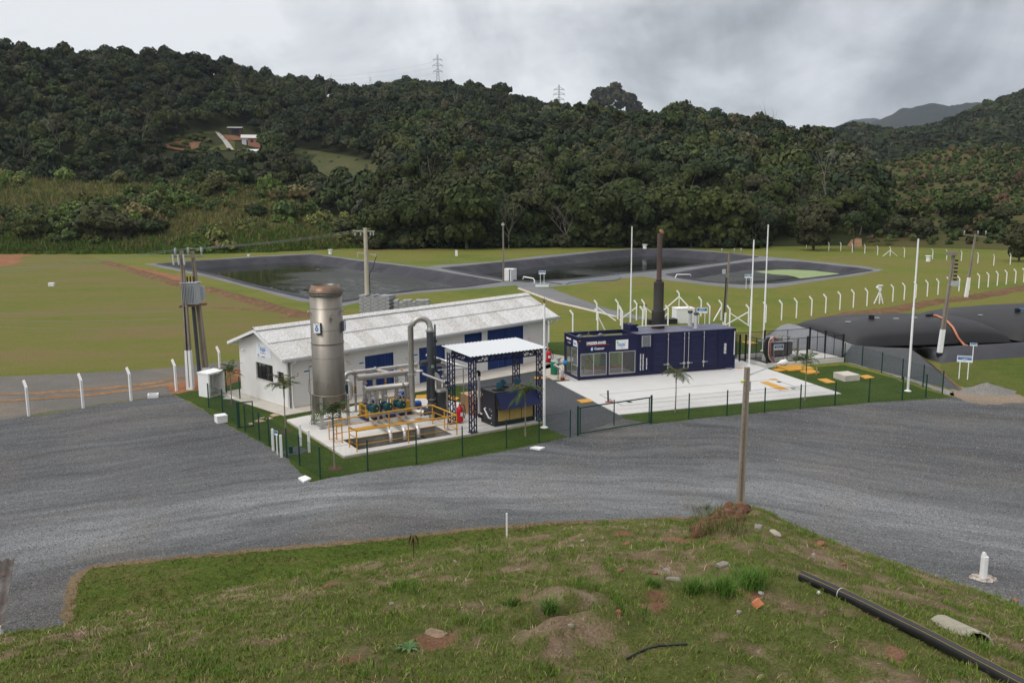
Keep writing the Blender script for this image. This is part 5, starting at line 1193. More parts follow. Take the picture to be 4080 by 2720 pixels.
m_ybox = M('yellow_enclosure', (.62, .33, .012), .45, var=.05); m_bpump = M('blue_pump', (.015, .09, .33), .4, var=.1); m_bframe = M('blue_frame', (.012, .035, .13), .5); m_teal = M('teal_valve', (.008, .060, .070), .4, var=.15)
FX, FY = 1.73, 6.0
fl = thing('flare_stack', 'tall stainless steel flare cylinder with a heat-tinted cone top', 'flare stack', Pw(FX, FY, Z0), PA)
RF = .845
b = MB(); b.lathe([(RF - .06, 1.02), (RF - .005, .86), (RF, .9), (RF, 7.12), (RF - .03, 7.12), (RF - .03, 5.5), (RF - .04, 5.4)], 48); b.build('shell', m_steel, fl)
for z, r_, h_ in ((1.69, .045, .05), (4.47, .04, .05), (3.72, .008, .03), (2.55, .006, .02), (5.2, .006, .02), (6.35, .006, .02), (6.98, .012, .10)):
 MB().lathe([(RF, z), (RF + r_, z), (RF + r_, z + h_), (RF, z + h_)], 48).build('ring', m_steel, fl)
b = MB(); b.lathe([(RF + .02, 7.12), (RF + .05, 7.14), (RF + .05, 7.20), (.71, 7.56), (.70, 7.56), (RF - .02, 7.2)], 48); b.build('cone', m_heat, fl)
b = MB();
for k in range(8): a = k * PI / 4; b.box(-.02, .02, -.03, .03, 7.08, 7.2, 0, Matrix.Translation((math.cos(a) * (RF + .05), math.sin(a) * (RF + .05), 0)))
b.lathe([(RF + .065, 7.10), (RF + .065, 7.13), (RF, 7.13)], 48); b.build('clamp_ring', m_heat, fl)
LEGS = [(-.72, -.62), (-.72, .62), (.78, -.62), (.78, .62)]
for x_, y_ in LEGS:
 b = MB().bar((x_, y_, 0), (x_ * .98, y_ * .98, 1.66), .16, .13); b.box(x_ - .15, x_ + .15, y_ - .15, y_ + .15, 0, .025); b.build('leg', m_steel2, fl)
b = MB()
for i, j in ((0, 1), (1, 3), (3, 2), (2, 0)): b.bar((*LEGS[i], .16), (*LEGS[j], .16), .08, .08)
b.build('base_frame', m_steel2, fl)
def rad(a): return Vector((math.cos(a), math.sin(a), 0))
camdir = math.atan2(-(FY + 6), -(FX)) ; va = math.atan2(-Pw(FX, FY).y, -Pw(FX, FY).x) - PA
for da, z, r_ in ((.30, 6.0, .10), (-.15, 2.35, .035), (1.15, 6.25, .06), (-1.4, 6.15, .06)):
 d_ = rad(va + da); b = MB(); b.cyl(d_ * (RF - .02) + Vector((0, 0, z)), d_ * (RF + .12) + Vector((0, 0, z)), r_ * .75, n=14); b.cyl(d_ * (RF + .10) + Vector((0, 0, z)), d_ * (RF + .145) + Vector((0, 0, z)), r_ * 1.35, n=14); b.build('nozzle', m_steel2, fl)
for da, txt in ((-.55, True), (1.28, False)):
 d_ = rad(va + da); t_ = Vector((-d_.y, d_.x, 0)); o0 = d_ * (RF + .14) + Vector((0, 0, 5.38)); T_ = frame_T(o0, t_, (0, 0, 1))
 p_ = MB().box(-.20, .20, -.265, .265, -.15, 0, 0, T_).build('panel_box', m_dark, fl)
 MB().box(-.195, .195, -.26, .26, .001, .006, 0, T_).build('panel_face', m_signwhite, p_)
 b = MB(); ring = [(.105 * math.cos(k * PI / 12), -.06 + .12 * math.sin(k * PI / 12)) for k in range(24)]
 b.add([T_ @ Vector((x, y, .008)) for x, y in ring], [tuple(range(24))]); b.add([T_ @ Vector((x, y, .0085)) for x, y in ((-.035, .02), (.035, .02), (.035, .10), (.075, .135), (.05, .165), (0, .15), (-.05, .165), (-.075, .135), (-.035, .10))], [tuple(range(9))]); b.build('flask_emblem', m_logoblue, p_)
 b = MB(); b.add([T_ @ Vector((.04 * math.cos(k * PI / 8), -.05 + .045 * math.sin(k * PI / 8), .010)) for k in range(16)], [tuple(range(16))]); b.build('emblem_dot', M('pale_yellow', (.7, .66, .30), .6), p_)
 b = MB(); b.add([T_ @ Vector(q) for q in ((-.16, .19, .008), (-.03, .19, .008), (-.03, .215, .008), (-.16, .215, .008), (.06, .19, .008), (.16, .19, .008), (.16, .215, .008), (.06, .215, .008))], [(0, 1, 2, 3), (4, 5, 6, 7)]); b.build('caption', m_grey, p_)
b = MB(); d_ = rad(va - 1.72); b.tube([d_ * 1.02 + Vector((0, 0, 0)), d_ * 1.02 + Vector((0, 0, 3.2))], .016, 6); b.tube([d_ * 1.02 + Vector((0, 0, 3.2)), d_ * .86 + Vector((0, 0, 3.2))], .03, 8); b.tube([d_ * 1.02 + Vector((0, 0, 1.6)), d_ * 1.10 + Vector((0, 0, 1.9)), d_ * 1.06 + Vector((0, 0, 2.5)), d_ * .9 + Vector((0, 0, 2.5))], .01, 5)
b.build('cable_conduit', m_dark, fl)
def flange(b, p, d, r, t=.03, m=0): d = Vector(d).normalized(); p = Vector(p); b.cyl(p - d * t, p - d * .004, r * 1.5, n=16, m=m); b.cyl(p + d * .004, p + d * t, r * 1.5, n=16, m=m)
def bend(p0, p1, p2, r, k=7):
 """points from p0 to p2 rounded at the corner p1"""
 p0, p1, p2 = Vector(p0), Vector(p1), Vector(p2); a = p1 + (p0 - p1).normalized() * r; c = p1 + (p2 - p1).normalized() * r
 return [p0] + [(a * (1 - t) ** 2 + p1 * 2 * t * (1 - t) + c * t * t) for t in [i / k for i in range(k + 1)]] + [p2]
pl = lambda n, lab, cat, grp=None: thing(n, lab, cat, PO, PA, grp)
g = pl('gas_header_pipe', 'long grey steel pipe from the flare to the dark column, on striped stand', 'pipe', 'gas pipes on the flare pad')
b = MB(); b.tube(bend((3.44, 7.9, .5), (3.44, 7.9, 2.44), (3.9, 7.9, 2.44), .3) + [(7.95, 7.9, 2.46)], .125, 14); b.build('pipe', m_steel2, g)
b = MB()
for x_ in (3.92, 5.28, 6.6, 7.92): flange(b, (x_, 7.9, 2.45), (1, 0, 0), .125)
b.build('flange', m_steel2, g)
b = MB(); b.tube([(3.44, 7.9, 2.02), (3.52, 7.7, 2.06), (3.62, 7.6, 1.95), (3.66, 7.55, 1.7), (3.66, 7.55, 1.25), (3.60, 7.62, 1.02), (3.44, 7.8, .98)], .085, 12); b.build('bypass_pipe', m_steel2, g)
MB().cyl((3.44, 7.9, 1.28), (3.44, 7.9, 1.80), .15, n=14).cyl((3.25, 7.8, 1.55), (3.44, 7.9, 1.55), .09, n=10).build('valve', m_teal, g)
b = MB(); flange(b, (3.66, 7.55, 1.45), (0, 0, 1), .085); b.build('flange', m_steel2, g)
b = MB(); b.box(3.98, 4.08, 7.86, 7.96, Z0, 2.32); b.box(3.85, 4.21, 7.75, 8.07, Z0, Z0 + .02); b.box(3.93, 4.13, 7.80, 8.0, 2.30, 2.34); b.build('stand', m_steel2, g)
def stripes(x, y, w_, z0, z1, par):
 for k in range(6):
  za = z0 + (z1 - z0) * k / 6; zb_ = z0 + (z1 - z0) * (k + 1) / 6; MB().box(x - w_, x + w_, y - w_, y + w_, za, zb_).build('hazard_band', m_rail if k % 2 else m_black, par)
stripes(4.03, 7.91, .055, 1.25, 1.65, g)
b = MB(); b.tube([(5.28, 7.8, 2.47), (5.50, 6.3, 2.47)], .10, 12); flange(b, (5.30, 7.66, 2.47), (.1, -1, 0), .10); b.build('branch_pipe', m_steel2, g)
g = pl('suction_header_pipe', 'thick grey steel header with a closed left end above the two blowers', 'pipe', 'gas pipes on the flare pad')
b = MB(); b.tube([(3.44, 6.2, 2.47), (6.95, 6.2, 2.43)], .175, 18); b.build('pipe', m_steel2, g)
b = MB(); b.lathe([(.0, .12), (.20, .10), (.26, 0), (0, -.02)], 18, c=(7.15, 6.0, 2.42)); b.build('vessel_lid', m_steel2, g)
for x_ in (3.86, 5.81):
 b = MB(); b.cyl((x_, 6.2, 2.3), (x_, 6.2, 1.05), .10, n=12); flange(b, (x_, 6.2, 2.12), (0, 0, 1), .10); flange(b, (x_, 6.2, 1.24), (0, 0, 1), .10); flange(b, (x_, 6.2, 1.08), (0, 0, 1), .10); b.build('drop_pipe', m_steel2, g)
for x_ in (4.42, 6.42):
 b = MB(); b.cyl((x_, 6.15, 2.3), (x_, 6.0, 1.0), .10, n=12); flange(b, (x_, 6.02, 1.3), (0, 0, 1), .10); b.build('drop_pipe', m_steel2, g)
b = MB().box(5.10, 5.18, 6.16, 6.24, Z0, 2.3).build('stand', m_steel2, g); stripes(5.14, 6.2, .047, 1.75, 2.1, g)
b = MB();
for x_ in (4.75, 6.1): b.box(x_, x_ + .10, 6.13, 6.27, 2.60, 2.66)
b.build('gauge', m_plate, g)
def blower(x0, y0, lab):
 t = pl('blower', lab, 'blower', 'gas blowers on the flare pad'); b = MB()
 b.box(x0, x0 + .75, y0 - 1.15, y0, Z0 + .16, Z0 + .80); b.build('enclosure', m_ybox, t)
 b = MB()
 for k in range(2):
  for j in range(5): b.box(x0 - .008, x0 - .001, y0 - .85, y0 - .30, Z0 + .24 + k * .30 + j * .045, Z0 + .24 + k * .30 + j * .045 + .025)
 b.build('vent_slats', m_frame, t)
 b = MB(); b.box(x0 - .06, x0 + 1.9, y0 - 1.22, y0 + .06, Z0, Z0 + .15); b.build('base_frame', m_bframe, t)
 b = MB(); b.cyl((x0 + .30, y0 - .25, 1.02), (x0 + .30, y0 - .55, 1.02), .17, n=14) if False else None
 vx = x0 + .72; rows = []
 b.tube([(vx - .55, y0 - .30, .98), (vx - .25, y0 - .30, 1.0)], .18, 14); b.tube([(vx, y0 - .42, .92), (vx, y0 - .05, .92)], [.40, .40], 24); b.tube([(vx, y0 - .5, .92), (vx, y0 + .03, .92)], [.26, .26], 16); b.build('volute', m_bpump, t)
 b = MB(); b.tube([(x0 + 1.0, y0 - .55, .52), (x0 + 1.55, y0 - .55, .52)], .21, 16); b.tube([(x0 + 1.5, y0 - .55, .52), (x0 + 1.62, y0 - .55, .52)], .17, 14); b.build('motor', m_bpump, t)
blower(3.64, 6.60, 'yellow-boxed blue gas blower standing nearest to the flare stack'); blower(5.64, 6.70, 'yellow-boxed blue gas blower nearest to the arched pipe')
g = pl('discharge_header_pipe', 'front grey steel header with a bolted left flange over three teal valves', 'pipe', 'gas pipes on the flare pad')
b = MB(); b.tube([(3.34, 4.95, 2.04), (5.62, 4.95, 2.03), (5.80, 4.5, 2.08)], .155, 18); b.build('pipe', m_steel2, g)
b = MB(); b.cyl((3.28, 4.95, 2.04), (3.335, 4.95, 2.04), .225, n=20); flange(b, (5.52, 4.95, 2.03), (1, 0, 0), .155); b.build('flange', m_steel2, g)
for i, (x_, bot) in enumerate(((3.58, .4), (4.38, .4), (5.18, .4))):
 b = MB(); b.cyl((x_, 4.95, 1.95), (x_, 4.95, 1.30), .085, n=12); flange(b, (x_, 4.95, 1.72), (0, 0, 1), .085); flange(b, (x_, 4.95, 1.30), (0, 0, 1), .095)
 b.tube([(x_, 4.95, 1.55), (x_ + .18, 4.86, 1.56), (x_ + .27, 4.82, 1.46), (x_ + .28, 4.8, 1.15)], .06, 10); b.tube([(x_, 4.95, .86), (x_, 4.95, .44)] , .085, 12)
 b.tube([(x_, 4.95, .50), (x_, 4.90, .36), (x_, 4.6, .33), (x_ - .12, 2.42, .33)], .088, 12); b.tube([(x_ - .12, 2.44, .33), (x_ - .125, 2.28, .31), (x_ - .13, 2.16, .20), (x_ - .13, 2.13, -.2)], .10, 12, 1); b.build('drop_pipe', [m_steel2, m_alu], g)
 b = MB(); b.cyl((x_, 4.95, .85), (x_, 4.95, 1.28), .13, n=14); b.cyl((x_ - .2, 4.99, 1.07), (x_ + .1, 4.90, 1.07), .135, n=14); b.cyl((x_ + .06, 4.72, 1.03), (x_ + .14, 4.45, 1.03), .23, n=20); b.cyl((x_ + .03, 4.85, 1.04), (x_ + .08, 4.7, 1.04), .15, n=14)
 b.build('valve', m_teal, g); MB().box(x_ + .17, x_ + .22, 4.437, 4.446, 1.02, 1.10).build('yellow_tag', m_ybox, g)
for x_, y_ in ((3.95, 4.72), (5.62, 4.75)):
 MB().box(x_ - .045, x_ + .045, y_ - .05, y_ + .05, Z0, 1.9).box(x_ - .2, x_ + .2, y_ - .2, y_ + .15, Z0, Z0 + .02).build('stand', m_steel2, g)
MB().bar((3.5, 4.7, 1.5), (5.6, 4.7, 1.5), .05).bar((3.5, 4.7, .62), (5.6, 4.7, .62), .06).build('bracket_rail', m_steel2, g)
g = pl('arched_pipe', 'tall grey steel pipe arching over into the dark column', 'pipe', 'gas pipes on the flare pad')
b = MB(); arc = [(6.26 - .43 * math.cos(k * PI / 12), 4.15 - .12 * k / 12 - .3 * k / 12, 5.36 + .43 * math.sin(k * PI / 12)) for k in range(13)]
b.tube([(6.25, 3.72, .62), (6.02, 4.02, .62), (5.86, 4.2, .70), (5.80, 4.28, .95), (5.80, 4.28, 5.36)] + arc[1:] + [(6.70, 3.73, 5.12)], .155, 16); b.build('pipe', m_steel2, g)
b = MB(); flange(b, (5.80, 4.28, 2.70), (0, 0, 1), .155); flange(b, (6.12, 3.9, .62), (1, -.8, 0), .155); b.cyl((6.70, 3.73, 5.14), (6.70, 3.73, 5.30), .20, .16, n=18); b.build('flange', m_steel2, g)
g = pl('scrubber_column', 'slender dark grey cylindrical column below the arched pipe', 'column', 'dark grey gas vessels')
b = MB(); b.cyl((6.70, 3.73, 5.10), (6.70, 3.73, .75), .205, n=24); b.cyl((6.25, 3.72, .66), (7.3, 3.72, .66), .20, n=18); b.build('shell', m_dark, g)
b = MB(); flange(b, (6.70, 3.73, 5.10), (0, 0, 1), .17); flange(b, (6.70, 3.73, 1.34), (0, 0, 1), .17); flange(b, (6.70, 3.73, 1.05), (0, 0, 1), .17); b.build('flange', m_steel2, g)
b = MB(); b.cyl((6.70, 3.73, .52), (6.70, 3.73, Z0), .19, .12, n=12); b.build('foot_cone', m_steel2, g)
b = MB(); b.tube([(6.98, 3.7, 5.42), (6.98, 3.7, 3.0), (6.9, 3.7, 2.8)], .05, 8); b.tube([(6.72, 3.73, 4.95), (6.98, 3.7, 4.95)], .03, 6); b.tube([(6.40, 3.6, 2.55), (6.38, 3.6, 1.4), (6.5, 3.7, 1.32)], .05, 8); b.build('thin_pipe', m_dark, g)
b = MB(); b.cyl((6.1, 3.8, 3.36), (7.35, 3.9, 3.36), .15, n=14); b.build('cross_pipe', m_dark, g)
MB().box(6.62, 6.76, 3.50, 3.525, 3.1, 3.24).build('name_plate', M('pale_green_plate', (.35, .45, .38), .5), g)
g = pl('filter_tank', 'short dark grey cylindrical tank right of the slender column', 'tank', 'dark grey gas vessels')
b = MB(); b.lathe([(0, Z0), (.39, Z0), (.39, 1.66), (.40, 1.74), (.24, 1.84), (0, 1.86)], 28, c=(7.30, 3.95, 0)); b.build('shell', m_dark, g)
b = MB(); b.lathe([(.42, 1.66), (.42, 1.76), (.2, 1.85), (0, 1.87)], 28, c=(7.30, 3.95, 0)); b.build('lid', m_steel2, g)
b = MB(); b.tube([(7.30, 3.95, 1.85), (7.30, 3.95, 2.25), (7.24, 4.1, 2.5), (7.1, 4.6, 2.72)], .15, 14); b.build('neck_pipe', m_steel2, g)
g = pl('return_pipe', 'grey steel pipe bending down behind the column with two blind flanges', 'pipe', 'gas pipes on the flare pad')
b = MB(); b.tube([(7.05, 4.5, 3.05)] + bend((7.3, 4.5, 3.06), (7.98, 4.5, 3.06), (7.98, 4.5, 2.3), .3) + [(7.98, 4.5, .6)], .13, 14); b.build('pipe', m_steel2, g)
b = MB()
for z in (2.50, 2.05): b.cyl((7.98, 4.4, z), (8.05, 4.22, z), .17, n=16)
flange(b, (7.98, 4.5, 2.3), (0, 0, 1), .13); b.build('blind_flange', m_alu, g)
b = MB(); b.cyl((7.98, 4.5, .60), (7.98, 4.5, Z0), .10, n=10); b.build('bottom_fitting', m_frame, g)
g = pl('insulated_pipe', 'pair of silver clad pipes running from the column to the chiller', 'pipe', 'silver clad coolant pipes')
m_ins = M('black_insulation', (.022, .020, .019), .9)
b = MB(); b.tube([(6.95, 4.5, 3.62), (8.62, 1.95, 2.93)], .065, 10); b.tube([(6.95, 4.72, 3.60), (8.58, 2.6, 2.98)], .065, 10); b.tube([(7.55, 4.5, 2.70), (9.15, 4.1, 2.72)], .06, 10); b.tube([(8.64, 1.9, 2.70), (8.64, 1.9, .55)], .075, 10); b.tube([(8.50, 2.05, 2.2), (8.50, 2.05, 1.2)], .06, 10); b.tube([(8.64, 1.9, .62), (9.0, 1.55, .55)], .055, 10); b.build('cladding', m_alu, g)
b = MB(); b.tube([(8.60, 1.98, 2.94), (8.66, 1.9, 2.90), (8.66, 1.88, 2.68)], .085, 10); b.tube([(9.1, 4.1, 2.72), (9.22, 4.06, 2.74)], .08, 10); b.tube([(8.64, 1.9, .62), (8.64, 1.9, .46), (8.74, 1.8, .44)], .085, 10); b.build('elbow', m_ins, g)
g = pl('insulated_pipe', 'two-part silver clad pipe with black elbows in front of the filter tank', 'pipe', 'silver clad coolant pipes')
b = MB(); b.tube([(6.05, 3.5, 2.86), (7.10, 2.85, 2.36)], .06, 10); b.tube([(6.98, 2.6, 2.23), (8.92, 2.5, 2.22)], .06, 10); b.build('cladding', m_alu, g)
b = MB(); b.tube([(7.08, 2.86, 2.38), (7.16, 2.8, 2.34), (7.16, 2.7, 2.0 + .2), (7.02, 2.6, 2.2)], .085, 10); b.tube([(8.88, 2.5, 2.22), (9.0, 2.5, 2.26)], .085, 10); b.tube([(7.3, 4.4, 2.62), (7.6, 4.5, 2.60), (7.75, 4.45, 2.7)], .08, 8); b.build('elbow', m_ins, g)
for x_, y_, zt_, lab in ((8.31, 3.0, 2.92, 'thin steel prop below the silver pipes beside the plywood crate'), (6.45, 1.5, 2.30, 'thin steel prop of the silver pipes beside the pit railing')):
 g = pl('pipe_prop', lab, 'prop', 'thin props of the silver pipes'); MB().cyl((x_, y_, Z0), (x_, y_, zt_), .03, n=8).cyl((x_, y_, Z0), (x_, y_, Z0 + .02), .1, n=10).build('rod', m_steel2, g)
g = pl('yellow_railing', 'yellow tubular safety railing round the concrete pit', 'railing')
RP = [(.8, .33), (.81, 1.26), (.83, 2.22), (.82, 2.90), (3.77, 2.98), (6.32, 2.92), (6.32, 1.61), (6.28, .25), (3.53, .28)]
for i, (x_, y_) in enumerate(RP): MB().cyl((x_, y_, Z0), (x_, y_, 1.18), .034, n=8).build('post', m_rail, g)
b = MB()
for z, r_ in ((1.18, .036), (.82, .02), (.48, .02)):
 for i in (0, 3, 4, 5, 6, 7, 8): p, q = RP[i], RP[(i + 1) % len(RP)]; b.tube([(*p, z), (*q, z)], r_, 8)
 b.tube([(*RP[0], z), (*RP[1], z)], r_, 8)
b.build('rail', m_rail, g)
b = MB(); b.tube([(.82, 2.90, 1.18), (.40, 2.84, 1.18), (.40, 2.84, .25), (.82, 2.9, .25)], .028, 8); b.tube([(.40, 2.84, .7), (.82, 2.9, .7)], .018, 6); b.tube([(.42, 2.2, 1.10), (.83, 2.22, 1.10)], .03, 8); b.tube([(.83, 2.22, 1.1), (.42, 2.25, 1.10), (.42, 2.25, .25), (.83, 2.22, .25)], .028, 8); b.tube([(.42, 2.25, .65), (.83, 2.22, .65)], .018, 6)
b.build('gate_leaf', m_rail, g)
for (x_, y_, dx, lab) in ((1.6, 2.3, .2, 'black pipe stub on the left side of the pit'), (5.1, 1.95, .42, 'longer black pipe stub on the right side of the pit')):
 g = pl('pipe_stub', lab, 'pipe', 'black pipe stubs in the pit'); MB().cyl((x_, y_ + .35, -.05), (x_ + dx, y_ - .1, -.38), .075, n=10).build('stub', m_frame, g)
for x0, x1, y0, y1, lab in ((2.15, 4.15, 4.02, 4.45, 'yellow cover strip on the pad left of the pit valves'), (4.62, 5.55, 4.05, 4.5, 'yellow cover strip on the pad under the discharge pipes'), (5.95, 6.4, 4.1, 4.5, 'short yellow cover strip on the pad by the column foot')):
 g = pl('cover_plate', lab, 'cover plate', 'yellow channel covers on the flare pad'); MB().box(x0, x1, y0, y1, Z0, Z0 + .02).build('plate', m_plate, g)
can = pl('canopy', 'open canopy with dark blue lattice posts and white corrugated roof', 'canopy'); m_lat = M('lattice_blue', (.010, .015, .065), .45, var=.1)
def lattice(b, p0, p1, w_, h_, n, r_=.045, up=(0, 0, 1)):
 p0, p1 = Vector(p0), Vector(p1); d = (p1 - p0).normalized(); u = Vector(up); u = (u - d * u.dot(d)).normalized(); s_ = d.cross(u); L = (p1 - p0).length
 cs = [s_ * w_ / 2 * i + u * h_ / 2 * j for i, j in ((-1, -1), (1, -1), (1, 1), (-1, 1))]
 for c_ in cs: b.bar(p0 + c_, p1 + c_, r_, r_)
 for k in range(n):
  a, e = p0 + d * L * k / n, p0 + d * L * (k + 1) / n; mdl = (a + e) / 2
  for i in range(4):
   c0, c1 = cs[i], cs[(i + 1) % 4]; b.bar(a + c0, mdl + c1, r_ * .8, .02); b.bar(mdl + c1, e + c0, r_ * .8, .02)
CP = [(7.22, .20, 4.05), (7.22, 2.42, 4.05), (11.5, .22, 4.05), (11.5, 2.55, 4.05)]
for x_, y_, z_ in CP:
 b = MB(); lattice(b, (x_, y_, Z0 + .02), (x_, y_, z_), .24, .30, 9, up=(1, 0, 0)); b.box(x_ - .22, x_ + .22, y_ - .18, y_ + .18, Z0, Z0 + .02); b.build('post', m_lat, can)
for a, c_ in ((0, 2), (1, 3), (0, 1), (2, 3)):
 b = MB(); n = 11 if a + 2 == c_ else 5; p, q = Vector(CP[a]), Vector(CP[c_]); d_ = (q - p).normalized() * .16; lattice(b, p + d_ + Vector((0, 0, -.10)), q - d_ + Vector((0, 0, -.10)), .16, .26, n, .04); b.build('truss', m_lat, can)
b = MB(); rows = [[], []]; n = 88
for i in range(n + 1):
 x = 6.95 + (11.85 - 6.95) * i / n; t = (i % 4); hgt = (0, .03, .03, 0)[t]
 rows[0].append((x, -.15, 4.20 + hgt)); rows[1].append((x, 2.95, 4.36 + hgt))
b.grid(rows, 0, False); b.grid([[Vector(p) + Vector((0, 0, -.006)) for p in r_] for r_ in rows], 0, False); b.build('roof_sheet', M('white_metal_sheet', (.57, .59, .60), .4, var=.03), can)
b = MB()
for y_ in (-.02, .95, 1.9, 2.8): b.box(7.0, 11.8, y_, y_ + .06, 4.10 + y_ * .05, 4.19 + y_ * .05)
b.build('purlin', m_frame, can)
ch = pl('chiller', 'dark grey chiller box with blue shade flap, yellow panels and three fan motors', 'chiller'); X0, X1, Y0, Y1 = 8.74, 11.32, .46, 1.86
m_ch = M('chiller_grey', (.032, .033, .042), .5, var=.12, scale=2); m_yp = M('filter_yellow', (.52, .36, .12), .7, var=.08)
b = MB().box(X0, X1, Y0 + .004, Y1, .42, 2.0).box(X0 + .02, X1 - .02, Y0 + .03, Y1 - .02, Z0, .42); b.build('body', m_ch, ch)
MB().box(X0 - .004, X1 + .004, Y0 - .01, Y1 + .004, Z0 + .02, .36).build('base_skirt', m_frame, ch)
for k in range(3): xa = X0 + .20 + k * .76; MB().box(xa, xa + .72, Y0 - .006, Y0 + .003, .42, 1.25).build('filter_panel', m_yp, ch)
b = MB(); k = 8
for i in range(k):
 ya, za = Y0 - .01 - .52 * i / k, 1.96 - .80 * i / k; yb_, zb_ = Y0 - .01 - .52 * (i + 1) / k, 1.96 - .80 * (i + 1) / k
 b.add([(X0 + .06, ya, za), (X1 + .1, ya, za), (X1 + .1, yb_ - .012, zb_), (X0 + .06, yb_ - .012, zb_), (X1 + .1, yb_, zb_ - .01), (X0 + .06, yb_, zb_ - .01)], [(0, 1, 2, 3), (3, 2, 4, 5)])
b.build('shade_flap', M('flap_blue', (.011, .018, .075), .45, var=.12, scale=2), ch)
b = MB(); b.add([(X0 + .065, Y0, 1.9), (X0 + .065, Y0, 1.15), (X0 + .065, Y0 - .5, 1.15)], [(0, 1, 2)]); b.bar((X0 + .06, Y0, 1.2), (X0 + .06, Y0 - .5, 1.14), .03); b.build('flap_side', m_frame, ch)
MB().box(X0 + .01, X1 - .01, Y0 + .01, Y1 - .01, 2.0, 2.012).box(X0, X1, Y1 - .03, Y1, 2.012, 2.05).build('top_panel', M('chiller_top', (.14, .135, .13), .7, var=.2), ch)
for x_, y_ in ((9.28, .92), (9.85, 1.42), (10.72, 1.30)):
 b = MB(); b.lathe([(0, 2.02), (.36, 2.02), (.36, 2.06), (.27, 2.10), (0, 2.10)], 22, c=(x_, y_, 0)); f_ = b.build('fan_ring', m_frame, ch)
 b = MB(); b.cyl((x_, y_, 2.10), (x_, y_, 2.42), .12, n=14); b.cyl((x_, y_, 2.42), (x_, y_, 2.46), .125, .06, n=14); b.box(x_ + .10, x_ + .20, y_ - .08, y_ + .06, 2.18, 2.34); b.build('fan_motor', M('motor_teal', (.03, .13, .18), .5, var=.1), ch)
b = MB(); b.tube([(X0 - .02, 1.35, 1.02), (X0 - .14, 1.30, 1.0), (X0 - .13, 1.22, .9), (X0 - .11, .92, .58), (X0 - .05, .86, .55), (X0 + .02, .86, .55)], .04, 8); b.build('white_pipe', m_white, ch)
b = MB()
for y_, z_ in ((1.1, .62), (.95, 1.02), (.80, .95), (.78, .72), (.8, .3), (1.7, 1.7)): b.box(X0 - .02, X0, y_ - .025, y_ + .025, z_ - .02, z_ + .02)
b.build('fitting', m_white, ch)
cr = pl('plywood_crate', 'open plywood packing crate standing behind the canopy post', 'crate'); m_ply = M('plywood', (.46, .27, .13), .8, var=.15, scale=3, stretch=(1, 1, .4), c2=(.38, .21, .10))
x0, x1, y0, y1 = 9.02, 10.1, 3.05, 4.58; b = MB().box(x0, x1, y0, y0 + .03, Z0, 1.2).box(x0, x1, y1 - .03, y1, Z0, 1.2).box(x0, x0 + .03, y0 + .03, y1 - .03, Z0, 1.2).box(x1 - .03, x1, y0 + .03, y1 - .03, Z0, 1.2).box(x0 + .03, x1 - .03, y0 + .03, y1 - .03, Z0, Z0 + .1); b.build('side_panels', m_ply, cr)
b = MB().box(x0 - .01, x1 + .01, y0 + .6, y1 + .01, 1.203, 1.225).box(x0 - .01, x0 + .3, y0 - .01, y0 + .6, 1.203, 1.225); b.box(x0 + .25, x1, y0 - .05, y0 + .35, 1.228, 1.24); b.build('lid_boards', M('raw_plywood', (.60, .42, .26), .85, var=.12, scale=3), cr)
m_redx = M('extinguisher_red', (.48, .012, .018), .35, var=.05)
def extinguisher(t):
 b = MB(); b.lathe([(0, .08), (.17, .08), (.19, .14), (.19, .74), (.17, .84), (.07, .92), (.06, 1.0), (0, 1.0)], 20); b.build('tank', m_redx, t)
 b = MB(); b.tube([(.0, .02, 1.0), (.0, .02, 1.12)], .03, 8); b.tube([(-.03, .18, .3), (-.03, .24, 1.1), (0, .2, 1.25), (0, .02, 1.32)], .016, 6); b.build('handle', m_redx, t)
 b = MB(); b.tube([(0, .0, 1.04), (.2, -.1, 1.0), (.3, -.12, .8), (.32, -.12, .45), (.26, -.1, .28), (.2, -.1, .4), (.22, -.12, .75)], .02, 6); b.build('hose', m_frame, t)
 for s_ in (-1, 1): MB().cyl((s_ * .16, .18, .11), (s_ * .21, .18, .11), .11, n=14).build('wheel', m_frame, t)
 b = MB().add([(.192 * math.sin(a), -.192 * math.cos(a), z) for z in (.42, .62) for a in (-.6, -.3, 0, .3, .6)], [(i, i + 1, i + 6, i + 5) for i in range(4)]); b.build('label_sheet', m_signwhite, t)
ex = thing('fire_extinguisher', 'red wheeled fire extinguisher between the pit railing and canopy', 'fire extinguisher', Pw(7.62, 2.25, Z0), PA + .3, 'red wheeled fire extinguishers'); extinguisher(ex)
e2_ = copy_tree(ex); e2_.location = Vector((2.72, 62.95, .12)); e2_.rotation_euler = (0, 0, R(20)); e2_['label'] = 'red wheeled fire extinguisher by the right end of the white building'
def flat_plate(p4, z, h_, lab, grp='yellow cover plates in the lawn', m=None, name='cover_plate', cat='cover plate'):
 c = sum((Vector(p[:2]) for p in p4), Vector((0, 0))) / 4; t = MB().prism([(p[0] - c.x, p[1] - c.y) for p in p4], 0, h_).build(name, m or m_plate); t.location = (c.x, c.y, z); return tag(t, lab, cat, grp)
flat_plate([c6(1185,912), c6(1200,858), c6(1330,848), c6(1345,880)], .02, .06, 'yellow plate on the lawn strip behind the dark column')
flat_plate([c7(462,1000), c7(500,985), c7(602,1015), c7(560,1045)], .02, .05, 'yellow plate on the lawn left of the plywood crate')
flat_plate([c5(1775,545), c5(1920,500), c5(2030,545), c5(1900,570)], .02, .05, 'yellow plate on the lawn right behind the flare legs')
flat_plate([c7(1378,795), c7(1480,785), c7(1528,805), c7(1400,818)], .024, .03, 'yellow plate in the gravel path by the canopy back post')
flat_plate([c8(387,1300), c8(510,1283), c8(562,1312), c8(440,1330)], .024, .05, 'yellow plate in the gravel path beside the white slab')
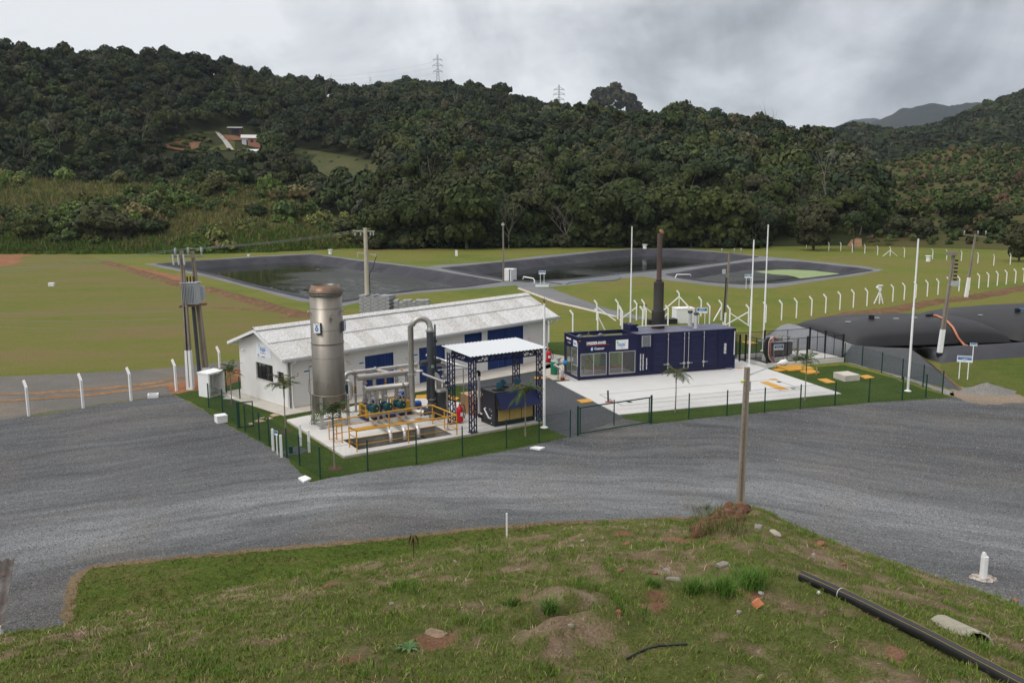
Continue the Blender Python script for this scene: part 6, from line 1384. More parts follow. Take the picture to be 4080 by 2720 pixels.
KA = R(19.2); KO = Vector((4.41, 56.79, 0)); _ck, _sk = math.cos(KA), math.sin(KA)
def Kw(x, y, z=0): return Vector((KO.x + x * _ck - y * _sk, KO.y + x * _sk + y * _ck, z))
kl = lambda n, lab, cat, grp=None: thing(n, lab, cat, KO, KA, grp)
def kput(o): o.location = KO; o.rotation_euler = (0, 0, KA); return o
m_padw = M('white_concrete', (.56, .55, .53), .85, var=.05, scale=.6, c2=(.57, .54, .50), thr=(.55, .8), bump=.05)
tag(kput(MB().prism([(-1.45, .28), (-1.5, -9.27), (13.9, -9.22), (14.5, -.6), (14.6, 3.3), (-.35, 3.3), (-.35, .28)], -.02, .06).build('concrete_pad', m_padw)), kind='structure')
m_beige = M('beige_concrete', (.50, .44, .36), .9, var=.1, scale=1.0, c2=(.42, .33, .24), thr=(.56, .8))
bp_ = [c8(-30,985), c8(60,932), c8(250,900), c8(262,1015), c8(345,1068), c8(290,1085), c8(135,1083), c8(0,1010)]
tag(MB().prism([(p.x, p.y) for p in bp_], 0, .055).build('concrete_pad', m_beige), kind='structure')
m_groove = M('rusty_channel', (.10, .055, .035), .9, var=.3)
b = MB(); zg = .064
def groove(p, q, w_=.05):
 d_ = (Vector(q) - Vector(p)).normalized(); n_ = Vector((-d_.y, d_.x)) * w_ / 2
 b.add([(p[0] - n_.x, p[1] - n_.y, zg), (q[0] - n_.x, q[1] - n_.y, zg), (q[0] + n_.x, q[1] + n_.y, zg), (p[0] + n_.x, p[1] + n_.y, zg)], [(0, 1, 2, 3)])
for p, q in (((-.22, -.12), (12.72, .12)), ((-.22, -.10), (-.13, 1.8)), ((-.37, -4.25), (12.62, -4.15)), ((12.62, -4.15), (12.36, -7.39)), ((12.36, -7.39), (-.36, -7.42)), ((-.36, -7.42), (-.37, -4.25))): groove(p, q)
tag(kput(b.build('drain_channel', m_groove)), kind='structure')
for pl4, lab in (([(11.15, -4.6), (11.75, -4.6), (11.6, -7.1), (10.9, -7.1)], 'long yellow plate set in the white slab'), ([(12.35, -4.35), (12.8, -4.35), (12.8, -3.95), (12.35, -3.95)], 'small brown-yellow plate at the channel corner of the white slab'), ([(12.5, -.1), (13.0, -.1), (13.0, .2), (12.5, .2)], 'small brown-yellow plate by the right foot of the blue container')):
 flat_plate([Kw(*p) for p in pl4], .066, .012, lab, 'plates set in the white slab')
for (x_, y_, lab) in ((12.4, -5.0, 'black grate near the channel corner of the white slab'), (12.0, -7.0, 'black grate near the front right of the white slab'), (.45, -6.75, 'black grate near the front left of the white slab')):
 flat_plate([Kw(x_ - .14, y_ - .14), Kw(x_ + .14, y_ - .14), Kw(x_ + .14, y_ + .14), Kw(x_ - .14, y_ + .14)], .066, .008, lab, 'black grates in the white slab', m_frame, 'grate', 'grate')
t = kl('tilted_bar', 'dark tilted barrier post with a red foot on the white slab', 'barrier post'); MB().bar((-.75, -6.3, .06), (-.40, -5.5, .55), .11, .09).build('bar', m_frame, t); MB().box(-.95, -.5, -6.45, -6.25, .06, .10).build('foot', M('red_foot', (.35, .03, .02), .6), t)
CX, CY, CL, CW, CB, CT = .10, .16, 12.27, 2.46, .14, 2.99
gen = thing('container_generator', 'dark blue container generator set with glazed front section and tall exhaust', 'generator', Kw(CX, CY, 0), KA)
m_nav = M('container_blue', (.0085, .0105, .050), .42, var=.14, scale=1.5, c2=(.013, .015, .048), thr=(.55, .8)); m_navsheen = M('container_blue_sky_sheen', (.13, .135, .20), .55, var=.12, scale=1.2, c2=(.22, .21, .22), thr=(.55, .75))  # second blue is lightened to paint the sky's reflection into the container roof
m_alum = M('bare_aluminium', (.55, .55, .55), .4, .6); m_white_t = M('white_lettering', (.82, .82, .82), .5)
XS = 4.42
b = MB()
for x_ in (0, CL - .16):
 for y_ in (0, CW - .16): b.box(x_, x_ + .16, y_, y_ + .16, .02, CT)
b.box(.16, CL - .16, 0, .12, CB - .04, .30).box(.16, CL - .16, CW - .12, CW, CB - .04, .30).box(0, .12, .16, CW - .16, CB - .04, .28).box(.16, XS, .0, .10, 2.72, CT).box(.16, CL - .16, CW - .10, CW, 2.72, CT - .002).box(0, .10, .16, CW - .16, 2.78, CT).box(2.10, 2.26, 0.002, .12, .30, 2.72).box(XS - .12, XS, 0.002, .12, .30, 2.72).box(1.16, 1.24, 0, .05, .3, .31)
b.build('frame', m_nav, gen)
b = MB().box(.16, XS, .01, .06, 1.86, 2.73).box(.01, .06, .16, CW - .16, 2.18, 2.79).box(XS, XS + .02, .12, CW - .12, .28, 2.72); b.build('upper_panel', m_nav, gen)
b = MB().box(.12, XS, .12, CW - .12, .20, .27); b.build('floor', M('grey_floor', (.34, .32, .30), .7, var=.1), gen)
b = MB().box(.14, XS - .02, .10, CW - .10, 2.60, 2.63)
for k in range(5): b.box(.7 + .85 * k, .74 + .85 * k, .10, CW - .10, 2.63, 2.66)
for x_ in (1.0, 2.6): b.tube([(x_, 1.9, 2.62), (x_, 2.15, 2.62)], .22, 14)
b.build('sunken_roof', M('zinc_sheet', (.30, .30, .31), .5, .5, var=.1), gen)
b = MB(); n = 40; rows = [[], []]
segs = [(XS, 5.6), (10.85, CL - .16)]
for xa, xb in segs:
 k = int((xb - xa) / .11 * 4); P = [[], []]
 for i in range(k + 1):
  x = xa + (xb - xa) * i / k; y = (.02, .05, .05, .02)[i % 4]; P[0].append((x, y, .30)); P[1].append((x, y, CT - .02))
 b.grid(P, 0, False)
b.box(XS + .02, CL - .05, .10, CW - .05, .28, CT - .05); b.box(5.6, 10.85, .03, .10, .28, CT - .03)
b.build('body', m_nav, gen)
for x0, x1 in ((5.66, 6.78), (6.82, 8.06), (8.44, 9.62), (9.70, 10.78)):
 b = MB().box(x0 + .02, x1 - .02, .012, .028, .40, 2.88)
 for k in range(5): z = .55 + k * .46; b.add([(x0 + .14, .012, z), (x1 - .14, .012, z), (x1 - .14, -.012, z + .05), (x0 + .14, -.012, z + .05), (x1 - .14, -.012, z + .28), (x0 + .14, -.012, z + .28), (x1 - .14, .012, z + .34), (x0 + .14, .012, z + .34)], [(0, 1, 2, 3), (3, 2, 4, 5), (5, 4, 6, 7)])
 d_ = b.build('door', m_nav, gen)
 xb = x1 - .03 if x0 in (5.66, 6.82) else x0 + .03
 xb = {5.66: 6.80, 6.82: 8.08, 8.44: 8.42, 9.70: 9.66}[x0]
 b = MB(); b.tube([(xb, -.03, .34), (xb, -.03, 2.90)], .022, 8);
 for z in (.42, .75, 2.45, 2.8): b.box(xb - .04, xb + .04, -.04, .02, z, z + .07)
 b.build('locking_bar', m_alum, d_)
 MB().box(xb - .34 if x0 < 8 else xb, xb if x0 < 8 else xb + .34, -.055, -.03, .70, .735).box(xb - .1, xb + .1, -.05, .0, .66, .78).build('handle', m_alum, d_)
 f_ = MB().box(x0, x0 + .02, .008, .03, .36, 2.92).box(x1 - .02, x1, .008, .03, .36, 2.92).box(x0 + .02, x1 - .02, .008, .03, .36, .40).box(x0 + .02, x1 - .02, .008, .03, 2.88, 2.92); f_.build('seal', m_black, d_)
b = MB()
for k in range(16): z = 2.10 + k * .045; b.add([(4.78, .02, z), (5.40, .02, z), (5.40, -.02, z - .02), (4.78, -.02, z - .02)], [(0, 1, 2, 3)])
b.box(4.75, 4.79, -.02, .02, 2.06, 2.84).box(5.39, 5.43, -.02, .02, 2.06, 2.84).box(4.79, 5.39, -.02, .02, 2.81, 2.84); b.build('louvre', M('grey_louvre', (.42, .43, .44), .5), gen)
b = MB().box(XS - .02, CL, -.002, CW + .002, CT - .04, CT + .005)
for k in range(11): x_ = 8.9 + k * .31; b.box(x_, x_ + .11, .12, CW - .12, CT + .005, CT + .028)
b.box(6.2, 6.25, .5, 1.1, CT + .005, CT + .02).box(7.6, 7.65, .4, 1.0, CT + .005, CT + .02)
b.build('roof', m_navsheen, gen)
gm, gnt, gb = new_mat('grey_pane'); gb.inputs['Base Color'].default_value = (.20, .20, .19, 1); gb.inputs['Roughness'].default_value = .06; gb.inputs['Alpha'].default_value = .20
for x0, x1 in ((.16, 2.10), (2.28, 4.27)):
 z0, z1 = .32, 1.85; xm = (x0 + x1) / 2; b = MB()
 for a, c_ in ((x0, x0 + .035), (xm - .02, xm + .02), (x1 - .035, x1)): b.box(a, c_, -.004, .04, z0, z1)
 b.box(x0 + .035, x1 - .035, -.004, .04, z0, z0 + .035).box(x0 + .035, x1 - .035, -.004, .04, z1 - .035, z1); w_ = b.build('window', m_alum, gen)
 MB().box(x0 + .03, x1 - .03, .012, .020, z0 + .03, z1 - .03).build('pane', gm, w_)
for y0, y1 in ((.18, 1.22), (1.30, 2.28)):
 z0, z1 = .30, 2.16; b = MB()
 for a, c_ in ((y0, y0 + .03), (y1 - .03, y1)): b.box(-.004, .04, a, c_, z0, z1)
 for z in (z0, 1.0, z1 - .03): b.box(-.004, .04, y0 + .03, y1 - .03, z, z + .03)
 w_ = b.build('window', m_alum if y0 < 1 else m_nav, gen); MB().box(.012, .02, y0 + .02, y1 - .02, z0 + .03, z1 - .03).build('pane', gm, w_)
for x0, x1 in ((.2, 2.1), (2.28, 4.2)): MB().box(x0, x1, CW - .03, CW - .022, .32, 1.85).build('rear_pane', gm, gen)
b = MB(); b.tube(bend((.75, 1.3, 1.15), (1.35, 1.3, 1.15), (1.35, 1.3, .62), .2) + [(1.42, 1.3, .58), (1.6, 1.3, .55), (4.3, 1.35, .55)], .09, 10); b.build('gas_pipe', M('orange_pipe', (.42, .17, .03), .5), gen)
b = MB().box(.35, .95, 1.0, 1.7, .85, 1.55); b.cyl((.5, 1.1, .27), (.5, 1.1, .85), .03, n=8).cyl((.9, 1.1, .27), (.9, 1.1, .85), .03, n=8); b.build('control_box', M('dull_grey_box', (.25, .25, .24), .6), gen)
b = MB(); b.bar((1.2, 1.6, 1.8), (2.15, 1.6, .35), .05).bar((2.3, 1.6, 1.8), (3.2, 1.6, .5), .05); b.bar((.6, .05, 2.95), (1.8, 2.3, 3.02), .03).bar((.2, 2.35, 2.98), (3.2, .15, 2.80), .035); b.build('brace', m_nav, gen)
b = MB().box(2.62, 3.0, 2.1, 2.3, .3, 1.8); b.build('green_panel', M('green_drum_seen', (.05, .22, .14), .6), gen)
st = Kw(7.12, 2.05, CT); z1 = top_z(st, 1100 + .3827 * 352); z2 = top_z(st, 1100 + .3827 * 60); z3 = top_z(st, 930)
ex = thing('exhaust_stack', None, None); ex.parent = gen; ex.location = (7.02, 1.90, 0)
m_soot = M('sooty_steel', (.030, .026, .024), .7, var=.3, scale=2, c2=(.085, .035, .02), thr=(.60, .8)); m_rusty = M('rusty_steel', (.075, .040, .030), .8, var=.3, scale=2, stretch=(1, 1, .4), c2=(.04, .032, .03), thr=(.4, .65))
b = MB(); b.lathe([(.46, CT), (.47, CT + .02), (.47, z1 - .12), (.44, z1 - .03), (.36, z1 + .02), (.36, z2 - .08), (.34, z2), (.20, z2 + .05), (.20, z2 + .10)], 28); b.build('silencer', m_soot, ex)
b = MB(); b.lathe([(.24, z2 + .10), (.24, z2 + .16), (.175, z2 + .16), (.175, z3), (.15, z3), (.15, z3 - .3)], 20); b.build('upper_pipe', m_rusty, ex)
b = MB(); b.lathe([(0, -.02), (.19, -.02), (.19, .0), (0, .005)], 20); c_ = b.build('rain_cap', M('rust_cap', (.26, .13, .07), .8, var=.2), ex); c_.location = (.10, -.05, z3 + .14); c_.rotation_euler = (R(50), R(12), 0)
MB().bar((.1, .0, z3 - .02), (.1, .02, z3 + .14), .04).build('cap_hinge', m_rusty, ex)
b = MB(); b.lathe([(.20, CT + .008), (.62, CT + .008)], 20); b.build('rust_stain', M('rust_on_roof', (.22, .11, .06), .8, var=.3), ex)
for x_, y_, lab in ((9.72, 2.05, 0), (9.55, .95, 1)):
 v_ = thing('roof_vent', None, None); v_.parent = gen; v_.location = (x_, y_, CT + .005)
 b = MB(); b.cyl((0, 0, 0), (0, 0, .98), .125, n=18); b.lathe([(.2, 0), (.2, .02), (.125, .02)], 18); b.build('vent_pipe', M('light_grey_paint', (.50, .50, .49), .5, var=.05), v_)
 b = MB(); b.lathe([(.16, .95), (.18, 1.0), (.20, 1.06), (.15, 1.14), (0, 1.15)], 18); b.build('vent_cap', m_dark, v_)
bx = MB().box(4.35, 4.98, 1.0, 2.1, CT + .01, CT + .50); bx.cyl((4.5, 1.3, CT + .5), (4.5, 1.3, CT + .55), .05, n=10).cyl((4.5, 1.8, CT + .5), (4.5, 1.8, CT + .55), .05, n=10); bx.build('expansion_tank', m_nav, gen)
MB().tube([(4.75, .75, CT + .36), (6.9, .95, CT + .34), (7.25, .98, CT + .30), (7.32, .98, CT + .22), (7.32, .98, CT)], .055, 10).build('roof_pipe', M('galvanised', (.50, .54, .54), .4, .5), gen)
MB().tube([(1.75, 2.2, 3.0), (1.8, 2.2, 2.85), (1.72, 2.2, 2.75), (1.7, 2.2, 2.85)], .035, 8).build('hook', m_heat, gen)
b = MB().box(11.5, 11.95, -.30, .0, .10, .13); b.build('step', m_alum, gen)
def KF(x, z): return frame_T((x - CX, -.008, z), (1, 0, 0), (0, 0, 1))
def KFc(x, z): return frame_T((x - CX, .0, z), (1, 0, 0), (0, 0, 1))
def KFv(x, z): return frame_T((x - CX, .012, z), (0, 0, 1), (-1, 0, 0))
def KE(y, z): return frame_T((-.006, y - .16, z), (0, -1, 0), (0, 0, 1))
text_part('DRESSER-RAND', .255, m_white_t, gen, T=KFc(.70, 2.46), bold=.011, sx=.80)
b = MB(); b.add([KFc(.66, 2.395) @ Vector(q) for q in ((0, 0, .003), (1.72, 0, .003), (1.72, .035, .003), (0, .035, .003))], [(0, 1, 2, 3)]); b.build('red_underline', m_redp, gen)
text_part('Guascor', .25, m_white_t, gen, T=KFc(1.27, 2.08), bold=.004, sx=.86)
b = MB(); b.add([KFc(1.10, 2.15) @ Vector((.10 * math.cos(k * PI / 9), .135 * math.sin(k * PI / 9), .003)) for k in range(18)], [tuple(range(18))]); b.build('round_emblem', M('sky_blue_print', (.05, .32, .62), .5), gen)
text_part('g', .25, m_white_t, gen, T=KFc(1.035, 2.11) @ Matrix.Translation((0, 0, .004)), bold=.008, name='emblem_letter')
def board(T_, w_, h_, par, size):
 p_ = MB().add([T_ @ Vector(q) for q in ((0, 0, 0), (w_, 0, 0), (w_, h_, 0), (0, h_, 0), (0, 0, .006), (w_, 0, .006), (w_, h_, .006), (0, h_, .006))], [(3, 2, 1, 0), (4, 5, 6, 7), (0, 1, 5, 4), (1, 2, 6, 5), (2, 3, 7, 6), (3, 0, 4, 7)]).build('logo_board', m_signwhite, par)
 text_part('ıtajaí', size, m_logoblue, p_, T=T_ @ Matrix.Translation((w_ * .13, h_ * .34, .008)), sx=w_ / .93 * .40 / size * .80 if size > .3 else .8, bold=.004)
 text_part('BIOGÁS E ENERGIA', size * .18, m_grey, p_, T=T_ @ Matrix.Translation((w_ * .12, h_ * .09, .008)), sx=.92)
 b = MB(); b.add([T_ @ Vector((w_ * (.12 + x_), h_ * (.60 + y_), .009)) for x_, y_ in ((.02, 0), (-.05, .10), (-.06, .20), (.0, .32), (.08, .20), (.07, .08))], [(0, 1, 2, 3, 4, 5)]); b.build('leaf_emblem', m_logogreen, p_)
board(KF(2.87, 2.0), .93, .66, gen, .40)
text_part('DRESSER-RAND', .150, m_white_t, gen, T=KE(2.22, 2.63), bold=.007, sx=.76);
b = MB(); b.add([KE(2.22, 2.59) @ Vector(q) for q in ((0, 0, .003), (.98, 0, .003), (.98, .022, .003), (0, .022, .003))], [(0, 1, 2, 3)]); b.build('red_underline', m_redp, gen)
text_part('Guascor', .14, m_white_t, gen, T=KE(1.85, 2.38), sx=.85); b = MB(); b.add([KE(1.95, 2.42) @ Vector((.055 * math.cos(k * PI / 9), .075 * math.sin(k * PI / 9), .003)) for k in range(18)], [tuple(range(18))]); b.build('round_emblem', MATS['sky_blue_print'], gen)
board(KE(1.02, 2.30), .62, .42, gen, .25)
text_part('GRUPO GERADOR A BIOGAS EM', .110, m_white_t, gen, T=KFv(4.82, .42), bold=.004, sx=.72); text_part('CONTEINER INSONORIZADO', .110, m_white_t, gen, T=KFv(5.02, .42), bold=.004, sx=.78); text_part('1058 kWe @ 1800 RPM', .110, m_white_t, gen, T=KFv(5.29, .44), bold=.004, sx=.74)
text_part('SFGM560', .27, m_white_t, gen, T=KFv(11.62, 1.18), bold=.006, sx=.70)
b = MB().add([(-.004, .10, 1.0), (-.004, .17, 1.0), (-.004, .17, 2.60), (-.004, .10, 2.60)], [(0, 1, 2, 3)]).add([(CL - .13, -.004, 1.05), (CL - .06, -.004, 1.05), (CL - .06, -.004, 2.75), (CL - .13, -.004, 2.75)], [(0, 1, 2, 3)]); b.build('code_strip', m_signwhite, gen)
b = MB()
for x_, y_ in ((.0, -.003), (CL - .17, -.003)):
 for k in range(4): b.add([(x_ + .01 + k * .045, y_, 2.70), (x_ + .03 + k * .045, y_, 2.70), (x_ + .05 + k * .045, y_, 2.78), (x_ + .03 + k * .045, y_, 2.78)], [(0, 1, 2, 3)])
b.build('warning_stripe', m_rail, gen)
g = kl('valve_assembly', 'steel gas valve assembly with a blue coupling left of the container', 'valve'); b = MB()
b.tube([(-.75, .85, .1), (-.75, .85, .62), (-.78, 1.0, .80), (-.95, 1.5, .88), (-1.0, 1.75, .90)], .085, 12); b.tube([(-.95, 1.75, .9), (-.75, 1.85, 1.02), (-.35, 1.75, 1.02), (-.25, 1.75, 1.02)], .08, 12); b.cyl((-.62, 1.8, 1.02), (-.62, 1.8, 1.35), .09, n=10).cyl((-.80, 1.75, 1.3), (-.5, 1.75, 1.4), .07, n=10); b.cyl((-.92, 1.25, .1), (-.92, 1.25, .8), .04, n=8); b.box(-1.05, -.8, 1.1, 1.4, .06, .08)
b.build('pipe', m_steel2, g); b = MB(); b.tube([(-.36, 1.75, 1.02), (-.30, 1.75, 1.02), (-.22, 1.75, 1.02), (-.14, 1.75, 1.02), (-.06, 1.75, 1.02)], [.13, .16, .13, .16, .13], 14); b.build('coupling', M('coupling_blue', (.03, .25, .55), .4), g)
b = MB(); b.cyl((-.75, .85, .06), (-.75, .85, .2), .15, n=14); b.tube([(-.6, .85, .25), (-.45, .9, .35), (-.4, .95, .5)], .02, 6); b.build('ground_flange', M('red_flange', (.30, .03, .02), .6), g)
g = kl('drum', 'green plastic drum behind the valve assembly at the container end', 'drum'); b = MB(); b.lathe([(0, .06), (.28, .06), (.30, .12), (.30, .85), (.28, .95), (.27, .97), (0, .97)], 22, c=(-.55, 2.75, 0)); b.build('barrel', M('drum_green', (.015, .17, .10), .5, var=.1), g); b = MB(); b.lathe([(.29, .95), (.31, .97), (.29, 1.0), (0, 1.0)], 22, c=(-.55, 2.75, 0)); b.build('lid', M('pale_green', (.25, .45, .38), .5), g)
TO = Vector((18.40, 61.23, 0)); TA = R(19.8); tl = lambda n, lab, cat, grp=None: thing(n, lab, cat, TO, TA, grp)
def Tw(x, y, z=0): return Vector((TO.x + x * math.cos(TA) - y * math.sin(TA), TO.y + x * math.sin(TA) + y * math.cos(TA), z))
b = MB().box(0, 6.95, 0, .2, -.02, .32).box(0, .2, .2, 2.6, -.02, .32).box(4.4, 6.95, .2, 4.0, -.02, .318).box(0.2, 4.4, 3.8, 4.0, -.02, .32); o = b.build('kerb', m_conc); o.location = TO; o.rotation_euler = (0, 0, TA); tag(o, kind='structure')
o = MB().box(.2, 4.4, .2, 3.8, .0, .06).build('gravel_bed', m_gravel2); o.location = TO; o.rotation_euler = (0, 0, TA); tag(o, kind='structure')
fc = tl('transformer_fence', 'black mesh fence round the transformer yard', 'fence'); m_blk = M('black_steel', (.012, .012, .013), .5)
TP = [(.08, .12), (3.6, .12), (6.85, .12), (6.85, 2.1), (6.85, 3.9), (2.6, 3.9), (-.2, 3.9), (-.45, 2.7), (-.05, 2.55)]
for x_, y_ in TP: MB().box(x_ - .05, x_ + .05, y_ - .05, y_ + .05, .1, 2.12).build('post', m_blk, fc)
def mesh_panel(p, q, z0, z1, par, m_, step=.05, t=.0045, frame=0, dz=None, hz=(0,)):
 p, q = Vector((*p[:2], 0)), Vector((*q[:2], 0)); d_ = q - p; L = d_.length; n = max(1, int(L / step)); b = MB()
 sl = dz or (0, 0)
 for k in range(1, n):
  c_ = p + d_ * k / n; zo = sl[0] + (sl[1] - sl[0]) * k / n
  b.box(c_.x - t / 2, c_.x + t / 2, c_.y - t / 2, c_.y + t / 2, z0 + zo, z1 + zo)
 for z in hz: b.bar(p + Vector((0, 0, z + sl[0])), q + Vector((0, 0, z + sl[1])), t * 1.3)
 o = b.build('mesh_panel', m_, par)
 if frame:
  f_ = MB(); f_.bar(p + Vector((0, 0, z1)), q + Vector((0, 0, z1)), frame).bar(p + Vector((0, 0, z0)), q + Vector((0, 0, z0)), frame); m2 = (p + q) / 2; f_.bar(m2 + Vector((0, 0, z0)), m2 + Vector((0, 0, z1)), frame); f_.build('panel_frame', m_, par)
 return o
for i in range(len(TP)):
 if i == 7: continue
 mesh_panel(TP[i], TP[(i + 1) % len(TP)], .36, 2.02, fc, m_blk, .06, .004, .035, None, [.36 + k * .07 for k in range(24)])
tr = tl('transformer', 'grey finned power transformer with bushings inside the black fence', 'transformer'); m_trg = M('transformer_grey', (.22, .225, .23), .5, var=.1)
b = MB().box(1.5, 3.3, 1.55, 2.35, .55, 1.55)
for k in range(16): y_ = 1.40 + .0; b.box(1.58 + k * .108, 1.60 + k * .108, 1.32, 1.55, .62, 1.5); b.box(1.58 + k * .108, 1.60 + k * .108, 2.35, 2.58, .62, 1.5)
for k in range(6): b.box(1.28, 1.5, 1.6 + k * .13, 1.62 + k * .13, .62, 1.5)
b.build('tank', m_trg, tr); MB().box(1.4, 3.4, 1.3, 2.6, 1.55, 1.60).build('lid', m_trg, tr); MB().box(1.4, 3.4, 1.4, 2.5, .06, .46).build('plinth', m_conc, tr); b = MB()
for x_ in (1.7, 3.1): b.cyl((x_, 1.5, .5), (x_, 2.4, .5), .07, n=10)
b.build('roller', m_steel2, tr)
for k in range(3): b = MB(); b.tube([(1.75 + k * .35, 2.0, 1.6), (1.75 + k * .35, 2.0, 1.72), (1.75 + k * .35, 2.0, 1.74), (1.75 + k * .35, 2.0, 1.9)], [.07, .07, .04, .03], 10); b.build('bushing', M('bushing_brown', (.10, .04, .03), .3), tr)
b = MB(); b.bar((2.0, 1.8, 1.95), (3.5, 1.8, 1.85), .03).bar((2.0, 2.2, 2.0), (3.5, 2.2, 1.9), .03).box(2.2, 2.6, 1.7, 2.1, 1.6, 1.85);
for k in range(5): b.bar((2.1 + k * .3, 1.75, 1.95), (2.1 + k * .3, 2.25, 1.98), .025)
b.build('busbar', m_steel2, tr)
b = MB()
for x_ in (3.55, 3.65): b.box(x_, x_ + .06, 1.2, 1.26, .06, 1.8).box(x_, x_ + .06, 2.3, 2.36, .06, 1.8)
b.bar((3.6, 1.23, .5), (3.6, 2.33, 1.5), .04); b.build('support_frame', m_steel2, tr)
for k, (c_, m_) in enumerate((('black', m_black), ('cream', M('cream_cable', (.62, .54, .42), .7)), ('pink', M('pink_cable', (.45, .13, .15), .7)))):
 x_ = .82 + k * .16; b = MB()
 for j in range(3): b.tube([(2.0, 1.55 + j * .1, 1.80), (1.55, 1.4 + j * .1, 1.98), (x_ + .2, 1.25 + j * .1, 1.95), (x_, 1.2 + j * .1, 1.65), (x_, 1.2 + j * .1, .8), (x_ + .15, 1.15 + j * .1, .4), (x_ + .4, 1.1 + j * .1, .1)], .055, 8)
 b.build('cable_bundle', m_, tr)
def sign_lines(T_, w_, h_, par, lines, size, band=(.30, .94), sx=.8):
 p_ = MB().add([T_ @ Vector(q) for q in ((0, 0, -.012), (w_, 0, -.012), (w_, h_, -.012), (0, h_, -.012), (0, 0, .0), (w_, 0, .0), (w_, h_, .0), (0, h_, .0))], [(3, 2, 1, 0), (4, 5, 6, 7), (0, 1, 5, 4), (1, 2, 6, 5), (2, 3, 7, 6), (3, 0, 4, 7)]).build('board', m_signwhite, par)
 b = MB(); b.add([T_ @ Vector(q) for q in ((w_ * .05, h_ * band[0], .003), (w_ * .95, h_ * band[0], .003), (w_ * .95, h_ * band[1], .003), (w_ * .05, h_ * band[1], .003))], [(0, 1, 2, 3)]); b.build('blue_field', m_signblue, p_)
 for i, s_ in enumerate(lines): text_part(s_, size, m_white_t, p_, T=T_ @ Matrix.Translation((w_ / 2, h_ * (band[1] - (band[1] - band[0]) * (i + .78) / len(lines)), .006)), align='CENTER', sx=sx, bold=.002, depth=.002)
 b = MB(); b.add([T_ @ Vector(q) for q in ((w_ * .42, h_ * .10, .003), (w_ * .58, h_ * .10, .003), (w_ * .58, h_ * .17, .003), (w_ * .42, h_ * .17, .003))], [(0, 1, 2, 3)]); b.build('small_mark', m_grey, p_)
 return p_
sn = tl('transformer_sign', 'blue and white sign reading TRANSFORMADOR ELEVADOR on grey posts', 'sign', 'blue and white information signs')
b = MB().box(.92, .98, .45, .51, .06, 1.55).box(1.75, 1.79, .45, .49, .06, 1.2); b.build('post', m_trg, sn); sign_lines(frame_T((.90, .43, 1.20), (1, -.10, 0), (0, 0, 1)), .78, .42, sn, ('TRANSFORMADOR', 'ELEVADOR I'), .105)
for pts4, lab in (([Tw(.45, .35), Tw(1.35, .35), Tw(1.35, .8), Tw(.45, .8)], 'yellow plate in the transformer yard below the sign'), ([Tw(3.3, .5), Tw(4.2, .5), Tw(4.2, 1.1), Tw(3.3, 1.1)], 'yellow plate in the transformer yard right of the transformer')): flat_plate(pts4, .062, .03, lab, 'yellow plates in the transformer yard')
MB().tube([Tw(4.2, 1.5, .36), Tw(5.3, .9, .36)], .06, 8)
big = [ct(750,838), ct(1140,815), ct(1355,880), ct(960,915)]
flat_plate(big, .05, .10, 'largest yellow plate on the lawn in front of the transformer yard')
flat_plate([ct(693,872), ct(800,862), ct(900,895), ct(775,908)], .02, .05, 'yellow plate half under the left corner of the largest plate')
flat_plate([ct(1125,910), ct(1300,882), ct(1435,930), ct(1260,952)], .02, .08, 'yellow plate at the right corner of the largest plate')
flat_plate([ct(1395,1030), ct(1540,1020), ct(1690,1080), ct(1550,1092)], .02, .04, 'yellow plate left of the pale concrete block')
flat_plate([ct(2050,978), ct(2180,965), ct(2290,1005), ct(2150,1025)], .02, .05, 'yellow plate right of the pale concrete block')
flat_plate([ct(218,447), ct(330,432), ct(468,468), ct(330,480)], .02, .06, 'yellow plate on the lawn behind the container end')
sl = [G(2900 + x * .2551, 1250 + y * .2551) for x, y in ((1645,1003), (1870,985), (2060,1045), (1830,1065))]
o = flat_plate(sl, .0, .42, 'pale concrete block on the lawn between two yellow plates', None, m_slab, 'concrete_block', 'concrete block')
for x_, y_, lab in ((1080,985,'black cover near the front edge of the largest yellow plate'), (1650,1168,'black cover on the lawn near the corner of the white slab')): flat_plate([ct(x_ - 30, y_ + 4), ct(x_ + 5, y_ - 6), ct(x_ + 32, y_ + 2), ct(x_, y_ + 9)], .018, .02, lab, 'black covers in the lawn', m_frame, 'drain_cover', 'drain cover')
for x_, y_, lab in ((1367,1048,'black cover by the right-hand lightning mast, upper one'), (1360,1120,'black cover by the right-hand lightning mast, lower one')): flat_plate([cr_(x_ - 16, y_ + 2), cr_(x_, y_ - 4), cr_(x_ + 16, y_), cr_(x_, y_ + 5)], .018, .02, lab, 'black covers in the lawn', m_frame, 'drain_cover', 'drain cover')
o = MB().bar(ct(1382, 952), ct(1382, 952) + Vector((0, 0, .52)), .09).build('wooden_stake', M('stake_wood', (.34, .24, .15), .9)); tag(o, 'short wooden stake at the corner of a yellow plate', 'stake')
from mathutils.bvhtree import BVHTree
m_bag = M('black_membrane', (.011, .011, .012), .5, var=.25, scale=.5, c2=(.040, .040, .046), thr=(.54, .78), spec=.4, bump=.8, bscale=1.1)
m_linerL = M('grey_liner', (.20, .205, .22), .6, var=.12, scale=.5, bump=.3, bscale=1.2); m_linerD = M('dark_liner', (.060, .061, .070), .55, var=.15, scale=.5, bump=.3, bscale=1.0)
ZB = .75
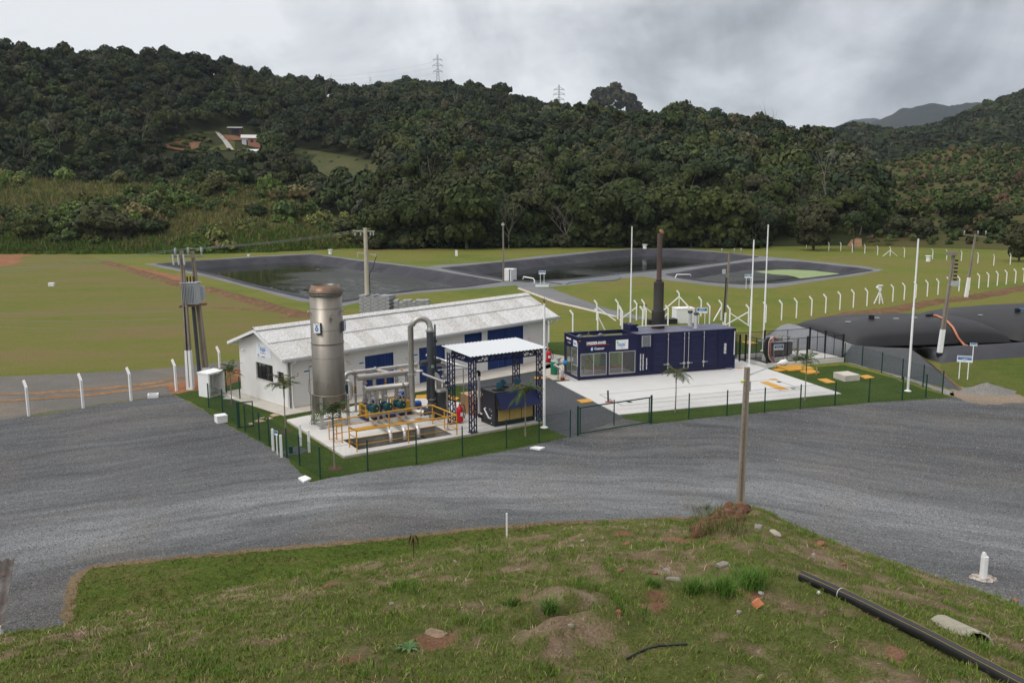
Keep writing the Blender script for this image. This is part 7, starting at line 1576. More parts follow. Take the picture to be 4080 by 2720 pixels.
def bag(A, B_, C_, D_, H_, label, pw=.40):
 rows = []; n1_, n2_ = 56, 30
 for side in (1, -1):
  for i in range(n1_ + 1):
   s_ = i / n1_; r_ = []
   for j in range(n2_ + 1):
    t_ = j / n2_; p = (A * (1 - s_) + B_ * s_) * (1 - t_) + (D_ * (1 - s_) + C_ * s_) * t_
    e1_, e2_ = max(0, 1 - abs(2 * s_ - 1) ** 4.0), max(0, 1 - abs(2 * t_ - 1) ** 2.4)
    h_ = (e1_ * e2_) ** pw
    h_ += (.03 * noise.noise(Vector((p.x * .35, p.y * .35, 2.0))) + .012 * noise.noise(Vector((p.x * 1.4, p.y * .6, 4.0)))) * min(1, h_ * 3)
    sq = .14 * math.sin(PI * s_) * (2 * t_ - 1) + 0
    w_ = (D_ - A).normalized() if True else None
    bulge = (t_ - .5) * 2 * (1 - abs(2 * t_ - 1)) * 0
    r_.append(p + Vector((0, 0, H_ * h_ if side > 0 else -.0)))
   rows.append(r_)
  if side > 0: top = rows; rows = []
 b = MB(); b.grid(top, 0, True); b.grid(rows, 0, True)
 o = b.build('gas_bag', m_bag); tag(o, label, 'gas bag', 'inflated black gas bags')
 bv = BVHTree.FromPolygons([tuple(p) for r_ in top for p in r_], [(i * (n2_ + 1) + j, i * (n2_ + 1) + j + 1, (i + 1) * (n2_ + 1) + j + 1, (i + 1) * (n2_ + 1) + j) for i in range(n1_) for j in range(n2_)])
 return o, bv
A = G(3395, 1383, ZB); B_ = G(4034, 1362, ZB); ab = (B_ - A).normalized(); dp = Vector((-ab.y, ab.x, 0)); D_ = G(3150, 1306, ZB); C_ = B_ + dp * 9.5 + ab * 1.5
bag1, bv1 = bag(A, B_, C_, D_, 1.60, 'near inflated black gas bag with an orange hose over it')
A2 = B_ + ab * .9 + dp * .2; bag2, bv2 = bag(A2, A2 + ab * 26, A2 + ab * 26 + dp * 12, A2 + dp * 12 - ab * 3.4, 2.05, 'second inflated black gas bag behind, cut by the right edge')
def on_bag(x, y, bv):
 r_ = ray(*(lambda q: q)((2900 + x * .5017, 1000 + y * .5017))).normalized(); h_ = bv.ray_cast(Vector((0, 0, CAMH)), r_); return h_[0]
hp = [on_bag(x, y, bv1) for x, y in ((1625,516),(1660,522),(1700,540),(1745,570),(1785,612),(1808,655),(1825,692),(1850,725))]; hp = [p + Vector((0, -.03, .08)) for p in hp if p]
hp += [cr_(1880, 748, .98), cr_(1905, 752, .95)]
t = thing('orange_hose', 'orange hose running down over the near black gas bag', 'hose', hp[0]); b = MB(); b.tube([p - hp[0] for p in hp], .085, 10); b.build('hose', M('hose_orange', (.55, .21, .12), .6, var=.1), t)
b = MB(); q = on_bag(1605, 520, bv1) or hp[0]; b.tube([q - hp[0], q - hp[0] + Vector((0, 0, .22))], .13, 10); b.tube([q - hp[0] + Vector((-.3, 0, .1)), Vector((0, 0, .08))], .10, 10); b.build('connector', m_black, t)
for bv, pts_, lab in ((bv1, ((1130,538),(1150,540)), 'pair of black valve stubs on top of the near gas bag'), (bv2, ((2290,485),(2310,480)), 'black valve on top of the second gas bag with a blue hose')):
 ps = [on_bag(x, y, bv) for x, y in pts_]; ps = [p for p in ps if p]
 if ps:
  t = thing('bag_valve', lab, 'valve', ps[0], 0, 'valves on the gas bags'); b = MB()
  for p in ps: b.cyl(p - ps[0], p - ps[0] + Vector((0, 0, .32)), .13, n=10)
  b.build('stub', m_black, t)
  if bv is bv2: MB().tube([Vector((.2, 0, .3)), Vector((.9, -.2, .25)), Vector((2.2, -.6, .0))], .05, 8).build('blue_hose', M('hose_blue', (.05, .2, .45), .5), t)
m_patch = M('pale_patch', (.5, .5, .52), .6); b = MB()
for k, (x, y, bv) in enumerate(((957,562,bv1),(1180,530,bv1),(1335,536,bv1),(1480,528,bv1),(2010,508,bv2))):
 p = on_bag(x, y, bv)
 if p: o = MB().box(-.22, .22, -.09, .09, -.01, .03).build('repair_patch', m_patch, bag1 if bv is bv1 else bag2); o.location = p
def slope(name, top_, bot, m, n=10, wob=.05, back=None):
 top_ = [Vector(p) for p in top_]; bot = [Vector(p) for p in bot]
 def rs(pts, k):
  L = [0];
  for a, c_ in zip(pts, pts[1:]): L.append(L[-1] + (c_ - a).length)
  o_ = []
  for i in range(k + 1):
   s_ = L[-1] * i / k; j = max(0, min(len(L) - 2, next((q for q in range(len(L) - 1) if L[q + 1] >= s_), len(L) - 2))); f_ = (s_ - L[j]) / max(1e-6, L[j + 1] - L[j]); o_.append(pts[j].lerp(pts[j + 1], f_))
  return o_
 k = 60; T_, Bt = rs(top_, k), rs(bot, k); rows = []
 if back: rows.append([p + Vector(back) for p in T_])
 for i in range(n + 1):
  f_ = i / n; r_ = []
  for j in range(k + 1):
   p = T_[j].lerp(Bt[j], f_); p = p + Vector((0, 0, wob * noise.noise(Vector((p.x * .6, p.y * .6, 5.0))) * (1 if 0 < i < n else .5) + .06 * math.sin(PI * f_)))
   r_.append(p)
  rows.append(r_)
 o = MB().grid(rows, 0, True).build(name, m); o['kind'] = 'structure'; return o
slope('bag_berm', [cr_(1400,770,.95), cr_(1600,762,.98), cr_(1900,748,1.0), cr_(2150,735,1.0), cr_(2352,722,1.0), cr_(2900,690,1.0)], [cr_(1480,812,0), cr_(1690,888,0), cr_(1900,872,0), cr_(2150,857,0), cr_(2352,842,0), cr_(2900,800,0)], m_linerD, back=(.5, 1.6, -.9))
slope('bag_berm', [cr_(330,650,.75), cr_(420,590,1.3), cr_(480,574,1.45), cr_(560,590,1.4), cr_(680,630,1.3), cr_(800,672,1.2), cr_(920,715,1.05), cr_(1010,750,.95)], [cr_(235,716,0), cr_(330,735,0), cr_(450,755,0), cr_(560,775,0), cr_(680,795,0), cr_(790,815,0), cr_(850,825,0), cr_(905,835,0)], m_linerL, wob=.12, back=(1.2, 1.5, -1.3))
slope('gravel_ramp', [cr_(985,745,.95), cr_(1100,756,.95), cr_(1250,764,.95), cr_(1450,772,.95)], [cr_(905,872,0), cr_(1100,925,0), cr_(1450,1015,0), cr_(1860,1120,0)], m_gravel2, wob=.05, back=(.3, 2.0, -.5))
slope('ramp_side', [cr_(1440,772,.95), cr_(1500,812,.75), cr_(1620,900,.45), cr_(1860,1118,.01)], [cr_(1490,812,0), cr_(1640,905,0), cr_(1720,960,0), cr_(1880,1110,0)], m_rim, wob=.04)
m_green = M('fence_green', (.006, .045, .030), .5, var=.1)
def fence(name, label, pts, H_=1.46, gap=()):
 t = thing(name, label, 'fence', (0, 0, 0), 0, 'green mesh fences')
 for p in pts: MB().box(p.x - .03, p.x + .03, p.y - .03, p.y + .03, p.z - .3, p.z + H_).box(p.x - .034, p.x + .034, p.y - .034, p.y + .034, p.z + H_, p.z + H_ + .02).build('post', m_green, t)
 for i in range(len(pts) - 1):
  if i in gap: continue
  mesh_panel(pts[i], pts[i + 1], .06, H_ - .06, t, m_green, .056, .0042, 0, (pts[i].z, pts[i + 1].z), (.06, .45, .90, H_ - .10, H_ - .06))
 return t
fence('mesh_fence', 'green mesh fence along the left edge of the lawn', [c5(392,515), c5(557,590), c5(742,755)]);
fence('mesh_fence', 'green mesh fence beside the white marker posts', [c5(823,800), c5(990,897), c5(1105,968), c5(1313,1105), c5(1463,1200), c5(1707,1357)])
fence('mesh_fence', 'green mesh fence between the white open box and the building', [c5(600,350), c5(760,418)])
front = [c5(1707,1357), G(1466,1876), G(1660,1849), G(1843,1818), G(2018,1787), G(2148,1766), G(2272,1743)]
t_ = fence('mesh_fence', 'green mesh fence in front of the flare and canopy', front[1:]); mesh_panel(front[0], front[1], .06, 1.40, t_, m_green, .056, .0042, 0, None, (.06, .45, .90, 1.36, 1.40))
right = [G(2744,1670), G(2896,1656), G(3045.5,1644), G(3188,1630), G(3326,1616), G(3461,1603), G(3594,1594.5), G(3688,1584.5)]
t_ = fence('mesh_fence', 'green mesh fence in front of the white slab and right lawn', right); mesh_panel(G(2596,1688), right[0], .06, 1.40, t_, m_green, .056, .0042, 0, None, (.06, .45, .90, 1.36, 1.40))
fence('mesh_fence', 'green mesh fence along the foot of the gravel ramp', [G(3754,1569), G(3677,1542), G(3594,1514), G(3512,1485), G(3434,1459), G(3364,1443)])
g = thing('field_gate', 'wide green steel mesh gate between the two front fences', 'gate', (0, 0, 0), 0, 'green steel gates')
g0, g1, g2 = G(2302, 1736), G(2446, 1701), G(2594, 1688)
for p in (g0, g2): MB().box(p.x - .05, p.x + .05, p.y - .05, p.y + .05, 0, 1.60).build('post', m_green, g)
b = MB()
for z in (.12, 1.48): b.bar(g0 + Vector((.05, .02, z)), g2 + Vector((-.05, -.02, z)), .055)
for p in (g0 * .97 + g2 * .03, g1, g0 * .03 + g2 * .97): b.bar(p + Vector((0, 0, .1)), p + Vector((0, 0, 1.5)), .055)
b.build('leaf_frame', m_green, g); mesh_panel(g0, g1, .12, 1.48, g, m_green, .056, .0042, 0, None, (.5, .95)); mesh_panel(g1, g2, .12, 1.48, g, m_green, .056, .0042, 0, None, (.5, .95))
g = thing('garden_gate', 'narrow green gate standing open at the stepping stones', 'gate', (0, 0, 0), 0, 'green steel gates'); p, q = c5(742, 757), c5(918, 742)
MB().box(p.x - .045, p.x + .045, p.y - .045, p.y + .045, 0, 1.5).build('post', m_green, g); b = MB(); b.bar(p + Vector((.07, 0, 1.42)), q + Vector((0, 0, 1.42)), .05).bar(p + Vector((.07, 0, .08)), q + Vector((0, 0, .08)), .05).bar(q + Vector((0, 0, .05)), q + Vector((0, 0, 1.45)), .05).bar(p + Vector((.07, 0, .05)), p + Vector((.07, 0, 1.45)), .05); b.build('leaf_frame', m_green, g); mesh_panel(p, q, .1, 1.4, g, m_green, .056, .0042, 0, None, (.5, .95))
def bent_post(p, label, group, H_=2.05, az=(-.93, .36), braces=()):
 t = thing('fence_post', label, 'fence post', p, 0, group); d_ = Vector((az[0], az[1], 0)); h1 = H_ * .82; b = MB()
 k = H_ / 2.05; w_ = .062
 sd_ = Vector((-d_.y, d_.x, 0)); P = [[], [], [], []]
 for i, (o_, z) in enumerate(((0, -.15), (0, h1), (.30 * k, H_), )):
  c_ = d_ * o_ + Vector((0, 0, z)); tl_ = .5 if i == 2 else 1
  P[i] = [c_ + (d_ * a + sd_ * e) * w_ * (1 if i < 2 else .85) + Vector((0, 0, (-a * .045 if i == 2 else a * -.02 if i == 1 else 0))) for a, e in ((-1, -1), (1, -1), (1, 1), (-1, 1))]
 b.grid(P[:3], 0, False, True); b.add(P[2], [(0, 1, 2, 3)]); b.build('post', m_white, t)
 for bx, by in braces: MB().bar((bx, by, 0), (0, 0, H_ * .66), .10).build('brace', m_white, t)
 return t
ORD = ['first', 'second', 'third', 'fourth', 'fifth', 'sixth', 'seventh', 'eighth', 'ninth', 'tenth', 'eleventh', 'twelfth', 'thirteenth', 'fourteenth', 'fifteenth', 'sixteenth', 'seventeenth', 'eighteenth', 'nineteenth', 'twentieth', 'twenty-first', 'twenty-second', 'twenty-third', 'twenty-fourth']
for i, (x, y) in enumerate(((115,1658),(332,1626),(523,1597),(703,1559),(878,1497))): bent_post(G(x, y), f'white bent-top fence post, {ORD[i]} from the left beside the dirt track', 'white bent-top fence posts', 2.05, (-.75, .66))
rowR = [cr_(300,568), cr_(425,549), cr_(543,531), cr_(663,513), cr_(775,493), cr_(888,468), cr_(995,450), cr_(1103,437)] + [cq(228,1305), cq(413,1276), cq(600,1248), cq(785,1220), cq(958,1192), cq(1128,1163), cq(1298,1138), cq(1465,1112), cq(1618,1090), cq(1768,1070), cq(1917,1048), cq(2062,1027), cq(2208,1007), cq(2345,990)]
for i, p in enumerate(rowR): bent_post(p, f'white bent-top post, {ORD[i]} from the left in the long row along the red bank', 'white bent-top fence posts', 2.05)
tp = thing('tripod_post', 'white braced corner post with a flat cap in the long post row', 'fence post', cr_(1203, 418)); b = MB(); b.bar((0, 0, 0), (0, 0, 1.75), .13); b.build('post', m_white, tp)
for s_ in (-.62, .42): MB().bar((s_, 0, 0), (0, 0, 1.5), .11).build('brace', m_white, tp)
b = MB(); b.cyl((0, 0, 1.5), (0, 0, 2.1), .17, n=12).cyl((0, 0, 2.1), (0, 0, 2.17), .32, n=14); b.bar((0, 0, 1.6), (-.4, 0, 2.0), .26); b.build('cap', m_white, tp)
rowF = [(cl3(1050,473), ()), (cl3(1207,488), ()), (cl3(1350,503), ()), (cl3(1510,505), ()), (cl3(1665,522), ()), (cl3(1832,538), ()), (cl3(2003,560), ()), (cl3(2172,575), ((-1.6, 0), (1.6, 0))), (cq(417,590), ()), (cq(635,598), ()), (cq(873,615), ()), (cq(1100,630), ()), (cq(1338,647), ()), (cq(1605,685), ()), (cq(1862,722), ()), (cq(2128,705), ())]
for i, (p, br) in enumerate(rowF): bent_post(p, f"white bent-top post{' with braces' if br else ''}, {ORD[i]} from left in the far row behind the lagoons", 'white bent-top fence posts', 2.05, (-.9, -.3), br)
MID = [(cw(165,330), 'left of the gravel path', ((1.9, -.5),)), (cw(455,315), 'at the near edge of the gravel path left of the mast', ()), (cw(495,405), 'standing second behind the container, left of the mast', ()), (cw(515,455), 'lowest behind the container box', ()), (cw(712,330), 'beside the pedestrian gate, left jamb', ((-1.7, .2),)), (cw(815,320), 'beside the pedestrian gate, right jamb', ((1.6, .6),)),
  (cw(795,430), 'left one of the pair left of the exhaust stack', ()), (cw(842,432), 'right one of the pair left of the exhaust stack', ()), (cw(1145,412), 'right of the exhaust stack foot', ((-1.0, .2),)), (cw(1297,170), 'with two braces behind the open white box', ((-1.9, -1.3), (1.2, -1.0))), (cw(1600,275), 'right of the open white box', ()), (cw(1430,392), 'in front of the open white box', ()), (cw(1717,378), 'right of the small measuring tank sign', ()),
  (cw(1878,330), 'beside the thin utility pole', ((-.9, -.6),)), (cw(1993,418), 'with a brace right of the thin utility pole', ((2.0, -.1),)), (cw(2253,402), 'with a brace left of the lightning mast', ((-2.2, .2),)), (cw(178,470), 'behind the left part of the container roof', ((.7, .2),)), (c8(95,692), 'right of the white building', ()), (c8(345,582), 'on the grass left of the container roof', ())]
for p, lab, br in MID: bent_post(p, f'white bent-top post {lab}', 'white bent-top fence posts', 2.05, (-.93, .36) if p.x < 20 else (-.93, .36), br)
g = thing('wire_gate', 'low black gate frame between the two white gate posts', 'gate', cw(730, 322)); b = MB(); b.bar((0, 0, .1), (0, 0, 1.5), .04).bar((.9, .2, .1), (.9, .2, 1.5), .04).bar((0, 0, 1.5), (.9, .2, 1.5), .04); b.build('gate_frame', m_blk, g)
def mast(p, H_, label):
 t = thing('lightning_mast', label, 'mast', p, 0, 'slim white lightning masts'); b = MB(); b.tube([(0, 0, 0), (0, 0, H_ * .55), (0, 0, H_ * .56), (0, 0, H_)], [.075, .07, .055, .05], 10); b.build('pole', m_white, t); b = MB(); b.lathe([(.22, 0), (.22, .025), (.09, .10), (.075, .10)], 12); b.build('foot', m_white, t)
 b = MB(); b.bar((0, 0, H_), (0, 0, H_ + .35), .018);
 for a in (.3, 2.4, 4.5): b.bar((0, 0, H_ + .02), (.14 * math.cos(a), .14 * math.sin(a), H_ + .25), .014)
 b.build('tip', m_frame, t)
mast(c7(1485,1315), 6.7, 'white mast at the right corner of the canopy'); mast(G(2511,1330), 9.75, 'white mast behind the left half of the container'); mast(G(2984,1459), 9.2, 'white mast right of the container end'); mast(G(3040,1398), 10.1, 'white mast on the lawn behind the transformer yard'); mast(G(3617,1558), 9.6, 'white mast standing alone on the right lawn')
m_pole = M('weathered_pole', (.27, .23, .185), .9, var=.25, scale=2, stretch=(1, 1, .25), c2=(.15, .125, .10), thr=(.5, .7)); m_cpole = M('concrete_pole', (.46, .42, .34), .9, var=.12, scale=2); m_ins2 = M('insulator_grey', (.42, .44, .46), .4)
def hpole(t, H_, w0, w1, m_, lean=(0, 0), white=0.0, black=0.0):
 b = MB(); L = Vector((lean[0], lean[1], 0))
 for s_ in (-1, 1):
  vs = []
  for z, w_ in ((-.3, w0), (H_, w1)):
   c_ = L * (z / H_)
   vs += [c_ + Vector((x * w_ * .35 + s_ * w_ * .32, y * w_ * .5, z)) for x, y in ((-.4, -1), (.4, -1), (.4, 1), (-.4, 1))]
  b.add(vs, [(0, 1, 5, 4), (1, 2, 6, 5), (2, 3, 7, 6), (3, 0, 4, 7), (4, 5, 6, 7)])
 vs = []
 for z, w_ in ((-.3, w0), (H_, w1)): vs += [L * (z / H_) + Vector((x * w_ * .25, y * w_ * .28, z)) for x, y in ((-1, -1), (1, -1), (1, 1), (-1, 1))]
 b.add(vs, [(0, 1, 5, 4), (1, 2, 6, 5), (2, 3, 7, 6), (3, 0, 4, 7), (4, 5, 6, 7)]); b.build('pole', m_, t)
 for z0, z1, mm_, nm in ((black, black + white, m_white, 'white_band'), (0, black, m_black, 'black_band')):
  if z1 > z0:
   b = MB(); vs = []
   for z in (z0, z1): w_ = (w0 + (w1 - w0) * z / H_) * 1.04 + .006; c_ = L * (z / H_); vs += [c_ + Vector((x * w_ * .47, y * w_ * .52, z)) for x, y in ((-1, -1), (1, -1), (1, 1), (-1, 1))]
   b.add(vs, [(0, 1, 5, 4), (1, 2, 6, 5), (2, 3, 7, 6), (3, 0, 4, 7), (4, 5, 6, 7)]); b.build(nm, mm_, t)
def insul(t, p, h_=.28): MB().tube([p, p + Vector((0, 0, h_ * .3)), p + Vector((0, 0, h_ * .35)), p + Vector((0, 0, h_ * .6)), p + Vector((0, 0, h_ * .65)), p + Vector((0, 0, h_))], [.05, .05, .09, .08, .09, .05], 8).build('insulator', m_ins2, t)
p1_, p2_ = G(760, 1551), Vector(G(818, 1540)); p2_ = Vector((-20.25, 56.1, 0))
tt = thing('transformer_poles', 'pair of weathered concrete poles carrying a grey transformer', 'utility pole', p1_); q2 = p2_ - p1_
lean1 = Vector((.25, .1)); a_t = thing('pole_a', None, None); bpy.data.objects.remove(a_t)
def sub(nm, off):
 e = bpy.data.objects.new(nm, None); col.objects.link(e); e.parent = tt; e.location = off; return e
H1 = top_z(p1_, 1000); H2 = top_z(p2_, 1000)
s1 = sub('utility_pole', (0, 0, 0)); hpole(s1, H1, .42, .20, m_pole, white=2.6, lean=(.0, .0)); s2 = sub('utility_pole', q2); hpole(s2, H2, .38, .20, m_pole, white=1.25, lean=(-.45, 0))
zt = top_z(p1_, cb(0, 400)[1] if False else 1110)
zA, zB_ = top_z(p1_, 950 + 400 * .4464), top_z(p1_, 950 + 605 * .4464)
mid = Vector((q2.x * .42, q2.y * .42 - .1, 0)); b = MB(); b.box(mid.x - .48, mid.x + .48, mid.y - .40, mid.y + .40, zB_ + .12, zA)
for k in range(9): b.box(mid.x - .42 + k * .10, mid.x - .40 + k * .10, mid.y - .56, mid.y - .40, zB_ + .2, zA - .12)
b.build('transformer_tank', m_ins2, tt); MB().box(mid.x - .54, mid.x + .54, mid.y - .5, mid.y + .46, zA, zA + .05).build('transformer_lid', m_ins2, tt)
b = MB().bar((-.35, -.15, zB_), (q2.x + .2, q2.y - .15, zB_), .14).bar((-.35, .2, zB_), (q2.x + .2, q2.y + .2, zB_), .14); b.build('platform_beam', M('rusty_beam', (.22, .13, .09), .9, var=.3), tt)
for k in range(3): MB().tube([(mid.x - .2 + k * .2, mid.y, zA + .05), (mid.x - .2 + k * .2, mid.y, zA + .42)], [.055, .05], 8).build('bushing', M('brown_bushing', (.10, .035, .02), .3), tt)
b = MB(); b.bar((-.75, -.1, H1 - .35), (q2.x + .35, q2.y - .1, H2 - .35), .11); b.build('crossarm', m_pole, tt)
for k in (-.02, .45, .95): pp = Vector((-.4 + (q2.x + .6) * (k + .02), q2.y * k, H1 - .3)); insul(tt, pp, .5);
for k in (.0, .3, .62): MB().tube([Vector((-.5 + 1.1 * k, -.25, H1 - .2)), Vector((-.42 + 1.1 * k, -.35, H1 - .85))], [.06, .06], 8).build('fuse_cutout', m_ins2, tt)
b = MB(); b.tube([(q2.x - .38, q2.y - .25, .1), (q2.x - .55, q2.y - .25, zB_ + .9)], .12, 12); b.tube([(q2.x - .55, q2.y - .25, zB_ + .9), (q2.x - .75, q2.y - .4, zB_ + .7), (mid.x - .4, mid.y - .45, zB_ + .4), (mid.x - .45, mid.y - .45, zA - .3), (mid.x - .2, mid.y - .3, zA)], .035, 6); b.build('cable_duct', m_dark, tt)
MB().box(q2.x - .0, q2.x + .25, q2.y - .3, q2.y - .05, zB_ + .3, zB_ + 1.2).build('meter_box', m_ins2, tt)
b = MB(); b.tube([(.0, -.22, .2), (.0, -.16, 4.5), (-.02, -.12, zB_)], .03, 6); b.build('earth_cable', m_frame, tt)
pc = Vector(G(1466, 1252)); tc_ = thing('utility_pole', 'round pale concrete pole with a crossarm behind the building', 'utility pole', pc, 0, 'utility poles'); HC = top_z(pc, 908)
MB().tube([(0, 0, -.3), (0, 0, HC)], [.30, .19], 16).build('pole', m_cpole, tc_); b = MB().bar((-1.3, -.1, HC - .30), (.95, .25, HC - .38), .13); b.build('crossarm', m_cpole, tc_); MB().bar((-.9, -.1, HC - 2.6), (1.2, .2, HC - 2.95), .10).build('lower_crossarm', m_cpole, tc_)
for x_ in (-1.1, -.5, .55, .85): MB().tube([(x_, .0, HC - .5), (x_, .0, HC - .8)], .07, 8).build('insulator', m_ins2, tc_)
for x_ in (-.9, 1.0): MB().tube([(x_, 0, HC - 2.75), (x_, 0, HC - 3.1)], .06, 8).build('insulator', m_ins2, tc_)
b = MB(); b.tube([(1.1, .2, HC - 2.9), (.7, .1, HC - 4.2), (.32, -.1, HC - 4.9), (.33, -.1, .3)], .04, 6); b.build('cable', m_frame, tc_)
def pole(px, py, topy, w0, w1, label, dx=0.0, white=0, black=0, arm=None):
 p = Vector(G(px, py)); H_ = top_z(p, topy); t = thing('utility_pole', label, 'utility pole', p, 0, 'utility poles'); hpole(t, H_, w0, w1, m_pole, (dx, 0), white, black); return t, H_
t, H_ = pole(2006, 1122, 885, .34, .22, 'weathered pole with a floodlight behind the open white box'); MB().box(-.25, .2, -.2, .1, H_ - .5, H_ - .2).build('floodlight', m_ins2, t)
t, H_ = pole(2885, 1293, 1002, .26, .16, 'thin weathered pole with a crossarm behind the container', .28, 1.2); MB().bar((-.5, 0, H_ - .1), (1.5, .1, H_ - .25), .09).build('crossarm', m_pole, t)
for x_ in (-.45, .75, 1.4): insul(t, Vector((x_, 0, H_ - .1)), .4)
MB().tube([(-.1, -.1, .3), (.02, -.1, H_ * .65)], .06, 6).build('cable_duct', m_frame, t); MB().box(-.35, -.05, -.15, .05, H_ * .70, H_ * .76).build('floodlight', m_ins2, t)
t, H_ = pole(3739, 1436, 1012, .31, .19, 'leaning grey pole with white and black foot in front of the gas bags', .55, 1.75, .62); MB().box(.05, .75, -.2, .15, H_ - .1, H_ + .18).build('lamp_head', m_pole, t)
for k in range(6): MB().box(.68, .88, -.1, .1, H_ - .55 - k * .28, H_ - .42 - k * .28).build('cable_clamp', m_frame, t)
MB().box(.42, .95, -.35, .0, H_ - 2.35, H_ - 2.0).build('junction_box', m_ins2, t)
t, H_ = pole(3848, 1190, 932, .34, .18, 'far leaning pole with white foot behind the long post row', .55, 2.6); MB().bar((-.9, 0, H_ - .1), (1.9, 0, H_ - .35), .11).build('crossarm', m_pole, t)
for x_ in (-.8, .85, 1.8): insul(t, Vector((x_, 0, H_ - .1)), .5)
pm = G(2949, 2017, 1.1); pm.z = mound_xy(pm.x, pm.y) - .05; HL = top_z(pm, 1463) - pm.z; lp = thing('lamp_pole', 'weathered square pole with a street lamp arm on the mound', 'lamp post', pm); hpole(lp, HL, .25, .175, m_pole, (.06, 0))
arm0, arm1 = Vector((.15, -.05, HL - .25)), Vector((1.15, .1, HL + .10)); b = MB(); b.tube([arm0, arm1], .022, 8); b.build('arm', m_ins2, lp)
b = MB(); o_ = arm1; b.tube([o_ + Vector((-.02, 0, 0)), o_ + Vector((.06, 0, .02)), o_ + Vector((.12, 0, .03)), o_ + Vector((.28, 0, .05)), o_ + Vector((.36, .0, .04))], [.035, .05, .105, .125, .05], 12); b.build('lamp_head', M('lamp_white', (.72, .70, .66), .35), lp)
MB().box(.08, .20, -.06, .06, HL - .85, HL - .50).build('switch_box', m_ins2, lp); MB().tube([(-.16, -.1, HL - .50), (-.05, -.1, HL - .46)], [.05, .04], 8).build('photocell', M('lime_cell', (.50, .55, .05), .5), lp); b = MB(); b.tube([(.13, 0, HL - .85), (.12, -.03, HL - 1.0), (.16, 0, HL - 1.1), (.10, 0, HL - 1.02)], .01, 5); b.build('cable', m_frame, lp)
b = MB()
for k in range(16): b.cyl((-.03, -.115, .35 + k * .28), (-.03, -.125, .35 + k * .28), .014, n=6)
b.build('bolt_holes', m_black, lp)
def wire(name, pts, label, sag=.6, r_=.018):
 b = MB()
 for a, c_ in zip(pts, pts[1:]):
  a, c_ = Vector(a), Vector(c_); b.tube([a.lerp(c_, i / 14) - Vector((0, 0, sag * 4 * (i / 14) * (1 - i / 14))) for i in range(15)], r_, 5)
 o = b.build(name, M('wire_grey', (.20, .20, .21), .5)); return tag(o, label, 'overhead wire', 'overhead wires')
W1 = p1_ + Vector((-.35, 0, H1 + .1)); W2 = p1_ + Vector((.2, .2, H1 + .1)); W3 = p2_ + Vector((-.3, 0, H2 + .1)); wc = [pc + Vector((x_, 0, HC - .2)) for x_ in (-1.1, -.5, .55)]
for a, c_, lab in ((W1, wc[0], 'topmost wire from the twin poles to the crossarm pole'), (W2, wc[1], 'middle wire from the twin poles to the crossarm pole'), (W3, wc[2], 'lowest wire from the twin poles to the crossarm pole')): wire('overhead_wire', [a, c_], lab, .22, .011)
for a, e_, lab in ((W1, G(-300, 1095, 7.0), 'upper wire leaving the twin poles to the left'), (W2, G(-300, 1110, 7.2), 'lower wire leaving the twin poles to the left')): wire('overhead_wire', [a, e_], lab, .2, .011)
for k, (z_, lab) in enumerate(((5.2, 'upper slack cable leaving the twin poles to the left'), (4.7, 'middle slack cable leaving the twin poles to the left'), (4.2, 'lowest slack cable leaving the twin poles to the left'))): wire('overhead_wire', [p1_ + Vector((0, 0, z_)), G(-300, 1225 + k * 28, 4.3)], lab, .35, .010)
m_lattice = M('galvanised_lattice', (.25, .26, .28), .6)
def pylon(px, basey, topy, label, D):
 a, e = elev_az(px, basey); p = Vector((D * math.sin(a), D * math.cos(a), CAMH + D * e - 10)); H_ = top_z(p, topy * S) - p.z; t = thing('pylon', label, 'pylon', p, a * -1, 'lattice power pylons'); b = MB(); wb, wt = H_ * .075, H_ * .014
 def cor(z): w_ = wb + (wt - wb) * min(1, z / (H_ * .72)) if z < H_ * .72 else wt; return [Vector((s_ * w_, q * w_, z)) for s_, q in ((-1, -1), (1, -1), (1, 1), (-1, 1))]
 zs = [H_ * k / 13 for k in range(14)]
 for z0, z1 in zip(zs, zs[1:]):
  a_, c_ = cor(z0), cor(z1)
  for i in range(4): b.bar(a_[i], c_[i], .20); b.bar(a_[i], c_[(i + 1) % 4], .10); b.bar(a_[(i + 1) % 4], c_[i], .10)
 b.build('tower', m_lattice, t)
 for f_, L in ((.60, 3.2), (.74, 3.6), (.87, 3.2)): bb = MB(); bb.bar((-L, 0, H_ * f_), (L, 0, H_ * f_), .30).bar((-L, 0, H_ * f_), (0, 0, H_ * f_ + 1.6), .2).bar((L, 0, H_ * f_), (0, 0, H_ * f_ + 1.6), .2).bar((-L, 0, H_ * f_), (-L, 0, H_ * f_ - 1.3), .2).bar((L, 0, H_ * f_), (L, 0, H_ * f_ - 1.3), .2); bb.build('crossarm', m_lattice, t)
 return p, H_
y1 = pylon(1006, 190, 125, 'tallest lattice pylon on the hilltop left of centre', 640); y2 = pylon(1284, 242, 195, 'lattice pylon on the ridge right of the tallest one', 560); pylon(1904, 325, 291, 'small distant lattice pylon right of the dark ridge', 1000)
for f_, lab in ((.87, 'highest faint power line left of the tallest pylon'), (.74, 'middle faint power line left of the tallest pylon'), (.60, 'lowest faint power line left of the tallest pylon')):
 a, e = elev_az(640, 175 if f_ > .8 else 183 if f_ > .7 else 190); wire('power_line', [y1[0] + Vector((0, 0, y1[1] * f_ - 1)), Vector((700 * math.sin(a), 700 * math.cos(a), CAMH + 700 * e))], lab, 4, .035)
def open_box(p, sx, sy, sz, rz, label, th=.12, group='white open concrete boxes'):
 t = thing('open_box', label, 'concrete box', p, rz, group); b = MB().box(0, sx, 0, th, 0, sz - th).box(0, sx, sy - th, sy, 0, sz - th).box(0, th, th, sy - th, 0, sz - th).box(-.02, sx + .02, -.02, sy + .02, sz - th, sz); b.build('shell', m_white, t); return t
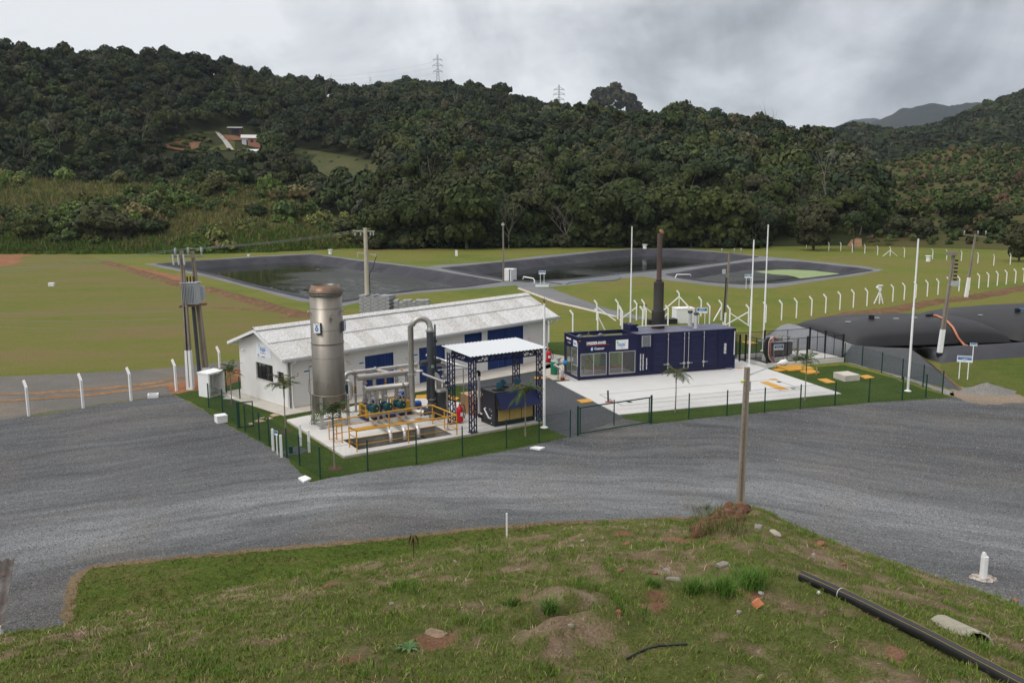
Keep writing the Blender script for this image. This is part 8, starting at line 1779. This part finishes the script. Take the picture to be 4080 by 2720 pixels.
sh = open_box(G(793, 1579), .95, 1.70, 1.6, R(-28) + R(0), 'large white open-fronted concrete box beside the twin poles')
a_, b_, c_ = G(793, 1578), G(835, 1586), G(899, 1568)
sh.location = a_; d1 = (b_ - a_); sh.rotation_euler = (0, 0, math.atan2(d1.y, d1.x));
for ch in list(sh.children): bpy.data.objects.remove(ch)
w1 = d1.length; d2 = Vector((c_.x - b_.x, c_.y - b_.y, 0)); w2 = d2.length
ux = d1.normalized(); uy = d2.normalized();
def sk(x, y, z): v_ = ux * x + uy * y; c0, s0 = math.cos(-sh.rotation_euler.z), math.sin(-sh.rotation_euler.z); return (v_.x * c0 - v_.y * s0, v_.x * s0 + v_.y * c0, z)
def skbox(b, x0, x1, y0, y1, z0, z1): b.add([sk(x, y, z) for x in (x0, x1) for y in (y0, y1) for z in (z0, z1)], [(0, 1, 3, 2), (4, 6, 7, 5), (0, 4, 5, 1), (2, 3, 7, 6), (0, 2, 6, 4), (1, 5, 7, 3)])
HS = 1.55; dep = max(w1, .9); b = MB(); skbox(b, 0, w1, -.0, .12, 0, HS - .1); skbox(b, 0, w1, w2 - .12, w2, 0, HS - .1); skbox(b, 0, .12, .12, w2 - .12, 0, HS - .1); skbox(b, -.03, w1 + .03, -.03, w2 + .03, HS - .1, HS); b.build('shell', m_white, sh)
b = MB(); skbox(b, .14, .20, .5, w2 - .4, .45, 1.25); b.build('meter_cabinet', m_ins2, sh); MB().prism([sk(x, y, 0)[:2] for x, y in ((.12, .12), (w1, .12), (w1, w2 - .12), (.12, w2 - .12))], 0, .03).build('floor', m_slab, sh)
ob = open_box(G(2003, 1125), 1.0, 1.9, 1.75, 0, 'white open-fronted concrete box at the corner between the lagoons'); a_, b_, c_ = G(2000, 1112), G(2030, 1128), G(2049, 1132)
ob.location = G(2003, 1118); ob.rotation_euler = (0, 0, R(-22));
for ch in list(ob.children): bpy.data.objects.remove(ch)
b = MB().box(0, 1.05, 0, .12, 0, 1.72).box(1.05, 1.75, .0, .12, 0, .05).box(0, .12, .12, 1.5, 0, 1.72).box(1.60, 1.72, -.9, 1.5, 0, 1.72).box(.12, 1.60, 1.38, 1.5, 0, 1.72).box(-.02, 1.74, -.0, 1.52, 1.72, 1.82); b.build('shell', m_white, ob)
wb = open_box(cw(1262, 375), 1.9, 1.3, 1.5, R(10), 'white open concrete box with a dark interior behind the container', .14)
MB().box(.5, 1.0, .3, .8, 0, .7).build('tank_inside', m_slab, wb)
o = MB().prism([(0, 0), (2.9, .6), (2.7, 1.6), (-.2, 1.0)], 0, .5).build('black_tub', m_frame); o.location = cw(885, 395); tag(o, 'low black tub behind the exhaust stack', 'tub')
def cube(p, w_, h_, rz, label, hollow=False):
 t = thing('concrete_cube', label, 'concrete cube', p, rz, 'white concrete cubes'); b = MB()
 if hollow: b.box(-w_ / 2, w_ / 2, -w_ / 2, -w_ / 2 + .07, 0, h_).box(-w_ / 2, w_ / 2, w_ / 2 - .07, w_ / 2, 0, h_).box(-w_ / 2, -w_ / 2 + .07, -w_ / 2 + .07, w_ / 2 - .07, 0, h_).box(w_ / 2 - .07, w_ / 2, -w_ / 2 + .07, w_ / 2 - .07, 0, h_)
 else: b.box(-w_ / 2, w_ / 2, -w_ / 2, w_ / 2, 0, h_ * .72).box(-w_ / 2 - .012, w_ / 2 + .012, -w_ / 2 - .012, w_ / 2 + .012, h_ * .74, h_)
 b.build('block', m_white, t)
cube(F(508, 969), .56, .42, R(35), 'white lidded concrete cube on the gravel beside the left fence'); cube(F(352, 912), .62, .22, R(20), 'low hollow white concrete frame by the fourth left fence post', True); cube(F(119, 657), .75, .5, R(10), 'small white cube alone on the worn left field')
for pts4, lab in (([F(685,1101), F(701,1095), F(715,1102), F(697,1110)], 'white flat slab at the front corner of the lawn'), ([F(1217,1031), F(1230,1028), F(1252,1030), F(1240,1035)], 'white flat slab on the gravel in front of the canopy')): flat_plate(pts4, .018, .07, lab, 'white flat slabs on the gravel', m_white, 'white_slab', 'concrete slab')
flat_plate([c5(560,412), c5(600,402), c5(700,403), c5(660,420)], .02, .06, 'white flat slab in the grass under the palm by the open box', None, m_white, 'white_slab', 'concrete slab')
def vent(p, r_, h_, label):
 t = thing('capped_vent', label, 'vent', p, 0, 'white capped vents on the grass'); b = MB(); b.cyl((0, 0, 0), (0, 0, h_), r_, n=14); b.build('pipe', m_white, t); b = MB(); b.cyl((0, 0, h_), (0, 0, h_ + .15), r_ * 1.4, n=14); b.build('cap', m_white, t)
vent(F(759, 584), .42, 1.0, 'white capped vent above the far corner of the left lagoon'); vent(F(1481, 571.5), .5, 1.0, 'white capped vent beyond the middle lagoon'); vent(cq(803, 655), .42, 1.0, 'white capped vent on the right meadow by the far post row'); vent(F(571.5, 589), .28, .32, 'tiny white vent beyond the left lagoon');
t = thing('marker_block', 'upright white block on the grass between the two lagoons', 'marker', F(1048.5, 588)); MB().box(-.28, .28, -.2, .2, 0, 1.3).build('block', m_white, t)
for x, y, lab in ((1150,1022,'white marker post left of the little blue sign'), (1248,1100,'white marker post in front of the little blue sign'), (1475,965,'white marker post at the back of the valve patch'), (1575,1040,'white marker post right of the valve patch')):
 t = thing('marker_post', lab, 'marker post', c5(x, y), .4, 'white marker posts round the valve'); MB().box(-.055, .055, -.055, .055, -.1, 1.08).prism([(-.05, -.05), (.05, -.05), (.05, .05), (-.05, .05)], 1.08, 1.11).build('post', m_white, t)
t = thing('small_sign', 'little blue and white sign on a thin post beside the marker posts', 'sign', c5(1200, 1072), R(-25), 'blue and white information signs'); MB().box(-.02, .02, -.02, .02, 0, 1.15).build('post', m_white, t); p_ = MB().box(-.10, .10, -.035, -.022, 1.0, 1.22).build('board', m_signwhite, t); MB().box(-.09, .09, -.039, -.036, 1.08, 1.21).build('blue_field', m_signblue, p_)
t = thing('valve_box', 'short dark green valve tube inside the marker posts', 'valve box', c5(1357, 1050)); MB().cyl((0, 0, 0), (0, 0, .32), .10, n=12).cyl((0, 0, .32), (0, 0, .35), .115, n=12).build('tube', m_green, t)
sheet('valve_patch', [c5(1210,1035), c5(1300,1015), c5(1440,965), c5(1560,1025), c5(1480,1060), c5(1310,1085)], .020, m_gravel2, step=.2, amp=.1, sc_=2)
for i, pts4 in enumerate(([c5(855,712), c5(890,702), c5(935,716), c5(880,728)], [c5(925,683), c5(980,662), c5(1060,680), c5(990,698)], [c5(990,645), c5(1050,632), c5(1040,648), c5(1005,655)], [c5(1060,655), c5(1110,637), c5(1148,650), c5(1090,663)], [c5(1110,610), c5(1165,594), c5(1228,615), c5(1150,630)])):
 flat_plate(pts4, .02, .05, f'tan stepping stone, {ORD[i]} from the narrow green gate', 'stepping stones in the lawn', M('tan_stone', (.42, .32, .21), .9, var=.2, scale=6), 'stepping_stone', 'stepping stone')
m_blk2 = M('grey_block', (.34, .345, .35), .95, var=.18, scale=8)
def stack(p, q, n_w, n_h, dep_, label):
 t = thing('block_stack', label, 'block stack', p, math.atan2((q - p).y, (q - p).x), 'stacks of grey concrete blocks'); b = MB(); L = (q - p).length
 for k in range(n_h):
  nx = int(L / .42)
  for i in range(nx):
   if k == n_h - 1 and rnd.random() < .35: continue
   for j in range(2): x0 = i * L / nx + rnd.uniform(0, .02) + (.1 if k % 2 else 0); b.box(x0 + .01, x0 + L / nx - .012, j * dep_ / 2 + .01, (j + 1) * dep_ / 2 - .01, k * .20, k * .20 + .188, (i * 3 + k * 5 + j) % 2)
 b.build('blocks', [m_blk2, M('grey_block_dark', (.27, .275, .28), .95, var=.2, scale=8)], t)
stack(cf(62, 795), cf(295, 805), 0, 11, 1.6, 'left stack of grey concrete blocks behind the crossarm pole'); stack(cf(330, 812), cf(600, 812), 0, 9, 1.4, 'right stack of grey concrete blocks behind the building ridge')
def sign2(p, w_, h_, z0, rz, label, lines, size, base=False):
 t = thing('information_sign', label, 'sign', p, rz, 'blue and white information signs');
 for s_ in (-.28, .28): MB().box(s_ * w_ - .03, s_ * w_ + .03, -.03, .03, 0, z0 + .05).build('post', m_white, t)
 sign_lines(frame_T((-w_ / 2, -.05, z0), (1, 0, 0), (0, 0, 1)), w_, h_, t, lines, size, (.36, .90))
 if base: MB().box(-.95, .95, -.6, .6, 0, .28).build('base_slab', m_white, t); MB().box(-.93, .93, -.58, .58, .281, .30).build('base_top', M('teal_paint', (.13, .26, .24), .7), t)
sign2(cf(1490, 570), .95, .50, 1.75, R(-4), 'blue and white sign on a white base slab beside the middle lagoon', ('LAGOA', 'DE EQUALIZAÇÃO'), .10, True); sign2(cl3(270, 1010), 1.0, .50, 1.5, R(-12), 'blue and white lagoon sign below the small lagoon', ('LAGOA DE', 'TRATAMENTO'), .11)
sign2(cw(1610, 385), 1.05, .55, 1.1, R(-8), 'blue and white sign reading TANQUE DE MEDIÇÃO behind the container', ('TANQUE DE', 'MEDIÇÃO 1'), .13); sign2(Vector(cr_(1868, 1018)), .92, .44, 1.18, R(-24), 'blue and white sign on two posts on the right grass', ('SISTEMA DE ARMAZENAGEM', 'DE BIOGÁS'), .075)
t = thing('small_sign', 'small blue and white sign on one post by the dark liner berm', 'sign', cr_(1940, 886), R(-24), 'blue and white information signs'); MB().box(-.03, .03, -.03, .03, 0, 1.3).build('post', m_white, t); p_ = MB().box(-.24, .24, -.05, -.035, 1.28, 1.48).build('board', m_signwhite, t); MB().box(-.21, .21, -.054, -.051, 1.36, 1.46).build('blue_field', m_signblue, p_)
t = thing('overflow_spout', 'white bent overflow pipe at the edge of the middle lagoon', 'pipe', cf(1430, 545), 0, 'white overflow pipes'); MB().tube([(0, 0, 0), (0, 0, .45), (-.2, .1, .7), (-1.6, 1.2, .85), (-1.7, 1.3, .5)], .09, 8).build('spout', m_white, t)
t = thing('overflow_spout', 'white bent overflow pipe at the left tip of the small lagoon', 'pipe', crop(2300,850,.5952)(655, 432), 0, 'white overflow pipes'); MB().tube([(0, 0, 0), (.3, .3, .5), (2.6, .9, .45), (2.7, 1.0, .2)], .09, 8).build('spout', m_white, t)
hp = [cf(x, y, .06) for x, y in ((1680,553),(1700,540),(1800,531),(1950,527),(2060,522),(2103,505),(2095,485),(2055,474))]; tag(MB().tube(hp, .07, 6).build('blue_hose', M('hose_blue2', (.08, .17, .30), .5)), 'blue hose lying along the gravel beside the middle lagoon', 'hose')
hp = [cf(x, y, .06) for x, y in ((1450,538),(1500,530),(1560,540),(1620,548),(1640,552))]; tag(MB().tube(hp, .06, 6).build('dark_hose', M('hose_dark', (.05, .06, .08), .5)), 'dark hose end lying behind the lagoon sign', 'hose')
b = MB(); hc = cr_(2060, 1120); rows = []
for i in range(9):
 r_ = i / 8; rows.append([])
 for j in range(28):
  a = 2 * PI * j / 28; k = 1 + .25 * noise.noise(Vector((math.cos(a) * 1.5, math.sin(a) * 1.5, 2))); rows[-1].append((math.cos(a) * 1.9 * r_ * k, math.sin(a) * 1.2 * r_ * k, .62 * (1 - r_) ** 1.15 + .10 * noise.noise(Vector((math.cos(a) * r_ * 3, math.sin(a) * r_ * 3, 7))) * (1 - r_)))
b.grid(rows, 0, True, True); o = b.build('gravel_heap', gravel_mat('heap_gravel', (.20, .19, .175), lo=.5, hi=1.5, warm=.5)); o.location = hc; tag(o, 'small heap of grey gravel at the edge of the right grass', 'gravel heap')
PALM_LEAF = leaf_mat('palm_leaves', False)
def palm_mesh(seed, H_):
 rr = random.Random(seed); t = thing('young_palm', None, None); b = MB(); b.tube([(0, 0, -.05), (0, 0, .12), (.01, 0, .3), (0, .01, H_ * .42), (0.01, 0, H_ * .60)], [.062, .055, .036, .03, .026], 8); b.build('trunk', M('palm_trunk', (.24, .20, .16), .9, var=.25, scale=9, stretch=(1, 1, 3)), t)
 MB().tube([(.01, 0, H_ * .58), (.01, 0, H_ * .70), (0, 0, H_ * .80)], [.034, .04, .02], 8).build('crownshaft', M('palm_shaft', (.10, .12, .045), .6), t)
 V_, Fq, C_ = [], [], []
 for f_ in range(13):
  a = f_ * 2.4 + rr.uniform(-.3, .3); up = rr.uniform(.15, 1.0); L = H_ * rr.uniform(.30, .40); d_ = np.array([math.cos(a), math.sin(a), 0]); sd_ = np.array([-d_[1], d_[0], 0]); base = np.array([0, 0, H_ * rr.uniform(.66, .80)])
  pts = []; dirv = d_ * (1 - up * .7) + np.array([0, 0, up + .25]); dirv /= np.linalg.norm(dirv); p = base.copy(); n = 13
  for i in range(n + 1): pts.append(p.copy()); p = p + dirv * L / n; dirv = dirv + np.array([0, 0, -.16]); dirv /= np.linalg.norm(dirv)
  tone = rr.uniform(.7, 1.25); c0 = np.array([.040, .070, .022]) if rr.random() < .75 else np.array([.10, .105, .035])
  for i in range(2, n + 1):
   ax = pts[i] - pts[i - 1]; ax /= np.linalg.norm(ax)
   for s_ in (-1, 1):
    ll = .30 * H_ / 3 * math.sin(PI * min(.92, .18 + i / n * .8)) * rr.uniform(.85, 1.15); q = sd_ * s_ * .85 + ax * .6 + np.array([0, 0, rr.uniform(-.35, .05)]); q /= np.linalg.norm(q); tip = pts[i] + q * ll + np.array([0, 0, -.25 * ll]); mdl = pts[i] + q * ll * .55; w_ = ax * .026; o = len(V_)
    V_ += [pts[i] - w_ * .5, pts[i] + w_ * .5, mdl + w_, mdl - w_, tip + w_ * .15, tip - w_ * .15]; Fq += [(o, o + 1, o + 2, o + 3), (o + 3, o + 2, o + 4, o + 5)]; C_ += [c0 * tone * rr.uniform(.8, 1.2)] * 6
  for i in range(n): w_ = sd_ * .010; o = len(V_); V_ += [pts[i] - w_, pts[i] + w_, pts[i + 1] + w_, pts[i + 1] - w_]; Fq.append((o, o + 1, o + 2, o + 3)); C_ += [np.array([.12, .13, .05])] * 4
 ob_ = np_mesh('fronds', np.array(V_), np.array(Fq, np.int32), PALM_LEAF, cols=np.array(C_, np.float32)); ob_.parent = t
 return t
m_mulch = M('red_mulch', (.10, .045, .032), .95, var=.4, scale=20)
for i, (p, H_, lab, ring) in enumerate(((c5(660, 470), 2.6, 'young palm beside the large white open box', 1), (c5(1297, 800), 3.2, 'young palm at the near corner of the white building', 1), (c5(1876, 1232), 3.3, 'young palm at the front corner of the flare pad', 1), (c7(1290, 1405), 3.05, 'young palm in front of the chiller', 0), (c8(1413, 1413), 2.95, 'young palm in front of the blue container doors', 0), (ct(1200, 1355), 3.15, 'young palm on the right lawn in front of the transformer yard', 0))):
 t = palm_mesh(70 + i, H_); t.location = p; t.rotation_euler = (0, 0, i * 1.1); tag(t, lab, 'palm', 'young palms planted in the lawn')
 if ring: sheet('mulch_ring', [p + Vector((.33 * math.cos(k * PI / 8), .33 * math.sin(k * PI / 8), 0)) for k in range(16)], .024, m_mulch, step=.08, amp=.05, sc_=6)
def house(p, rz, L, W_, H_, ridge, label, wallm, roofm, front=True, sc_=1):
 t = thing('house', label, 'house', p, rz); b = MB().box(0, L, 0, W_, -1.5, H_); b.add([(0, 0, H_), (0, W_, H_), (0, W_ / 2, ridge)], [(0, 1, 2)]).add([(L, 0, H_), (L, W_, H_), (L, W_ / 2, ridge)], [(0, 2, 1)]); b.build('wall', wallm, t)
 b = MB(); o_ = .5
 for s_ in (0, 1): ya, yb = (-o_, W_ / 2) if s_ == 0 else (W_ + o_, W_ / 2); za = H_ - (ridge - H_) / (W_ / 2) * o_; b.add([(-o_, ya, za + .05), (L + o_, ya, za + .05), (L + o_, yb, ridge + .05), (-o_, yb, ridge + .05), (-o_, ya, za + .18), (L + o_, ya, za + .18), (L + o_, yb, ridge + .18), (-o_, yb, ridge + .18)], [(0, 1, 2, 3), (4, 7, 6, 5), (0, 4, 5, 1), (3, 2, 6, 7), (0, 3, 7, 4), (1, 5, 6, 2)])
 b.build('roof', roofm, t); return t
m_hroof = M('pale_tin_roof', (.55, .53, .50), .7, var=.1); m_hbrick = M('house_brick', (.42, .19, .13), .9, var=.15); m_hwhite = M('house_white', (.62, .62, .64), .9)
hp_ = hit(556, 333, 240); t = house(hp_, R(14), 8.2, 5.4, 3.0, 4.4, 'small hillside house with a white gable and pale tin roof', m_hbrick, m_hroof); MB().box(-.02, -.01, .0, 5.4, -1.2, 3.0).box(-.01, 2.8, -.03, -.01, -1.2, 2.95).build('white_front', m_hwhite, t)
for x_ in (4.0, 6.4): MB().box(x_, x_ + 1.1, -.06, -.02, 1.0, 2.1).build('window', m_frame, t)
MB().box(2.0, 2.7, -.06, -.035, -.6, 2.0).build('door', m_frame, t)
for y_ in (1.0, 3.4): MB().box(-.06, -.03, y_, y_ + .7, .9, 2.1).build('window', m_frame, t)
d_ = thing('satellite_dish', 'white satellite dish beside the pale tin roof on the hillside', 'satellite dish', hp_ + Vector((7.6, 3.2, 3.6))); b = MB(); b.lathe([(0, 0), (.5, .08), (.95, .3), (1.1, .45)], 16); o = b.build('dish', m_hroof, d_); o.rotation_euler = (R(65), 0, R(20)); MB().cyl((0, 0, -3.4), (0, 0, 0), .08, n=8).build('mast', m_hroof, d_)
hp2 = hit(524, 306, 240); t = house(hp2, R(8), 6.2, 4.2, 2.5, 2.9, 'dark wooden hillside shack with a white and blue awning above the small house', M('shack_wood', (.10, .065, .05), .9, var=.3), m_hroof); MB().box(2.6, 4.4, -1.1, -.2, 2.0, 2.15).build('blue_awning', m_signblue, t); MB().box(1.6, 5.2, -.05, -.02, -.5, 1.8).build('opening', m_black, t)
hp3 = hit(580, 352, 240); t = house(hp3 + Vector((0, -8, -2.0)), R(4), 11, 4, 2.4, 3.1, 'long white roof half hidden by trees below the small house', m_hwhite, M('white_roof', (.75, .75, .76), .6))
def hill_sheet(name, pts, m, lift=.25):
 q = [hit(x, y, 240) + Vector((0, 0, lift)) for x, y in pts]; n = len(pts) // 2; o = MB().grid([q[:n], q[n:][::-1]], 0, True).build(name, m); o['kind'] = 'structure'; return o
hill_sheet('hill_track', [(494,307),(502,316),(511,326),(517,336),(523,348),(538,348),(529,336),(521,326),(512,316),(503,307)], M('pale_track', (.36, .34, .31), .9, var=.1), .5)
hill_sheet('red_cut', [(362,336),(385,333),(415,329),(445,330),(462,328),(455,345),(440,349),(420,352),(405,348),(368,342)], m_cut := field_mat('hill_soil', [(.3, (.10, .06, .035)), (.5, (.18, .09, .05)), (.7, (.26, .14, .08))], .12, .6), .5)
hill_sheet('red_cut', [(505,316),(520,312),(540,314),(552,318),(556,326),(540,326),(525,326),(512,323)], m_cut, .5)
p = F(1962, 572); hill_sheet('red_cut', [(1945,566),(1955,558),(1968,557),(1978,562),(1980,574),(1968,575),(1955,575),(1944,573)], m_dirt, .1)
hill_sheet('clearing', [(652,338),(700,346),(750,354),(800,362),(840,370),(880,380),(882,396),(845,412),(800,418),(755,410),(712,386),(672,368)], m_meadowhill := field_mat('clearing_grass', [(.3, (.055, .068, .022)), (.5, (.075, .08, .03)), (.7, (.11, .095, .045))], .08, .5), .45)
hill_sheet('clearing', [(400,324),(440,310),(480,303),(497,303),(520,318),(540,330),(540,350),(500,350),(470,352),(440,354),(420,350),(398,344)], m_scrubground, .35)
HAZE = 6e-5
hz = MB().box(-6600, 6600, -900, 6900, -4.5, 700).build('haze', None)
hm = bpy.data.materials.new('haze'); hm.use_nodes = True; nt = hm.node_tree; nt.nodes.clear()
out = nt.nodes.new('ShaderNodeOutputMaterial'); pv = nt.nodes.new('ShaderNodeVolumePrincipled')
pv.inputs['Color'].default_value = (.74, .83, .98, 1); pv.inputs['Density'].default_value = HAZE; pv.inputs['Anisotropy'].default_value = .2
nt.links.new(pv.outputs[0], out.inputs['Volume']); hz.data.materials.clear(); hz.data.materials.append(hm); hz['kind'] = 'stuff'
